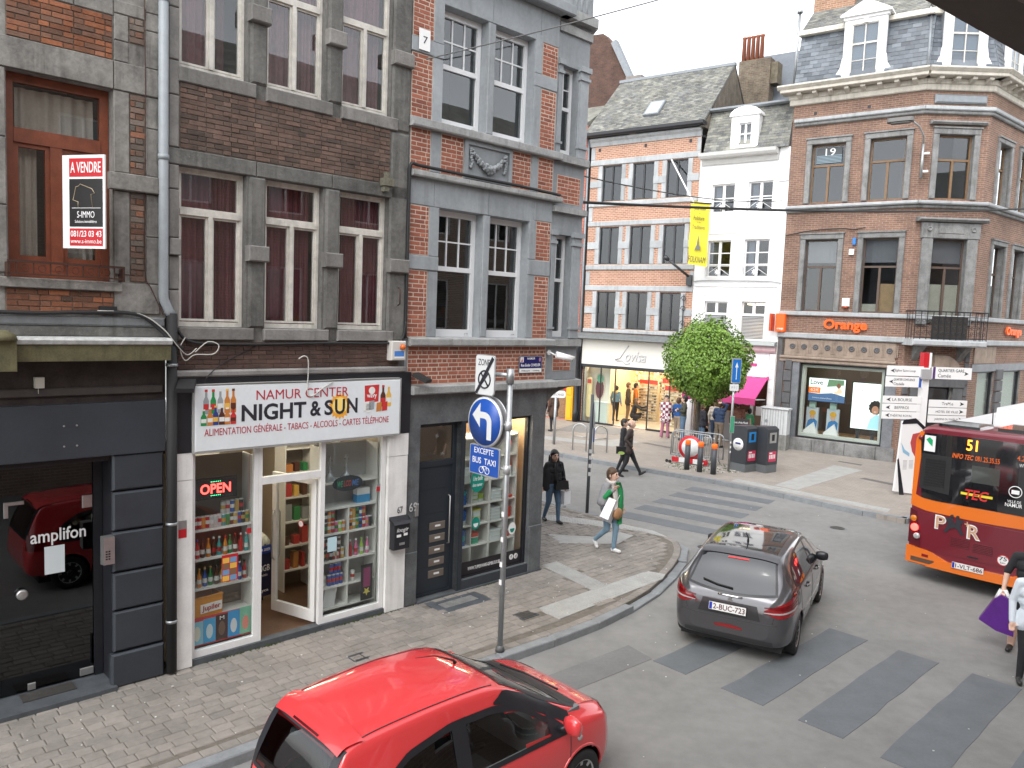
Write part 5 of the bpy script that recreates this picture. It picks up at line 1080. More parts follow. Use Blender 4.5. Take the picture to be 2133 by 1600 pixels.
F1.part('vent_hole',MB().box(.02,.13,-.003,.01,12.5,12.61),black_p); F1.part('vent_hole',MB().box(1.85,1.96,-.003,.01,12.52,12.63),black_p)
# shop storey: frieze, marble, glazing
sand=M('sandstone_frieze',(.34,.265,.21),.85,var=.3,scale=4,streak=.3); marF=M('blue_marble',(.12,.13,.145),.35,var=.5,scale=2.2,col2=(.20,.21,.225)); dkpil=M('dark_pilaster_stone',(.115,.115,.12),.7,var=.3,scale=3,streak=.3)
F1.part('frieze',MB().box(-.55,3.4,-.05,.02,3.68,4.30),sand); F1.part('frieze_moulding',MB().cbox(-.6,3.45,-.12,.02,3.56,3.67,.03),sand); F1.part('frieze_moulding',MB().cbox(-.6,3.45,-.08,.02,3.44,3.55,.02),sand)
for i in range(9):
    x=-.15+.42*i; F1.part('roundel',MB().lathe([(.10,-.05),(.10,-.075),(.07,-.08),(.06,-.065),(.03,-.065),(.02,-.08),(.001,-.082)],(x,0,4.03),14,axis='y'),dkpil)
    for k in (-.05,0,.05): F1.part('triglyph',MB().box(x+.21+k-.016,x+.21+k+.016,-.068,-.051,3.80,4.24),sand)
for k in range(8):
    z=.6+.42*k; F1.part('rustic_block',MB().cbox(-.42 if k%2 else -.38,-.12,-.09,.02,z,z+.4,.02),dkpil) if z<3.3 else None
F1.part('pilaster',MB().box(-.68,-.44,-.05,.02,.62,4.3),dkpil); F1.part('marble_jamb',MB().box(-.1,.148,-.04,.02,.6,3.43),marF); F1.part('marble_head',MB().box(-.1,3.4,-.045,.02,3.425,3.60-.165),marF); F1.part('marble_jamb',MB().box(3.152,3.5,-.04,.02,.6,3.43),marF)
for x0,x1 in ((-.3,.8),(.81,1.95),(1.96,3.0),(3.01,3.6)): F1.part('base_stone',MB().cbox(x0,x1,-.07,.02,.1,.595,.015),stoneF)
F1.part('base_stone',MB().cbox(-.7,-.31,-.12,.02,.1,.6,.015),stoneF)
m=MB(); ring(m,.155,3.145,.605,3.415,.06,.16,.05); sw=F1.part('shop_window',m,black_p); panes(sw,[(.205,3.095,.655,3.365)],.1,glasss)
m=MB(); ring(m,.21,3.09,.66,3.36,.17,.42,.10); part('window_lining',m,M('grey_white_lining',(.55,.57,.53),.6),sw)
b1=MB(); b1.box(-.6,4,.45,3.1,.12,.62); b1.box(-.6,4,.45,3.1,3.6,3.7); F1.part('shop_floor',b1,M('shop_oak',(.30,.19,.10),.5)); F1.part('shop_wall',MB().box(-.6,3.9,2.6,2.66,.62,3.6),M('shop_dark',(.10,.075,.06),.7))
for x in (.7,2.3): F1.part('shop_lamp',MB().box(x,x+.5,1.3,1.8,3.54,3.59),M('shop_lamp_m',(1,.95,.85),.5,emit=7,ecol=(1,.92,.8)))
def screen(u,z,w_,h,y,label,nm,leg=None):
    t=thing(nm,label,'screen',OPP.w(u+w_/2,y,z),OPP.rz); part('case',MB().box(-w_/2-.03,w_/2+.03,0,.06,-.03,h+.03),black_p,t); return t
lit=M('lit_screen',(.4,.45,.42),.5,emit=.5,ecol=(.75,.85,.8))
s1=screen(.42,2.0,1.3,.86,.45,'large wide advertising screen with a couple on a sofa in the phone shop window','advert_screen')
part('face',MB().box(-.65,.65,-.004,0,.0,.86),lit,s1)
adv=[M('adv_%d'%i,c,.5,emit=.35) for i,c in enumerate([(.05,.10,.2),(.8,.14,.01),(.55,.6,.58),(.16,.07,.04),(.6,.42,.3),(.1,.18,.1)])]
part('picture',MB().flat([(-.65,0),(.65,0),(.65,.24),(.2,.34),(-.3,.28),(-.65,.3)],-.004),adv[0],s1); part('price_box',MB().flat([(-.65,.3),(-.22,.3),(-.22,.52),(-.65,.52)],-.006),adv[1],s1)
part('picture',MB().flat(circ(.4,.42,.16,16,.12),-.005),adv[4],s1); part('picture',MB().flat(circ(.42,.62,.08,14,.09),-.0065),adv[3],s1); part('picture',MB().flat(circ(.3,.5,.1,14,.1),-.0075),adv[2],s1); part('picture',MB().flat([(.0,.55),(.6,.65),(.6,.84),(.05,.84)],-.0043,0,.0002),adv[5],s1)
txt(s1,'Love',-.6,-.15,.62,.8,-.0065,blk_t,bold=.015); txt(s1,'62€',-.58,-.28,.36,.49,-.0085,wht_t,bold=.015); txt(s1,'Livebox et internet illimités',-.5,.2,.1,.15,-.0065,wht_t)
s2=screen(1.98,1.12,1.02,1.68,.5,'tall bright advertising screen with a smiling person with curly dark hair','advert_screen')
part('face',MB().box(-.51,.51,-.004,0,.0,1.68),lit,s2); txt(s2,'Honor 70 5G',-.45,.1,1.5,1.58,-.005,M('advt',(.3,.12,.08),.5)); txt(s2,'128 GB',-.45,-.15,1.38,1.45,-.005,MATS['advt'])
part('picture',MB().flat([(.05,.02),(.51,.02),(.51,.5),(.35,.58),(.15,.4)],-.004),M('adv_jkt',(.25,.45,.65),.5,emit=.4),s2); part('picture',MB().flat([(.31+(.22+.03*(i%2))*cos(i*pi/12),.82+(.24+.03*(i%2))*sin(i*pi/12)) for i in range(24)],-.0055),M('adv_hair',(.03,.02,.018),.7),s2); part('picture',MB().flat(circ(.3,.72,.12,18,.16),-.0075),M('adv_skin',(.38,.19,.12),.6,emit=.2),s2); part('smile',MB().flat(circ(.3,.66,.05,10,.02),-.0085,0,.001),wht_t,s2)
for x in (-.25,.25): part('stand_leg',MB().box(x-.06,x+.06,.01,.06,-.5,-.03),black_p,s2)
part('stand_leg',MB().box(-.5,.5,.02,.05,1.72,2.2),black_p,s1)
for i,u in enumerate((.55,1.3)):
    t=thing('display_stand','white phone display stand with a picture of a %s in yellow hat'%('person on the phone' if i==0 else 'person reading a phone'),'display stand',OPP.w(u,.62,.62),OPP.rz)
    m=MB(); m.prism([(-.26,0),(.26,0),(.26,.15),(.1,.55),(-.26,.2)],'y',-.14,.1); part('base',m,white_m,t); part('column',MB().box(-.2,.24,-.02,.1,.2,1.1),M('stand_grey',(.45,.5,.55),.5),t)
    part('picture',MB().flat([(-.18,.3),(.2,.3),(.22,.6),(.05,.72),(-.12,.6)],-.021),M('jkt_blue',(.04,.18,.42),.5),t); part('picture',MB().flat(circ(.03,.78,.09,14,.12),-.0235),M('adv_skin2',(.55,.33,.24),.6),t); part('picture',MB().flat(circ(.03,.9,.12,14,.1),-.0255),M('hat_y',(.6,.33,.02),.7),t); part('phone_case',MB().box(-.1,.12,-.06,.08,1.1,1.35),M('mint_case',(.35,.5,.45),.5),t)
# lettering on the building
orng=M('orange_letter',(.80,.10,.01),.4,emit=.1,ecol=(1,.14,.01))
F1.txt('Orange',.93,2.42,4.62,5.08,-.06,orng,.03,bold=.03); F3.txt('Orange',3.0,4.55,4.66,5.06,-.06,orng,.03,bold=.03)
ob_=thing('orange_box_sign','square orange box sign with white word at the edge of phone shop','sign',OPP.w(-.62,-.14,4.55),OPP.rz); part('box',MB().cbox(-.17,.17,-.12,.1,0,.68,.01),orng,ob_); txt(ob_,'orange',-.1,.14,.06,.14,-.121,wht_t,bold=.01)
ob2=thing('orange_box_sign','red-sided thin orange projecting sign against the white house edge','sign',OPP.w(-.93,-.14,4.56),OPP.rz); part('box',MB().box(-.04,.04,-.3,.1,0,.66),M('red_orange_plastic',(.5,.06,.01),.4),ob2)
al2=thing('alarm_siren','white alarm box on the brown brick above the orange letters','alarm box',OPP.w(1.63,-.01,5.55),OPP.rz); part('box',MB().cbox(-.13,.13,-.1,0,0,.3,.03),white_m,al2); part('lamp',MB().lathe([(.1,0),(.08,-.06)],(0,-.05,-.0),12),M('red_lens',(.4,.05,.01),.3),al2)
ml=thing('meter_boxes','blue and white cable boxes between the upper shop windows','cable box',OPP.w(1.72,-.02,7.4),OPP.rz); part('box',MB().box(-.1,.06,-.1,.02,0,.2),white_m,ml); part('tap',MB().box(.0,.1,-.1,.02,.36,.6),M('blue_tap',(.02,.18,.5),.4),ml)
# street lamp on wall
lp=thing('wall_street_lamp','flat grey street lamp on a bent arm fixed to brown brick wall','street lamp',OPP.w(3.45,-.05,10.1),OPP.rz)
part('post',MB().bar((.3,-.06,-.15),(.3,-.06,1.0),.045),galv,lp); part('arm',MB().tube([(.3,-.06,.9),(.3,-.12,1.25),(.2,-.5,1.5),(.0,-.9,1.65)],.03,8),galv,lp); part('bracket',MB().box(.3,.5,-.04,.05,.05,.12),white_m,lp); part('bracket',MB().box(.3,.5,-.04,.05,.65,.72),white_m,lp)
m=MB(); m.prism(rrect(-.72,.1,-1.1,-.72,.14,5),'z',1.6,1.72); m.prism(rrect(-.6,.0,-1.03,-.8,.08,4),'z',1.55,1.6); part('head',m,M('lamp_grey',(.16,.155,.15),.5),lp)
# chamfer door, balcony
F2.part('balcony_slab',MB().cbox(-.12,2.40,-.75,.02,4.28,4.50,.05),stoneL)
for x in (.35,1.9): F2.part('balcony_corbel',MB().prism([(.0,3.75),(-.25,4.0),(-.6,4.27),(0,4.27)],'x',x-.1,x+.1),stoneF)
bl=F2.part('balcony_railing',(lambda m:(m.box(-.08,2.36,-.72,-.69,5.43,5.47),m.box(-.08,2.36,-.715,-.695,4.54,4.57),m.box(-.08,2.36,-.715,-.695,5.28,5.3),[m.box(x-.01,x+.01,-.714,-.696,4.5,5.43) for x in [-.07+.2025*i for i in range(13)]],m.box(-.08,-.05,-.69,.0,5.43,5.47),m.box(2.33,2.36,-.69,.0,5.43,5.47),[m.box(xx,xx+.012,y-.01,y+.01,4.5,5.43) for xx in (-.075,2.34) for y in (-.5,-.3,-.12)],m)[-1])(MB()),black_p)
sm=MB()
for i in range(12):
    x=.03+.2025*i
    for z,r in ((4.72,.06),(5.12,.065),(4.92,.05)):
        sm.tube([(x+r*(1-k*.05)*cos(k*.7),-.705,z+r*(1-k*.05)*sin(k*.7)) for k in range(10)],.009,5)
part('scrollwork',sm,black_p,bl)
F2.part('mattress_board',MB().box(.55,1.75,-.62,-.58,4.52,5.3),M('dark_board',(.045,.04,.035),.7,var=.3))
F2.part('door_surround',(lambda m:(m.box(.25,.62,-.12,.02,.12,2.86),m.box(1.72,2.05,-.12,.02,.12,2.86),m.box(.2,2.1,-.16,.02,2.862,3.2),m)[-1])(MB()),dkpil)
pd=F2.part('pediment',(lambda m:(m.box(.45,1.95,-.2,.02,3.35,3.48),m.prism([(.5,3.48)]+[(1.2+.7*cos(pi-t*pi/10),3.48+.5*sin(t*pi/10)) for t in range(1,10)]+[(1.9,3.48)],'y',-.12,.02),m.box(.95,1.45,-.22,-.1,3.2,3.95),m)[-1])(MB()),sand)
dd=F2.part('shop_entrance',(lambda m:(ring(m,.63,1.71,.15,2.84,.15,.22,.06),m)[-1])(MB()),black_p); panes(dd,[(.69,1.65,.21,2.78)],.18,glasss); part('counter',MB().box(.8,1.6,1.2,1.5,.15,1.2),M('counter_oak',(.45,.25,.1),.5),dd); part('picture',MB().box(.9,1.3,1.9,1.92,1.6,2.5),M('red_pic',(.4,.05,.03),.5),dd); F2.part('entrance_lamp',MB().box(.7,1.6,.6,.9,3.0,3.05),MATS['shop_lamp_m'])
F2.part('atm_panel',MB().cbox(.03,.22,-.06,.02,.9,1.9,.01),galv)
for k in range(8): F2.part('rustic_block',MB().cbox(.0,.2,-.06,.02,1.95+.3*k,2.22+.3*k,.015),dkpil) if k<4 else None
for k in range(10): F2.part('rustic_block',MB().cbox(2.08,2.24,-.06,.02,.15+.4*k,.52+.4*k,.015),dkpil)
F3.part('frieze',MB().box(.3,2.3,-.05,.02,3.7,4.3),sand); F3.part('marble_head',MB().box(.2,6,-.04,.02,3.41,3.68),marF)
for x0,x1 in ((.85,2.4),(3.2,5.2)):
    m=MB(); ring(m,x0+.005,x1-.005,.605,3.395,.06,.14,.05); o=F3.part('shop_window',m,black_p); panes(o,[(x0+.055,x1-.055,.655,3.345)],.1,glasss); part('poster_back',MB().box(x0+.06,x1-.06,.2,.23,.66,3.34),M('pale_green_back',(.42,.46,.4),.7),o)
for k in range(8): F3.part('rustic_block',MB().cbox(2.5,3.1,-.1,.02,.15+.42*k,.53+.42*k,.02),dkpil)
# ------------------------------------------------------------------ white house
W=thing('white_house','narrow white rendered house with slate mansard, dormer and pink awning','building',OPP.w(-4.28,0,.12),OPP.rz); G1=Face(W,OPP)
hW=[(-3.72,-2.78,9.13,10.24),(-2.24,-1.29,9.13,10.26),(-3.75,-2.8,6.60,8.04),(-2.26,-1.29,6.60,8.06),(-3.75,-2.8,4.18,5.64),(-2.23,-1.29,4.18,5.66),(-3.95,-.95,.14,2.75)]
m=MB(); wall(m,-4.28,-.725,.12,11.4,hW,0,.2); G1.part('wall',m,white_w)
b1=MB(); b1.box(-4.25,-.75,2.8,2.85,.12,12.8); G1.part('room_back',b1,roomf)
for z in (4.0,6.3,8.8,11.3): G1.part('floor_slab',MB().box(-4.26,-.74,.21,2.8,z-.1,z),roomf)
def cas(F,x0,x1,z0,z1,rows,mat=white_w,g=glassf,w=.05):
    m=MB(); ring(m,x0+.003,x1-.003,z0+.003,z1-.003,.09,.16,w); xm=(x0+x1)/2; m.box(xm-.055,xm+.055,.085,.16,z0+w,z1-w)
    for i in range(1,rows): z=z0+w+(z1-z0-2*w)*i/rows; m.box(x0+w,xm-.055,.1,.15,z-.02,z+.02); m.box(xm+.055,x1-w,.1,.15,z-.02,z+.02)
    o=F.part('window',m,mat); panes(o,[(x0+w,xm-.055,z0+w,z1-w),(xm+.055,x1-w,z0+w,z1-w)],.12,g); return o
for h,r in zip(hW[:4],(2,2,3,3)):
    o=cas(G1,*h,r); part('curtain',MB().box(h[0]+.1,h[0]+.32,.24,.26,h[2]+.1,h[3]-.1),M('slate_curtain',(.16,.18,.22),.8),o)
    g=MB(); x0,x1=h[0]-.04,h[1]+.04; zb=h[2]+.1; g.box(x0,x1,-.09,-.07,zb+.32,zb+.345); g.box(x0,x1,-.09,-.07,zb-.12,zb-.1); g.box(x0,x0+.02,-.09,0,zb-.1,zb+.32); g.box(x1-.02,x1,-.09,0,zb-.1,zb+.32); xm=(x0+x1)/2
    g.bar((x0,-.08,zb-.05),(xm,-.08,zb+.3),.01,5); g.bar((x1,-.08,zb-.05),(xm,-.08,zb+.3),.01,5); g.prism([(xm+(.14 if k%2 else .07)*cos(k*pi/8),zb+.1+(.14 if k%2 else .07)*sin(k*pi/8)) for k in range(16)],'y',-.088,-.072)
    G1.part('window_guard',g,white_w)
for h in hW[4:6]:
    o=cas(G1,h[0],h[1],5.14,h[3],1); lv=MB(); z=h[2]+.02
    while z<5.12: lv.add([(h[0]+.03,.02,z),(h[1]-.03,.02,z),(h[1]-.03,.07,z+.035),(h[0]+.03,.07,z+.035),(h[0]+.03,.03,z-.006),(h[1]-.03,.03,z-.006),(h[1]-.03,.08,z+.029),(h[0]+.03,.08,z+.029)],[(0,1,2,3),(7,6,5,4),(0,4,5,1)]); z+=.055
    part('louvre_blind',lv,M('grey_louvre',(.45,.46,.47),.5),o)
    lv2=MB(); ring(lv2,h[0],h[1],h[2],5.139,.015,.1,.03); part('louvre_frame',lv2,white_w,o)
G1.part('ceiling_lamp',MB().box(-2.2,-1.3,.6,1.2,5.55,5.6),M('warm_room_lamp',(1,.7,.35),.5,emit=4,ecol=(1,.65,.28)))
wg=M('pale_grey_cornice',(.62,.62,.60),.6,var=.1)
prof(G1,-4.2,-1.15,[(.02,11.0),(-.06,11.0),(-.1,11.1),(-.12,11.2),(-.35,11.22),(-.42,11.3),(-.45,11.42),(.02,11.42)],wg,'cornice')
G1.part('parapet',MB().box(-1.1,-.73,-.05,.2,10.2,11.45),white_w); G1.part('string_course',MB().box(-4.2,-.9,-.02,.01,8.3,8.34),white_w); G1.part('string_course',MB().cbox(-4.2,-.9,-.04,.01,6.22,6.3,.01),white_w); G1.part('panel',MB().cbox(-4.0,-1.0,-.02,.01,5.85,6.15,.005),white_w)
slates(G1,-4.1,-.78,(-.2,11.44),(.45,13.2),.2,.115,slateL,0,skip=lambda x,z:-3.1<x<-1.95,under=slateL)
prof(G1,-4.12,-.76,[(.3,13.15),(.2,13.2),(.2,13.27),(.5,13.3),(.5,13.15)],zinc,'roof_edge')
m=MB(); m.box(-3.03,-2.72,-.16,.5,11.45,12.75); m.box(-2.23,-1.95,-.16,.5,11.45,12.75); m.box(-2.72,-2.23,-.16,.5,11.45,11.66); m.box(-2.72,-2.23,-.16,.5,12.48,12.75); m.prism([(-3.1,12.75)]+[(-2.49+.61*cos(pi-k*pi/8),12.78+.32*sin(k*pi/8)) for k in range(9)]+[(-1.88,12.75)],'y',-.22,.5)
dw=G1.part('dormer',m,white_w); s=MB(); ring(s,-2.72,-2.23,11.66,12.48,-.08,-.02,.04); s.box(-2.515,-2.435,-.085,-.02,11.7,12.44); s.box(-2.68,-2.515,-.075,-.03,12.05,12.1); s.box(-2.435,-2.27,-.075,-.03,12.05,12.1); part('window',s,white_w,dw); part('pane',MB().box(-2.69,-2.26,-.05,-.045,11.69,12.45),glassf,dw); part('room',MB().box(-2.7,-2.25,.3,.32,11.66,12.48),M('violet_dark',(.05,.045,.07),.8),dw)
# shopfront of white house
pk=M('pink_fabric',(.62,.06,.25),.7,var=.15,scale=6); pkp=M('pale_pink_paint',(.60,.45,.46),.5,streak=.2)
prof(G1,-4.2,-.75,[(.02,3.95),(-.3,3.95),(-.34,4.0),(-.3,4.1),(.02,4.16)],M('grey_green_lead',(.33,.36,.35),.6,streak=.3),'shop_cornice'); prof(G1,-4.2,-.75,[(.02,3.72),(-.14,3.72),(-.2,3.8),(-.22,3.94),(.02,3.94)],pkp,'shop_cornice')
G1.part('fascia',MB().box(-4.1,-1.0,-.05,.02,2.76,3.715),white_w); G1.part('pilaster',MB().cbox(-.98,-.74,-.09,.02,.14,3.7,.02),white_w); G1.part('pilaster',MB().cbox(-4.25,-4.0,-.09,.02,.14,3.7,.02),white_w)
for z in (3.4,3.1,2.7,2.2): G1.part('pilaster_ornament',MB().cbox(-.93,-.8,-.11,-.09,z,z+.2,.01),white_w)
G1.part('pink_sign',MB().box(-1.75,-1.45,-.08,-.05,3.18,3.28),pk)
aw=G1.part('awning',(lambda m:(m.add([(-3.9,-.06,2.74),(-1.0,-.06,2.74),(-1.0,-1.35,2.02),(-3.9,-1.35,2.02),(-3.9,-.06,2.70),(-1.0,-.06,2.70),(-1.0,-1.33,1.985),(-3.9,-1.33,1.985)],[(3,2,1,0),(4,5,6,7),(0,1,5,4),(1,2,6,5),(2,3,7,6),(3,0,4,7)]),m)[-1])(MB()),pk)
m=MB(); m.add([(-3.9+.145*i,-1.36,1.76+.03*(i%2)) for i in range(21)]+[(-3.9+.145*i,-1.345,2.02) for i in range(21)],[(i,i+1,22+i,21+i) for i in range(20)]); part('valance',m,M('dark_pink_fabric',(.42,.03,.15),.7),aw); part('arm',MB().bar((-1.05,-.05,1.9),(-1.05,-1.3,1.98),.02),white_m,aw); part('end_cap',MB().box(-1.02,-.94,-.14,0,2.66,2.8),pk,aw)
G1.part('shop_interior',MB().box(-3.95,-1.6,1.8,1.84,.14,2.75),M('dark_red_brown',(.09,.04,.03),.7)); G1.part('counter',MB().box(-3.4,-1.7,.3,.8,.14,1.25),M('counter_grey',(.25,.24,.24),.5)); G1.part('door_post',MB().box(-1.62,-1.52,-.02,.2,.14,2.75),white_w)
m=MB(); ring(m,-1.52,-.99,.14,2.74,.05,.12,.05); m.box(-1.47,-1.04,.07,.1,.19,1.4); dr=G1.part('side_door',m,M('brown_door',(.22,.15,.10),.5)); part('pane',MB().box(-1.47,-1.04,.08,.085,1.4,2.69),glassf,dr); part('notice',MB().box(-1.42,-1.14,.06,.07,1.25,1.6),white_m,dr); G1.part('letter_box',MB().box(-1.62,-1.55,-.05,-.02,1.1,1.6),white_m)
G1.part('shop_lamp',MB().box(-3.2,-2.0,.8,1.0,2.6,2.64),MATS['warm_room_lamp'])
# ------------------------------------------------------------------ jeweller's house
Lh=thing('brick_gable_house','brick and stone house with lichen slate roof over a cream jewellery shopfront','building',OPP.w(-9.36,0,.12),OPP.rz); L1=Face(Lh,OPP)
WX=[(-8.76,-7.82),(-7.28,-6.31),(-5.73,-4.8)]
hL=[(a,b,9.84,11.36) for a,b in WX]+[(a,b,7.14,8.74) for a,b in WX]+[(a,b,4.36,5.96) for a,b in WX]+[(-9.2,-4.45,.16,2.72)]
m=MB(); wall(m,-9.36,-4.285,.12,12.4,hL,0,.25,0,1); L1.part('wall',m,[brickL,stoneL])
L1.part('room_back',MB().box(-9.3,-4.3,3.6,3.65,3.9,12.8),roomf); L1.part('side_wall',MB().box(-9.36,-9.3,.26,5,.12,12.4),roomf)
for z in (4.15,6.6,9.2,12.3): L1.part('floor_slab',MB().box(-9.3,-4.3,.26,3.6,z-.1,z),roomf)
for (a,b) in WX:
    for z0,z1,zb in ((9.84,11.36,10.5),(7.14,8.74,7.85),(4.36,5.96,5.05)):
        fb(L1,a-.2,a-.003,z0,z1,.025,stoneL,'jamb'); fb(L1,b+.003,b+.2,z0,z1,.025,stoneL,'jamb')
        m=MB(); ring(m,a+.004,b-.004,z0+.004,z1-.004,.07,.15,.045); xm=(a+b)/2; m.box(xm-.035,xm+.035,.07,.15,z0+.05,z1-.05); o=L1.part('window',m,dkfr); panes(o,[(a+.05,xm-.035,z0+.05,z1-.05),(xm+.035,b-.05,z0+.05,z1-.05)],.11,glassf)
for x0,x1 in ((-9.34,-8.96),(-7.62,-7.48),(-6.11,-5.93),(-4.60,-4.3)):
    for zb in (10.45,7.8,5.0):
        fb(L1,x0-(.0 if x0<-9 else .2),x1+(.2 if x1<-4.5 else 0),zb,zb+.3,.045,stoneL,'stone_boss')
for z0,z1,pr in ((11.38,11.62,.05),(9.62,9.8,.07),(8.78,8.98,.05),(6.9,7.1,.07),(6.0,6.22,.05),(4.18,4.33,.07)): fb(L1,-9.36,-4.29,z0,z1,pr,stoneL,'string_course',.02)
for x0,x1 in ((-9.36,-9.16),(-4.46,-4.29)):
    for z in (11.64,9.0,6.24): fb(L1,x0,x1,z,z+(.52 if z>11 else .6),.02,stoneL,'quoin')
prof(L1,-9.4,-4.28,[(.02,12.2),(-.04,12.2),(-.08,12.36),(-.16,12.44),(-.16,12.52),(.02,12.52)],stoneL,'cornice')
for x in (-8.95,-6.75,-4.75): L1.part('vent_hole',MB().box(x-.06,x+.06,-.003,.01,11.98,12.12),black_p)
L1.part('gutter',MB().prism([(-.42,12.62),(-.36,12.56),(-.2,12.55),(.0,12.6),(.0,12.72),(-.42,12.74)],'x',-9.75,-4.1),black_p)
slates(L1,-9.6,-4.1,(-.3,12.74),(2.6,15.66),.21,.13,slateL,0,under=slateL,xf=lambda t:(-9.6+.1*t,-4.1))
mr=MB(); mr.prism([(-.3,12.5),(2.6,15.6),(5.5,12.5)],'x',-4.28,-4.12); L1.part('gable',mr,M('stained_plaster',(.22,.19,.15),.9,var=.5,scale=3,streak=.4))
mr=MB(); mr.add([(-9.6,2.62,15.66),(-4.1,2.62,15.66),(-4.1,5.6,12.6),(-9.6,5.6,12.6)],[(3,2,1,0)]); L1.part('rear_roof',mr,slateL)
L1.part('ridge',MB().box(-9.55,-4.08,2.5,2.72,15.6,15.72),zinc); L1.part('chimney_stub',MB().box(-9.4,-8.6,2.8,3.6,15.0,15.95),M('lead_brick',(.25,.22,.2),.8,var=.3))
mr=MB(); 
P0=(-.3,12.74); ty,tz=2.9/4.115,2.92/4.115
def onr(u,s,n): return (u,P0[0]+ty*s-tz*n,P0[1]+tz*s+ty*n)
for s0,s1,x0,x1,n0,n1,mi in ((.75,1.75,-7.05,-6.35,0,.12,0),(.8,1.7,-7.0,-6.4,.12,.135,1)):
    mr.add([onr(x0,s0,n0),onr(x1,s0,n0),onr(x1,s1,n0),onr(x0,s1,n0),onr(x0,s0,n1),onr(x1,s0,n1),onr(x1,s1,n1),onr(x0,s1,n1)],[(4,5,6,7),(0,1,5,4),(1,2,6,5),(2,3,7,6),(3,0,4,7)],mi)
L1.part('skylight',mr,[zinc,M('skylight_glass',(.55,.58,.6),.08,.6)])
# shopfront
prof(L1,-9.75,-4.2,[(.02,3.86),(-.45,3.86),(-.5,3.9),(-.48,3.97),(.02,4.16)],M('lead_grey',(.17,.18,.18),.6,var=.3,streak=.3),'shop_cornice')
L1.part('fascia',MB().box(-9.3,-4.35,-.12,.02,2.76,3.85),M('warm_white_panel',(.68,.66,.60),.5))
L1.part('black_frame',(lambda m:(m.box(-9.62,-9.3,-.14,.02,.14,3.855),m.box(-9.3,-4.35,-.1,.02,2.62,2.758),m.box(-4.45,-4.3,-.1,.02,.14,2.62),m.box(-9.3,-7.62,-.08,.05,.14,.2),m.box(-6.03,-4.45,-.08,.05,.14,.2),m)[-1])(MB()),black_p)
L1.part('iron_column',MB().lathe([(.13,.14),(.13,.6),(.09,.66),(.08,3.2),(.13,3.3),(.15,3.85)],(-9.46,-.2,0),12),black_p)
lv=L1.txt('ovisa',-7.13,-6.15,3.0,3.42,-.121,M('silver_script',(.55,.55,.56),.35,.3),.02,shear=.35); L1.part('script_stroke',MB().tube([(-7.0,-.135,3.66),(-7.2,-.135,3.4),(-7.38,-.135,3.12),(-7.62,-.135,3.03),(-7.5,-.135,2.99),(-7.28,-.135,3.02),(-7.08,-.135,2.88),(-6.9,-.135,2.92)],.024,6),MATS['silver_script'])
gp=L1.part('shop_glazing',(lambda m:([m.box(x-.02,x+.02,-.03,.03,.2,2.62) for x in (-9.22,-8.35,-7.62,-6.03,-5.05,-4.47)],m)[-1])(MB()),black_p); panes(gp,[(-9.2,-8.37,.2,2.62),(-8.33,-7.64,.2,2.62),(-6.01,-5.07,.2,2.62),(-5.03,-4.49,.2,2.62)],0,glasss)
lovw=M('shop_cream_wall',(.75,.62,.42),.7)
L1.part('shop_floor',MB().box(-9.3,-4.3,.03,4.6,.1,.155),M('pale_floor',(.5,.42,.33),.35)); m=MB(); m.box(-9.3,-9.24,.1,4.6,.155,3.2); m.box(-4.36,-4.3,.1,4.6,.155,3.2); m.box(-9.24,-4.36,4.54,4.6,.155,3.2); L1.part('shop_wall',m,lovw); L1.part('shop_ceiling',MB().box(-9.3,-4.3,.05,4.6,3.2,3.3),white_m)
for x in (-8.7,-7.5,-6.3,-5.1):
    for y in (.9,2.4,3.8): L1.part('ceiling_lamp',MB().box(x-.2,x+.2,y-.2,y+.2,3.14,3.19),M('shop_bright_lamp',(1,.9,.7),.5,emit=13,ecol=(1,.84,.6)))
# jewellery walls and racks
jw=[M('jw_%d'%i,c,.4) for i,c in enumerate([(.75,.6,.35),(.5,.35,.15),(.8,.75,.65),(.12,.08,.06),(.55,.03,.02)])]
m=MB(); R=random.Random(5)
for z in [.5+.14*k for k in range(17)]:
    for x in [-9.1+.16*k for k in range(29)]: m.box(x,x+R.uniform(.08,.14),4.46,4.54,z,z+R.uniform(.05,.11),R.choice((0,0,1,2,2,3)))
tag(part('jewellery_cards',m,jw,loc=OPP.o,rz=OPP.rz,kind='stuff'),'rows of jewellery cards on the back wall of the lit shop','jewellery')
def rack(u0,u1,d,h,label):
    t=thing('jewellery_rack',label,'display rack',OPP.w((u0+u1)/2,d,.155),OPP.rz); w=(u1-u0)/2
    part('rack_body',MB().box(-w,w,0,.3,0,h),M('rack_cream',(.6,.5,.36),.6),t); m=MB()
    for k in range(int(h/.13)):
        m.box(-w-.01,w+.01,-.06,0,.08+.13*k,.095+.13*k,2)
        for i in range(int(2*w/.11)): m.box(-w+.11*i+.01,-w+.11*i+.09,-.05,-.002,.1+.13*k,.1+.13*k+R.uniform(.04,.08),R.choice((0,1,2,3)))
    o=part('cards',m,jw,t,kind='stuff'); part('header',MB().box(-w,w,-.02,.02,h,h+.2),jw[4],t); return t
rack(-7.75,-6.85,2.6,1.7,'tall lit jewellery rack with red header standing inside shop door'); rack(-6.0,-5.1,1.6,1.6,'jewellery rack behind the shop glass near the pink flared trousers'); rack(-6.75,-6.15,2.9,1.8,'narrow rack of jewellery cards beside the red-headed rack')
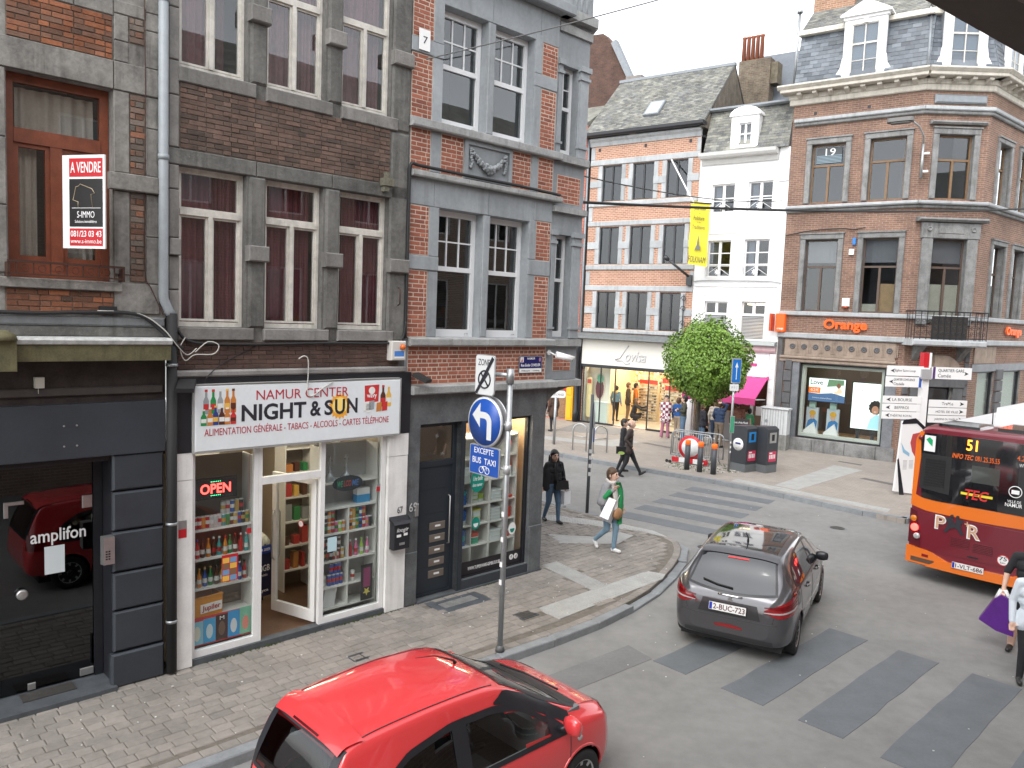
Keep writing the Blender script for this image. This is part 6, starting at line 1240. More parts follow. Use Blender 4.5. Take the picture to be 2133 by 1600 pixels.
pt=thing('window_poster','cream partition with a dark oval mirror and leaf poster behind shop glass','poster',OPP.w(-8.75,.5,.155),OPP.rz); part('panel',MB().box(-.5,.6,0,.05,0,2.5),M('poster_cream',(.72,.68,.58),.6),pt); part('oval',MB().prism(circ(.1,1.6,.28,20,.62),'y',-.02,0),M('oval_frame',(.6,.5,.4),.5),pt); part('oval',MB().prism(circ(.1,1.5,.2,20,.45),'y',-.04,-.021),M('maroon_oval',(.13,.02,.03),.4),pt); part('leaf',MB().prism(circ(.12,1.95,.16,14,.2),'y',-.055,-.041),M('leaf_print',(.1,.4,.25),.5),pt)
dc=thing('display_counter','low white display counter with round stool behind jewellery shop glass','counter',OPP.w(-8.55,.35,.155),OPP.rz); part('box',MB().box(-.3,.45,-.12,.1,0,.9),M('mint_white',(.6,.66,.6),.5),dc); part('top',MB().box(-.34,.49,-.15,.12,.9,.94),white_m,dc)
px=thing('poster_column','narrow framed card column with red top in the jewellery window','display',OPP.w(-9.05,.25,.155),OPP.rz); part('column',MB().prism(rrect(-.13,.13,.2,2.0,.12,5),'y',-.02,.02),M('yellow_cards',(.75,.6,.3),.5),px); part('top',MB().box(-.1,.1,-.03,-.021,1.72,1.9),jw[4],px)
# wall-hung ornament, projector arm, sign frame
sc=MB(); sc.tube([(-4.62,-.1,4.45),(-4.62,-.1,5.9)],.02,6); [sc.tube([(-4.62-.12*cos(k*.6)*(1-k*.06),-.1,z+.14*sin(k*.6)*(1-k*.06)) for k in range(12)],.014,5) for z in (5.7,5.3,4.7)]; tag(part('iron_sign_bracket',sc,black_p,loc=OPP.o,rz=OPP.rz),'scrolled black wrought iron bracket on the brick and stone house','bracket')
pa=thing('projector_arm','black box on a slanted arm fixed to the wall below the banner','floodlight',OPP.w(-4.42,-.05,6.25),OPP.rz); part('box',MB().box(-.1,.1,-.15,.05,0,.42),dkfr,pa); part('arm',MB().bar((0,-.1,.35),(-.75,-.7,1.05),.05),dkfr,pa); part('head',MB().bar((-.7,-.66,1.0),(-.82,-.75,1.12),.09),dkfr,pa)
# ------------------------------------------------------------------ neighbour with yellow frames, gable behind
D=thing('coral_house','coral red house with white window frames, yellow awnings and yellow shopfront','building',OPP.w(-14,0,.12),OPP.rz); D1=Face(D,OPP)
hD=[(-11.0,-9.75,z,z+1.5) for z in (4.5,7.3,10.1)]+[(-13.5,-10.05,.14,2.95)]
m=MB(); wall(m,-14,-9.62,.12,13.2,hD,.05,.2); D1.part('wall',m,M('coral_brick',(.5,.14,.09),.85,brick=(.22,.075,.01,(.5,.3,.25),(.45,.11,.07)),var=.15,scale=3)); D1.part('room_back',MB().box(-13.9,-9.65,3,3.05,.12,13),roomf)
for h in hD[:3]:
    m=MB(); ring(m,h[0],h[1],h[2],h[3],.1,.18,.07); m.box(h[0]+.6,h[0]+.66,.1,.18,h[2]+.07,h[3]-.07); o=D1.part('window',m,white_w); panes(o,[(h[0]+.07,h[1]-.07,h[2]+.07,h[3]-.07)],.14,glassf); part('sill',MB().box(h[0]-.1,h[1]+.1,-.05,.06,h[2]-.15,h[2]-.01),white_w,o)
    m=MB(); m.add([(h[0],.03,h[3]+.05),(h[1],.03,h[3]+.05),(h[1],-.6,h[3]-.45),(h[0],-.6,h[3]-.45),(h[0],.03,h[3]+.02),(h[1],.03,h[3]+.02),(h[1],-.6,h[3]-.48),(h[0],-.6,h[3]-.48)],[(3,2,1,0),(4,5,6,7),(2,3,7,6),(1,2,6,5)]); D1.part('awning',m,M('yellow_awning',(.72,.42,.08),.7))
yel=M('yellow_paint',(.82,.40,.01),.5)
D1.part('yellow_frame',MB().cbox(-10.02,-9.66,-.16,.04,.14,4.2,.02),yel); D1.part('yellow_frame',MB().cbox(-13.8,-10.03,-.14,.04,2.96,4.2,.02),yel); D1.part('yellow_panel',MB().cbox(-9.96,-9.72,-.19,-.161,.25,1.2,.01),yel); D1.part('yellow_panel',MB().cbox(-9.96,-9.72,-.19,-.161,1.3,2.9,.01),yel)
D1.part('shop_room',MB().box(-13.6,-10.0,2.2,2.25,.14,3),M('brown_shop',(.25,.12,.07),.7)); D1.part('shop_lamp',MB().box(-12.5,-10.5,.8,1.2,2.9,2.94),MATS['warm_room_lamp'])
for x in (-11.3,-11.1,-10.9): D1.part('door_bar',MB().bar((x,-.02,.2),(x,-.02,2.9),.02),white_m)
D1.part('goods_shelf',MB().box(-10.9,-10.1,.5,.9,.14,1.3),M('goods_brown',(.35,.2,.1),.6,var=.5,scale=14)); D1.part('red_box',MB().box(-10.4,-10.15,.3,.5,1.4,1.75),jw[4]); D1.part('white_label',MB().box(-10.75,-10.1,.2,.23,1.85,1.98),white_m)
D1.part('downpipe',MB().bar((-9.48,-.06,.14),(-9.48,-.06,12.6),.05),zinc); D1.part('roof',MB().prism([(-.3,13.1),(2.2,14.6),(5,13.1)],'x',-14,-9.7),slateL)
E_=thing('old_brown_gable','tall dark brown brick gable rising behind the corner houses','building',OPP.w(-17,5.5,0),OPP.rz); E1=Face(E_,OPP)
m=MB(); m.prism([(-20,0),(-9.8,0),(-9.8,15.0),(-10.75,16.8),(-11.7,18.6),(-12.3,19.2),(-20,19.6)],'y',5.5,6.1); E1.part('wall',m,brickE); m=MB(); m.prism([(-9.78,14.9),(-9.55,15.0),(-10.55,16.95),(-11.5,18.75),(-11.75,18.6),(-10.75,16.75)],'y',5.35,5.7); E1.part('roof_edge',m,zinc)
bh=thing('rear_roof','slate roof with brick chimney and terracotta pots behind the white house','building',OPP.w(-2.5,4.5,11),OPP.rz); H1=Face(bh,OPP)
m=MB(); m.prism([(4.0,13),(6.2,17.0),(9,13)],'x',-4.5,-.9); H1.part('roof',m,slateO)
H1.part('chimney',MB().box(-4.6,-3.2,4.3,4.9,12.5,16.3),M('mossy_chimney',(.22,.18,.13),.9,brick=(.22,.075,.01,(.25,.22,.17),(.17,.12,.09)),var=.5,scale=3))
for i in range(5): H1.part('chimney_pot',MB().lathe([(.10,16.3),(.08,17.3),(.1,17.32),(.1,17.38)],(-4.5+.2*i,4.55,0),10),M('terracotta',(.32,.11,.06),.8))
H1.part('chimney_top',MB().box(-3.4,-2.9,4.4,5,15.2,16.1),M('mossy_chimney2',(.2,.17,.12),.9,var=.5,scale=6,bump=.5)); H1.part('flue_pipe',MB().bar((-2.1,4.2,14.5),(-2.05,4.2,17.9),.06),galv); H1.part('flue_cap',MB().lathe([(.12,17.85),(.12,17.95)],(-2.05,4.2,0),10),galv)
# ================================================================== vehicles
def crom(P,t):
    """Catmull-Rom through rows P at parameter t (0..len-1)"""
    n=len(P); i=min(int(t),n-2); f=t-i
    a,b,c,d=P[max(i-1,0)],P[i],P[i+1],P[min(i+2,n-1)]
    return [.5*((2*q)+(-p+r)*f+(2*p-5*q+4*r-s)*f*f+(-p+3*q-3*r+s)*f**3) for p,q,r,s in zip(a,b,c,d)]
def interp(T,x):
    """smooth table lookup"""
    if x<=T[0][0]: return T[0][1]
    if x>=T[-1][0]: return T[-1][1]
    for i in range(len(T)-1):
        if T[i][0]<=x<=T[i+1][0]:
            x0,x1=T[i][0],T[i+1][0]; t=(x-x0)/(x1-x0); y0,y1=T[i][1],T[i+1][1]
            def sl(j):
                if j<=0 or j>=len(T)-1: return (T[min(j+1,len(T)-1)][1]-T[max(j-1,0)][1])/(T[min(j+1,len(T)-1)][0]-T[max(j-1,0)][0])
                a=(T[j][1]-T[j-1][1])/(T[j][0]-T[j-1][0]); b=(T[j+1][1]-T[j][1])/(T[j+1][0]-T[j][0])
                return 0 if a*b<=0 else 2*a*b/(a+b)
            m0,m1=sl(i)*(x1-x0),sl(i+1)*(x1-x0)
            return (2*t**3-3*t*t+1)*y0+(t**3-2*t*t+t)*m0+(-2*t**3+3*t*t)*y1+(t**3-t*t)*m1
class Car:
    def __init__(s,name,label,loc,rz,paint,ROOF,BELT,WID,RW,BOT,wheels,wr,cut=(),nx=120):
        s.t=thing(name,label,'car',loc,rz); s.paint=paint
        x0,x1=ROOF[0][0],ROOF[-1][0]; rows=[]
        for i in range(nx+1):
            u=i/nx; x=x0+(x1-x0)*(.5-.5*cos(pi*u))*.55+(x1-x0)*u*.45
            w=interp(WID,x); zr=interp(ROOF,x); zb=interp(BELT,x); z0=interp(BOT,x); wrf=interp(RW,x)
            zb=min(zb,zr-.03); k=max(0,min(1,(zr-zb)/.35))
            wt=wrf*k+(w*.80)*(1-k); zs=zr-zb
            P=[(0,z0),(w*.6,z0),(w*.88,z0+min(.02,(zb-z0)*.05)),(w*.97,z0+min(.10,(zb-z0)*.2)),(w*.995,z0+(zb-z0)*.35),(w*1.0,z0+(zb-z0)*.55),(w*.99,z0+(zb-z0)*.78),(w*.955,zb),
               (w*.955+(wt-w*.955)*.38,zb+zs*.38),(w*.955+(wt-w*.955)*.75,zb+zs*.74),(wt+.005,zr-max(.045*k,.008)),(wt*.9,zr-.018*k-.006),(wt*.6,zr-.004),(wt*.3,zr),(0,zr)]
            rows.append((x,P))
        s.v=[];grid=[];np_=44
        for x,P in rows:
            r=[]
            for j in range(np_+1):
                y,z=crom(P,j/np_*(len(P)-1)); y=max(0,y); r.append(len(s.v)); s.v.append((x,-y,z))
            grid.append(r)
        f=[]
        for i in range(nx):
            for j in range(np_): f.append((grid[i][j],grid[i+1][j],grid[i+1][j+1],grid[i][j+1]))
        n=len(s.v); s.v+=[(x,-y,z) for x,y,z in s.v]; f+=[tuple(n+q for q in reversed(a)) for a in f]
        for e,rev in ((0,False),(nx,True)):
            loop=grid[e]+[n+q for q in reversed(grid[e][1:-1])]
            b0=len(s.v); s.v+=[s.v[q] for q in loop]; loop=list(range(b0,len(s.v))); f.append(tuple(reversed(loop) if not rev else loop))
        s.f=f; s.bvh=BVHTree.FromPolygons(s.v,f)
        # cut wheel arches and chosen openings
        keep=[]
        for a in f:
            c=[sum(s.v[q][k] for q in a)/len(a) for k in range(3)]
            if any(math.hypot(c[0]-wx,c[2]-wr)<wr+.045 and abs(c[1])>.45 and c[2]<.8 for wx in wheels): continue
            if any(q(c) for q in cut): continue
            keep.append(a)
        m=MB(); m.add(s.v,keep,0,0,True); b=part('body',m,paint,s.t); s.body=b
        for wx in wheels:
            for sd in (-1,1):
                m=MB(); R=wr+.05; vs=[]; 
                for k in range(17):
                    a=pi*k/16; 
                    for yy in (.5,s.yat(wx+R*cos(a),max(wr+R*sin(a),.25))-.012): vs.append((wx+R*cos(a),sd*yy,wr+R*sin(a)))
                m.add(vs,[(2*k,2*k+1,2*k+3,2*k+2) for k in range(16)]+[tuple(2*k for k in range(17))],0); part('wheel_arch',m,rubber,s.t)
                pts=[]
                for k in range(21):
                    a=pi*k/20*1.04-.06; z=wr+R*sin(a); x=wx+R*cos(a); pts.append((x,sd*(s.yat(x,max(z,.2))-.004),z))
                part('arch_lip',MB().tube(pts,.016,6),paint,s.t)
    def rc(s,y,z):
        for dy in (.0013,.004,-.004,.01):
            h=s.bvh.ray_cast(Vector((-3,y+dy,z)),Vector((1,.0003,-.0003)))
            if h[0] is not None: return h[0].copy()
        return Vector((-1.9,y,z))
    def yat(s,x,z):
        h=s.bvh.ray_cast(Vector((x,-2,z)),Vector((0,1,0)))
        return -h[0].y if h[0] is not None else .7
    def grid(s,name,mat,fn,ns,nt,off=.004,sides=(1,),parent=None,sel=None,smooth=True,thick=0):
        """patch laid on the body: fn(a,b)->(origin,direction)"""
        for sd in sides:
            vs=[];fs=[];ok={}
            for i in range(ns+1):
                for j in range(nt+1):
                    o,d=fn(i/ns,j/nt); o=Vector((o[0]+.0007,o[1]*sd+.0009,o[2]+.0005)); d=Vector((d[0]+.0001,d[1]*sd+.0002,d[2]-.0001)).normalized(); h=s.bvh.ray_cast(o,d)
                    p=h[0]
                    if p is None: vs.append((0,0,0)); continue
                    nn=h[1] if h[1].dot(d)<0 else -h[1]
                    ok[i*(nt+1)+j]=1; vs.append(tuple(p+nn*off))
            for i in range(ns):
                for j in range(nt):
                    q=(i*(nt+1)+j,(i+1)*(nt+1)+j,(i+1)*(nt+1)+j+1,i*(nt+1)+j+1)
                    if all(k in ok for k in q) and (sel is None or sel((i+.5)/ns,(j+.5)/nt)): fs.append(q)
            m=MB(); m.add(vs,fs,0,0,smooth); o=part(name,m,mat,parent or s.t)
        return o
    def side(s,name,mat,lo,hi,ns=24,nt=12,off=.005,sides=(-1,1),**k):
        x0,x1=lo[0][0],lo[-1][0]
        def fn(a,b):
            x=x0+(x1-x0)*a; z=lin(lo,x); z=z+(lin(hi,x)-z)*b; return (x,2,z),(0,-1,0)
        for sd in sides: s.grid(name,mat,fn,ns,nt,off,(sd,),**k)
    def seam(s,pts,sides=(-1,1),r=.004,mat=None,d=None,name='panel_gap'):
        for sd in sides:
            out=[]
            for a,b in zip(pts,pts[1:]):
                for k in range(8):
                    t=k/8; p=[a[i]+(b[i]-a[i])*t for i in range(len(a))]
                    if d is None: h=s.bvh.ray_cast(Vector((p[0],2*sd,p[1])),Vector((0,-sd,0)))
                    else: h=s.bvh.ray_cast(Vector((p[0]-d[0]*3,p[1]*sd-d[1]*sd*3,p[2]-d[2]*3)),Vector((d[0],d[1]*sd,d[2])).normalized())
                    if h[0] is not None: out.append(h[0])
            if len(out)>1: part(name,MB().tube(out,r,5),mat or black_p,s.t)
    def wheel(s,x,wr,y,sp,alloy):
        for sd in (-1,1):
            w=link('wheel',None,s.t,(x,sd*y,wr)); 
            w.data=MB().lathe([(wr*.62,-.09),(wr*.9,-.095),(wr,-.07),(wr,.07),(wr*.9,.095),(wr*.64,.09),(wr*.62,.06)],n=28,axis='y').mesh('tyre',[rubber]) if False else None
            bpy.data.objects.remove(w)
            m=MB(); m.lathe([(wr*.6,-.085),(wr*.64,-.1),(wr*.93,-.1),(wr,-.07),(wr,.07),(wr*.93,.1),(wr*.64,.1),(wr*.6,.085)],n=32,axis='y'); w=part('wheel',m,rubber,s.t,loc=(x,sd*y,wr))
            r=MB(); r.lathe([(wr*.63,.08),(wr*.66,.1),(wr*.6,.095),(wr*.57,.03)],n=32,axis='y'); r.lathe([(.001,.085),(.05,.085),(.055,.06)],n=14,axis='y')
            for k in range(sp):
                a=2*pi*k/sp; wd=.14 if sp<10 else .085
                q=[(.045*cos(a-wd*2),.05*0+.078,.045*sin(a-wd*2)),(.045*cos(a+wd*2),.078,.045*sin(a+wd*2)),(wr*.62*cos(a+wd*.8),.09,wr*.62*sin(a+wd*.8)),(wr*.62*cos(a-wd*.8),.09,wr*.62*sin(a-wd*.8))]
                r.add(q+[(p[0],p[1]-.035,p[2]) for p in q],[(3,2,1,0),(4,5,6,7),(0,1,5,4),(1,2,6,5),(2,3,7,6),(3,0,4,7)])
            rim=part('rim',r,alloy,w); part('brake_disc',MB().lathe([(wr*.58,.02),(wr*.58,.03)],n=24,axis='y'),M('disc_dark',(.05,.05,.05),.5,.4),w)
            if sd<0: w.rotation_euler=(0,0,pi)
def lin(T,x):
    for a,b in zip(T,T[1:]):
        if x<=b[0]+1e-9: t=(x-a[0])/(b[0]-a[0]) if b[0]>a[0] else 0; return a[1]+(b[1]-a[1])*t
    return T[-1][1]
carglass=M('car_glass_dark',(.012,.014,.016),.03,spec=1.0,coat=1.0)
chrome=M('chrome',(.7,.7,.7),.12,1.0); alloy=M('alloy_wheel',(.5,.5,.5),.3,.85); redlens=M('red_lens_dark',(.22,.006,.009),.12,coat=.6); redlit=M('lit_red_lens',(.8,.02,.02),.3,emit=3,ecol=(1,.04,.03)); amber=M('amber_lens',(.6,.18,.01),.2,coat=.5); clearl=M('clear_lens',(.5,.5,.5),.1,.3,coat=.6)
redlit2=M('red_lens_bright',(.6,.02,.02),.2,coat=.5)
plate_m=M('plate_white',(.72,.72,.70),.4); plate_t=M('plate_red',(.09,.012,.014),.5)
# ------------------------------------------------------------------ dark grey hatchback
h=radians(28.5); cpos=Vector((4.16,12.58,0))
gp_=M('dark_grey_metallic',(.10,.098,.105),.3,.7,coat=1.0)
K=Car('grey_hatchback','dark grey hatchback seen from behind, turning past the kerb corner',cpos,pi/2-h,gp_,
  ROOF=[(-1.99,.74),(-1.98,.81),(-1.965,.87),(-1.94,.925),(-1.87,.995),(-1.72,1.14),(-1.56,1.31),(-1.48,1.375),(-1.40,1.41),(-1.1,1.445),(-.5,1.465),(0,1.455),(.45,1.40),(.75,1.26),(1.15,1.03),(1.4,.94),(1.75,.82),(1.92,.66),(1.98,.5)],
  BELT=[(-1.99,.66),(-1.97,.80),(-1.9,.88),(-1.7,.99),(-1.2,.985),(-.4,.95),(.6,.92),(1.2,.90),(1.98,.55)],
  WID=[(-1.99,.56),(-1.98,.63),(-1.95,.71),(-1.90,.765),(-1.82,.805),(-1.7,.84),(-1.3,.868),(-.5,.87),(.6,.87),(1.2,.86),(1.6,.82),(1.85,.72),(1.98,.55)],
  RW=[(-1.99,.5),(-1.9,.60),(-1.7,.60),(-1.45,.575),(-1.0,.585),(0,.59),(.5,.57),(1.1,.66),(1.98,.5)],
  BOT=[(-1.99,.36),(-1.98,.31),(-1.95,.27),(-1.85,.24),(-1.4,.2),(1.4,.18),(1.9,.22),(1.98,.35)],wheels=(-1.27,1.27),wr=.305)
for x in (-1.27,1.27): K.wheel(x,.305,.755,10,alloy)
part('underbody',MB().box(-1.8,1.8,-.72,.72,.16,.26),rubber,K.t)
# rear window: rays from behind/above
def rw(a,b,y0=.60,y1=.53,za=1.0,zb=1.36):
    y=(2*a-1)*(y0+(y1-y0)*b); z=za+(zb-za)*b-.025*(1-(2*a-1)**2)*(1-b)+ (.02*(2*a-1)**2*b); return (-3.5,y,z+.25*1.6),(1,0,-.25)
rg=lambda a,b:(lambda y,z:((-3.2,y,z+.05),(1,0,-.03)))((2*a-1)*(.60-.085*b),.985+.355*b+.03*(1-(2*a-1)**2)*b-.055*(1-(2*a-1)**2)*(1-b))
K.grid('rear_window',carglass,rg,28,12,.005)
K.grid('rear_window_frame',black_p,lambda a,b:rg(-.03+1.06*a,-.07+1.14*b),30,14,.003)
K.grid('rear_spoiler',gp_,lambda a,b:((-2.2+.9*b-.0,(2*a-1)*.54,3),(0,0,-1)) if False else ((-1.50+.16*b,(2*a-1)*.55,3),(0,0,-1)),16,4,.02)
K.grid('brake_light',redlit2,lambda a,b:((-1.545+.02*b,(2*a-1)*.15,3),(0,0,-1)),8,2,.012)
part('wiper',MB().tube([K.rc(y,z)+Vector((-.02,0,.012)) for y,z in ((-.02,.985),(.2,1.0),(.42,1.035))],.012,6),rubber,K.t)
part('hatch_handle',MB().tube([K.rc(y,.90)+Vector((-.012,0,0)) for y in (-.17,-.08,0,.08,.17)],.016,6),chrome,K.t)
# tail lights wrap the corner
def tl(a,b): 
    y=.54+.30*a; z=.80-.12*(1-a)+ (.26-.06*a)*b*(1-.35*(1-a)); ang=radians(20+50*a); return (-1.72-2*cos(ang),y-.06+2*sin(ang)*.0+ (2*sin(ang)),z),(cos(ang),-sin(ang),0)
def tail(zl,zh,nm,mt,off):
    def fn(a,b):
        ang=radians(8+62*a); yc=.40+.10*a; lo=zl(a); hi=zh(a); z=lo+(hi-lo)*b
        return (-1.40-2*cos(ang),yc+2*sin(ang),z),(cos(ang),-sin(ang),0)
    for sd in (-1,1): K.grid(nm,mt,fn,18,8,off,(sd,))
tail(lambda a:.76-.08*min(1,a*4)+.08*a,lambda a:.785+.22*min(1,a*1.3)**.8,'tail_light',redlens,.008)
tail(lambda a:.755-.01*min(1,a*4)+.06*a,lambda a:.765+.0*a+.068*a,'reversing_light',clearl,.0105)
for k in range(3): tail(lambda a,k=k:.80+.05*k*a+.02,lambda a,k=k:.815+.05*k*a+.02,'light_claw',M('deep_red',(.12,.002,.004),.2),.0105)
# seams, plate recess, bumper details
K.seam([(-1.2,.99),(-1.15,.75),(-1.0,.52),(-.95,.3)]); K.seam([(-.08,.95),(-.1,.6),(-.1,.3)]); K.seam([(1.0,.92),(.95,.6),(.9,.3)])
K.seam([(-2,.70,.60),(-2,.4,.585),(-2,0,.58),(-2,-.4,.585),(-2,-.70,.60)],sides=(1,),d=(1,0,0)); K.seam([(-2,.60,.62),(-2,.62,.72)],d=(1,0,0)); 
for x,z in ((-.62,.86),(.36,.86)):
    for sd in (-1,1):
        y=K.yat(x,z); part('door_handle',MB().tube([(x-.1,sd*(y+.005),z),(x-.07,sd*(y+.03),z),(x+.07,sd*(y+.03),z),(x+.1,sd*(y+.005),z)],.016,7),gp_,K.t)
K.grid('plate_recess',M('recess_shade',(.05,.049,.052),.35,.6,coat=.6),lambda a,b:((-3,(2*a-1)*(.44-.06*b),.62+.20*b),(1,0,0)),16,6,.003)  # flush patch; shade of the plate recess put into a darker body colour
K.grid('rear_reflector',redlens,lambda a,b:((-3,(2*a-1)*.20,.445+.05*b*(1-.5*(2*a-1)**2)),(1,0,0)),10,2,.006)
K.grid('lower_valance',M('satin_black',(.03,.03,.032),.5),lambda a,b:((-3,(2*a-1)*.62,.26+.09*b),(1,0,0)),16,3,.004)
pl_=link('number_plate',None,K.t); bpy.data.objects.remove(pl_)
hp_=K.rc(0,.73)
npl=part('number_plate',MB().box(-.26,.26,-.012,.0,-.055,.055),plate_m,K.t,loc=(hp_.x-.012,0.02,.725),rz=-pi/2); npl.rotation_euler=(radians(-6),0,-pi/2)
part('plate_band',MB().box(-.255,-.215,-.0135,-.012,-.05,.05),M('eu_blue',(.01,.03,.35),.4),npl); txt(npl,'2-BUC-723',-.20,.245,-.038,.038,-.0128,plate_t,bold=.012)
part('plate_frame',(lambda m:(ring(m,-.27,.27,-.065,.065,-.010,.004,.009),m)[1])(MB()),rubber,npl)
bd=K.rc(0,.84)
part('badge',MB().add([(bd.x-.006,y,bd.z+z) for y,z in ((0,.05),(-.03,.045),(-.02,.02),(-.045,.0),(-.02,-.03),(-.03,-.05),(.0,-.04),(.02,-.05),(.015,-.02),(.035,-.0),(.02,.03))],[tuple(range(11))]),chrome,K.t)
K.grid('model_badge',chrome,lambda a,b:((-3,.46+.14*a,.735+.035*b),(1,0,0)),5,1,.004,sel=lambda a,b:int(a*5)%2==0)
# side glazing
lo=[(-1.42,1.06),(-1.25,1.0),(-.6,.985),(.3,.955),(.78,.945)]; hi=[(-1.42,1.09),(-1.2,1.27),(-.8,1.355),(0,1.375),(.4,1.31),(.62,1.16),(.78,.95)]
K.side('window_frame',black_p,[(x,z-.015) for x,z in lo],[(x,z+.02) for x,z in hi],30,10,.003)
K.side('rear_quarter_window',carglass,[(-1.36,1.07),(-1.2,1.02),(-.92,1.0)],[(-1.36,1.1),(-1.15,1.27),(-.92,1.33)],10,8,.006); K.side('side_window',carglass,[(-.87,1.0),(-.5,.99),(-.06,.975)],[(-.87,1.335),(-.5,1.36),(-.06,1.36)],14,8,.006); K.side('side_window',carglass,[(.0,.975),(.72,.955)],[(.0,1.355),(.3,1.31),(.55,1.15),(.72,.97)],14,8,.006)
K.grid('windscreen',carglass,lambda a,b:((3,(2*a-1)*(.66-.12*b),1.03+.34*b+.9),(-1,0,-.5)),20,10,.005)
K.grid('roof_panel',M('glossy_dark_roof',(.03,.029,.032),.06,.3,coat=1.0),lambda a,b:((-1.36+1.6*b,(2*a-1)*.50,3),(0,0,-1)),20,16,.004)
for sd in (-1,1):
    m=MB(); m.tube([(.60,sd*.78,.95),(.62,sd*.86,.97)],.025,6); m.lathe([(.001,-.10),(.055,-.09),(.075,-.03),(.075,.04),(.055,.09),(.001,.1)],(.62,sd*.90,.99),14,axis='y'); m.v=[(.62+(x-.62)*.7,y,z) for x,y,z in m.v]; part('door_mirror',m,black_p,K.t)
part('antenna',MB().tube([(-.95,0,1.46),(-.95,0,1.50),(-1.12,0,1.63)],.006,5,rs=[.02,.012,.004]),rubber,K.t)
K.grid('fuel_flap_line',black_p,lambda a,b:((-1.45+.16*a,2,.78+.16*b),(0,-1,0)),6,6,.0015,(-1,),sel=lambda a,b:a<.17 or a>.83 or b<.17 or b>.83)
K.grid('headlight',clearl,lambda a,b:((3,.45+.3*a,.70+.12*b),(-1,0,0)),6,4,.006,(-1,1)); K.seam([(-.95,.56),(.2,.5),(.85,.5)],r=.006,mat=gp_,name='door_crease')
# ------------------------------------------------------------------ red city car
rp_=M('red_car_paint',(.66,.045,.05),.25,.0,coat=1.0)
rlo=[(-1.32,.86),(-1.2,.80),(-.6,.80),(.2,.80),(.86,.80)]; rhi=[(-1.32,.9),(-1.2,1.06),(-.95,1.2),(-.5,1.28),(.0,1.27),(.3,1.19),(.62,.98),(.86,.82)]
def incut(c): return abs(c[1])>.5 and -1.26<c[0]<.80 and lin(rlo,c[0])+.03<c[2]<lin(rhi,c[0])-.035 and not(-.48<c[0]<-.36)
def rearcut(c): return c[0]<-1.35 and abs(c[1])<.50 and .90<c[2]<1.29
def wscut(c): return .26<c[0]<1.0 and abs(c[1])<.53-.1*(1.0-c[0]) and c[2]>.96
RC=Car('red_city_car','small bright red car parked along the kerb with its hood ahead',ABC.w(-2.52,-4.25,0),ABC.rz,rp_,
  ROOF=[(-1.735,.60),(-1.72,.80),(-1.69,.95),(-1.62,1.12),(-1.53,1.30),(-1.47,1.37),(-1.38,1.405),(-1.0,1.445),(-.5,1.465),(-.1,1.45),(.12,1.415),(.4,1.29),(.75,1.10),(1.0,.98),(1.2,.94),(1.45,.86),(1.62,.74),(1.70,.6),(1.735,.5)],
  BELT=[(-1.735,.58),(-1.6,.80),(-1.4,.83),(-.5,.80),(.5,.80),(1.0,.82),(1.4,.78),(1.735,.5)],
  WID=[(-1.735,.58),(-1.70,.68),(-1.6,.74),(-1.3,.79),(-.5,.80),(.5,.80),(1.1,.80),(1.4,.77),(1.6,.66),(1.735,.45)],
  RW=[(-1.735,.5),(-1.6,.57),(-1.4,.53),(-1.0,.55),(0,.56),(.4,.55),(1.0,.62),(1.735,.45)],
  BOT=[(-1.735,.42),(-1.68,.28),(-1.2,.19),(1.2,.18),(1.65,.24),(1.735,.38)],wheels=(-1.12,1.05),wr=.275,cut=(incut,rearcut,wscut))
for x in (-1.12,1.05): RC.wheel(x,.275,.70,8,M('wheel_cover',(.42,.43,.44),.4,.3))
tint=GLASS('car_side_glass',(.80,.84,.82),ior=1.5,refl=1.2); tint2=GLASS('car_rear_glass',(.30,.32,.32),ior=1.5,refl=1.3)
part('floor_pan',MB().box(-1.55,1.4,-.70,.70,.16,.3),rubber,RC.t)
# side windows: frame ring and panes
def sidewin(x0,x1,nm,tm_,lo_=rlo,hi_=rhi):
    l=[(x0+(x1-x0)*k/10,lin(lo_,x0+(x1-x0)*k/10)) for k in range(11)]; hh=[(x,lin(hi_,x)) for x,_ in l]
    RC.side(nm,tm_,l,hh,16,10,.003)
    e=.0
    RC.side('window_seal',black_p,[(x,z-.012) for x,z in l],[(x,z+.03) for x,z in l],16,2,.007); RC.side('window_seal',black_p,[(x,z-.05) for x,z in hh],[(x,z+.01) for x,z in hh],16,2,.007)
sidewin(-1.31,-.42,'rear_side_window',tint2); sidewin(-.42,.85,'front_side_window',tint)
RC.side('door_pillar',black_p,[(-.50,.79),(-.34,.79)],[(-.50,1.285),(-.36,1.29)],3,10,.009); RC.side('window_seal',black_p,[(-1.33,.86),(-1.2,.80)],[(-1.33,.9),(-1.2,1.06)],6,4,.008,sides=(-1,1)) if False else None
RC.side('mirror_triangle',black_p,[(.62,.80),(.87,.80)],[(.62,1.03),(.87,.82)],4,6,.009); RC.side('a_pillar',black_p,[(.0,1.28),(.15,1.24),(.5,1.07),(.92,.84)],[(.0,1.30),(.15,1.365),(.5,1.20),(.92,.95)],14,4,.004)
RC.grid('windscreen',tint2,lambda a,b:((3,(2*a-1)*(.62-.13*b),.98+.42*b+1.0),(-1,0,-.5)) if False else ((.24+.80*b,(2*a-1)*(.47+.16*b),3),(0,0,-1)),20,12,.002)
RC.grid('windscreen_frame',black_p,lambda a,b:((.16+.94*b,(2*a-1)*(.50+.17*b),3),(0,0,-1)),26,18,.006,sel=lambda a,b:a<.06 or a>.94 or b<.06 or b>.86)
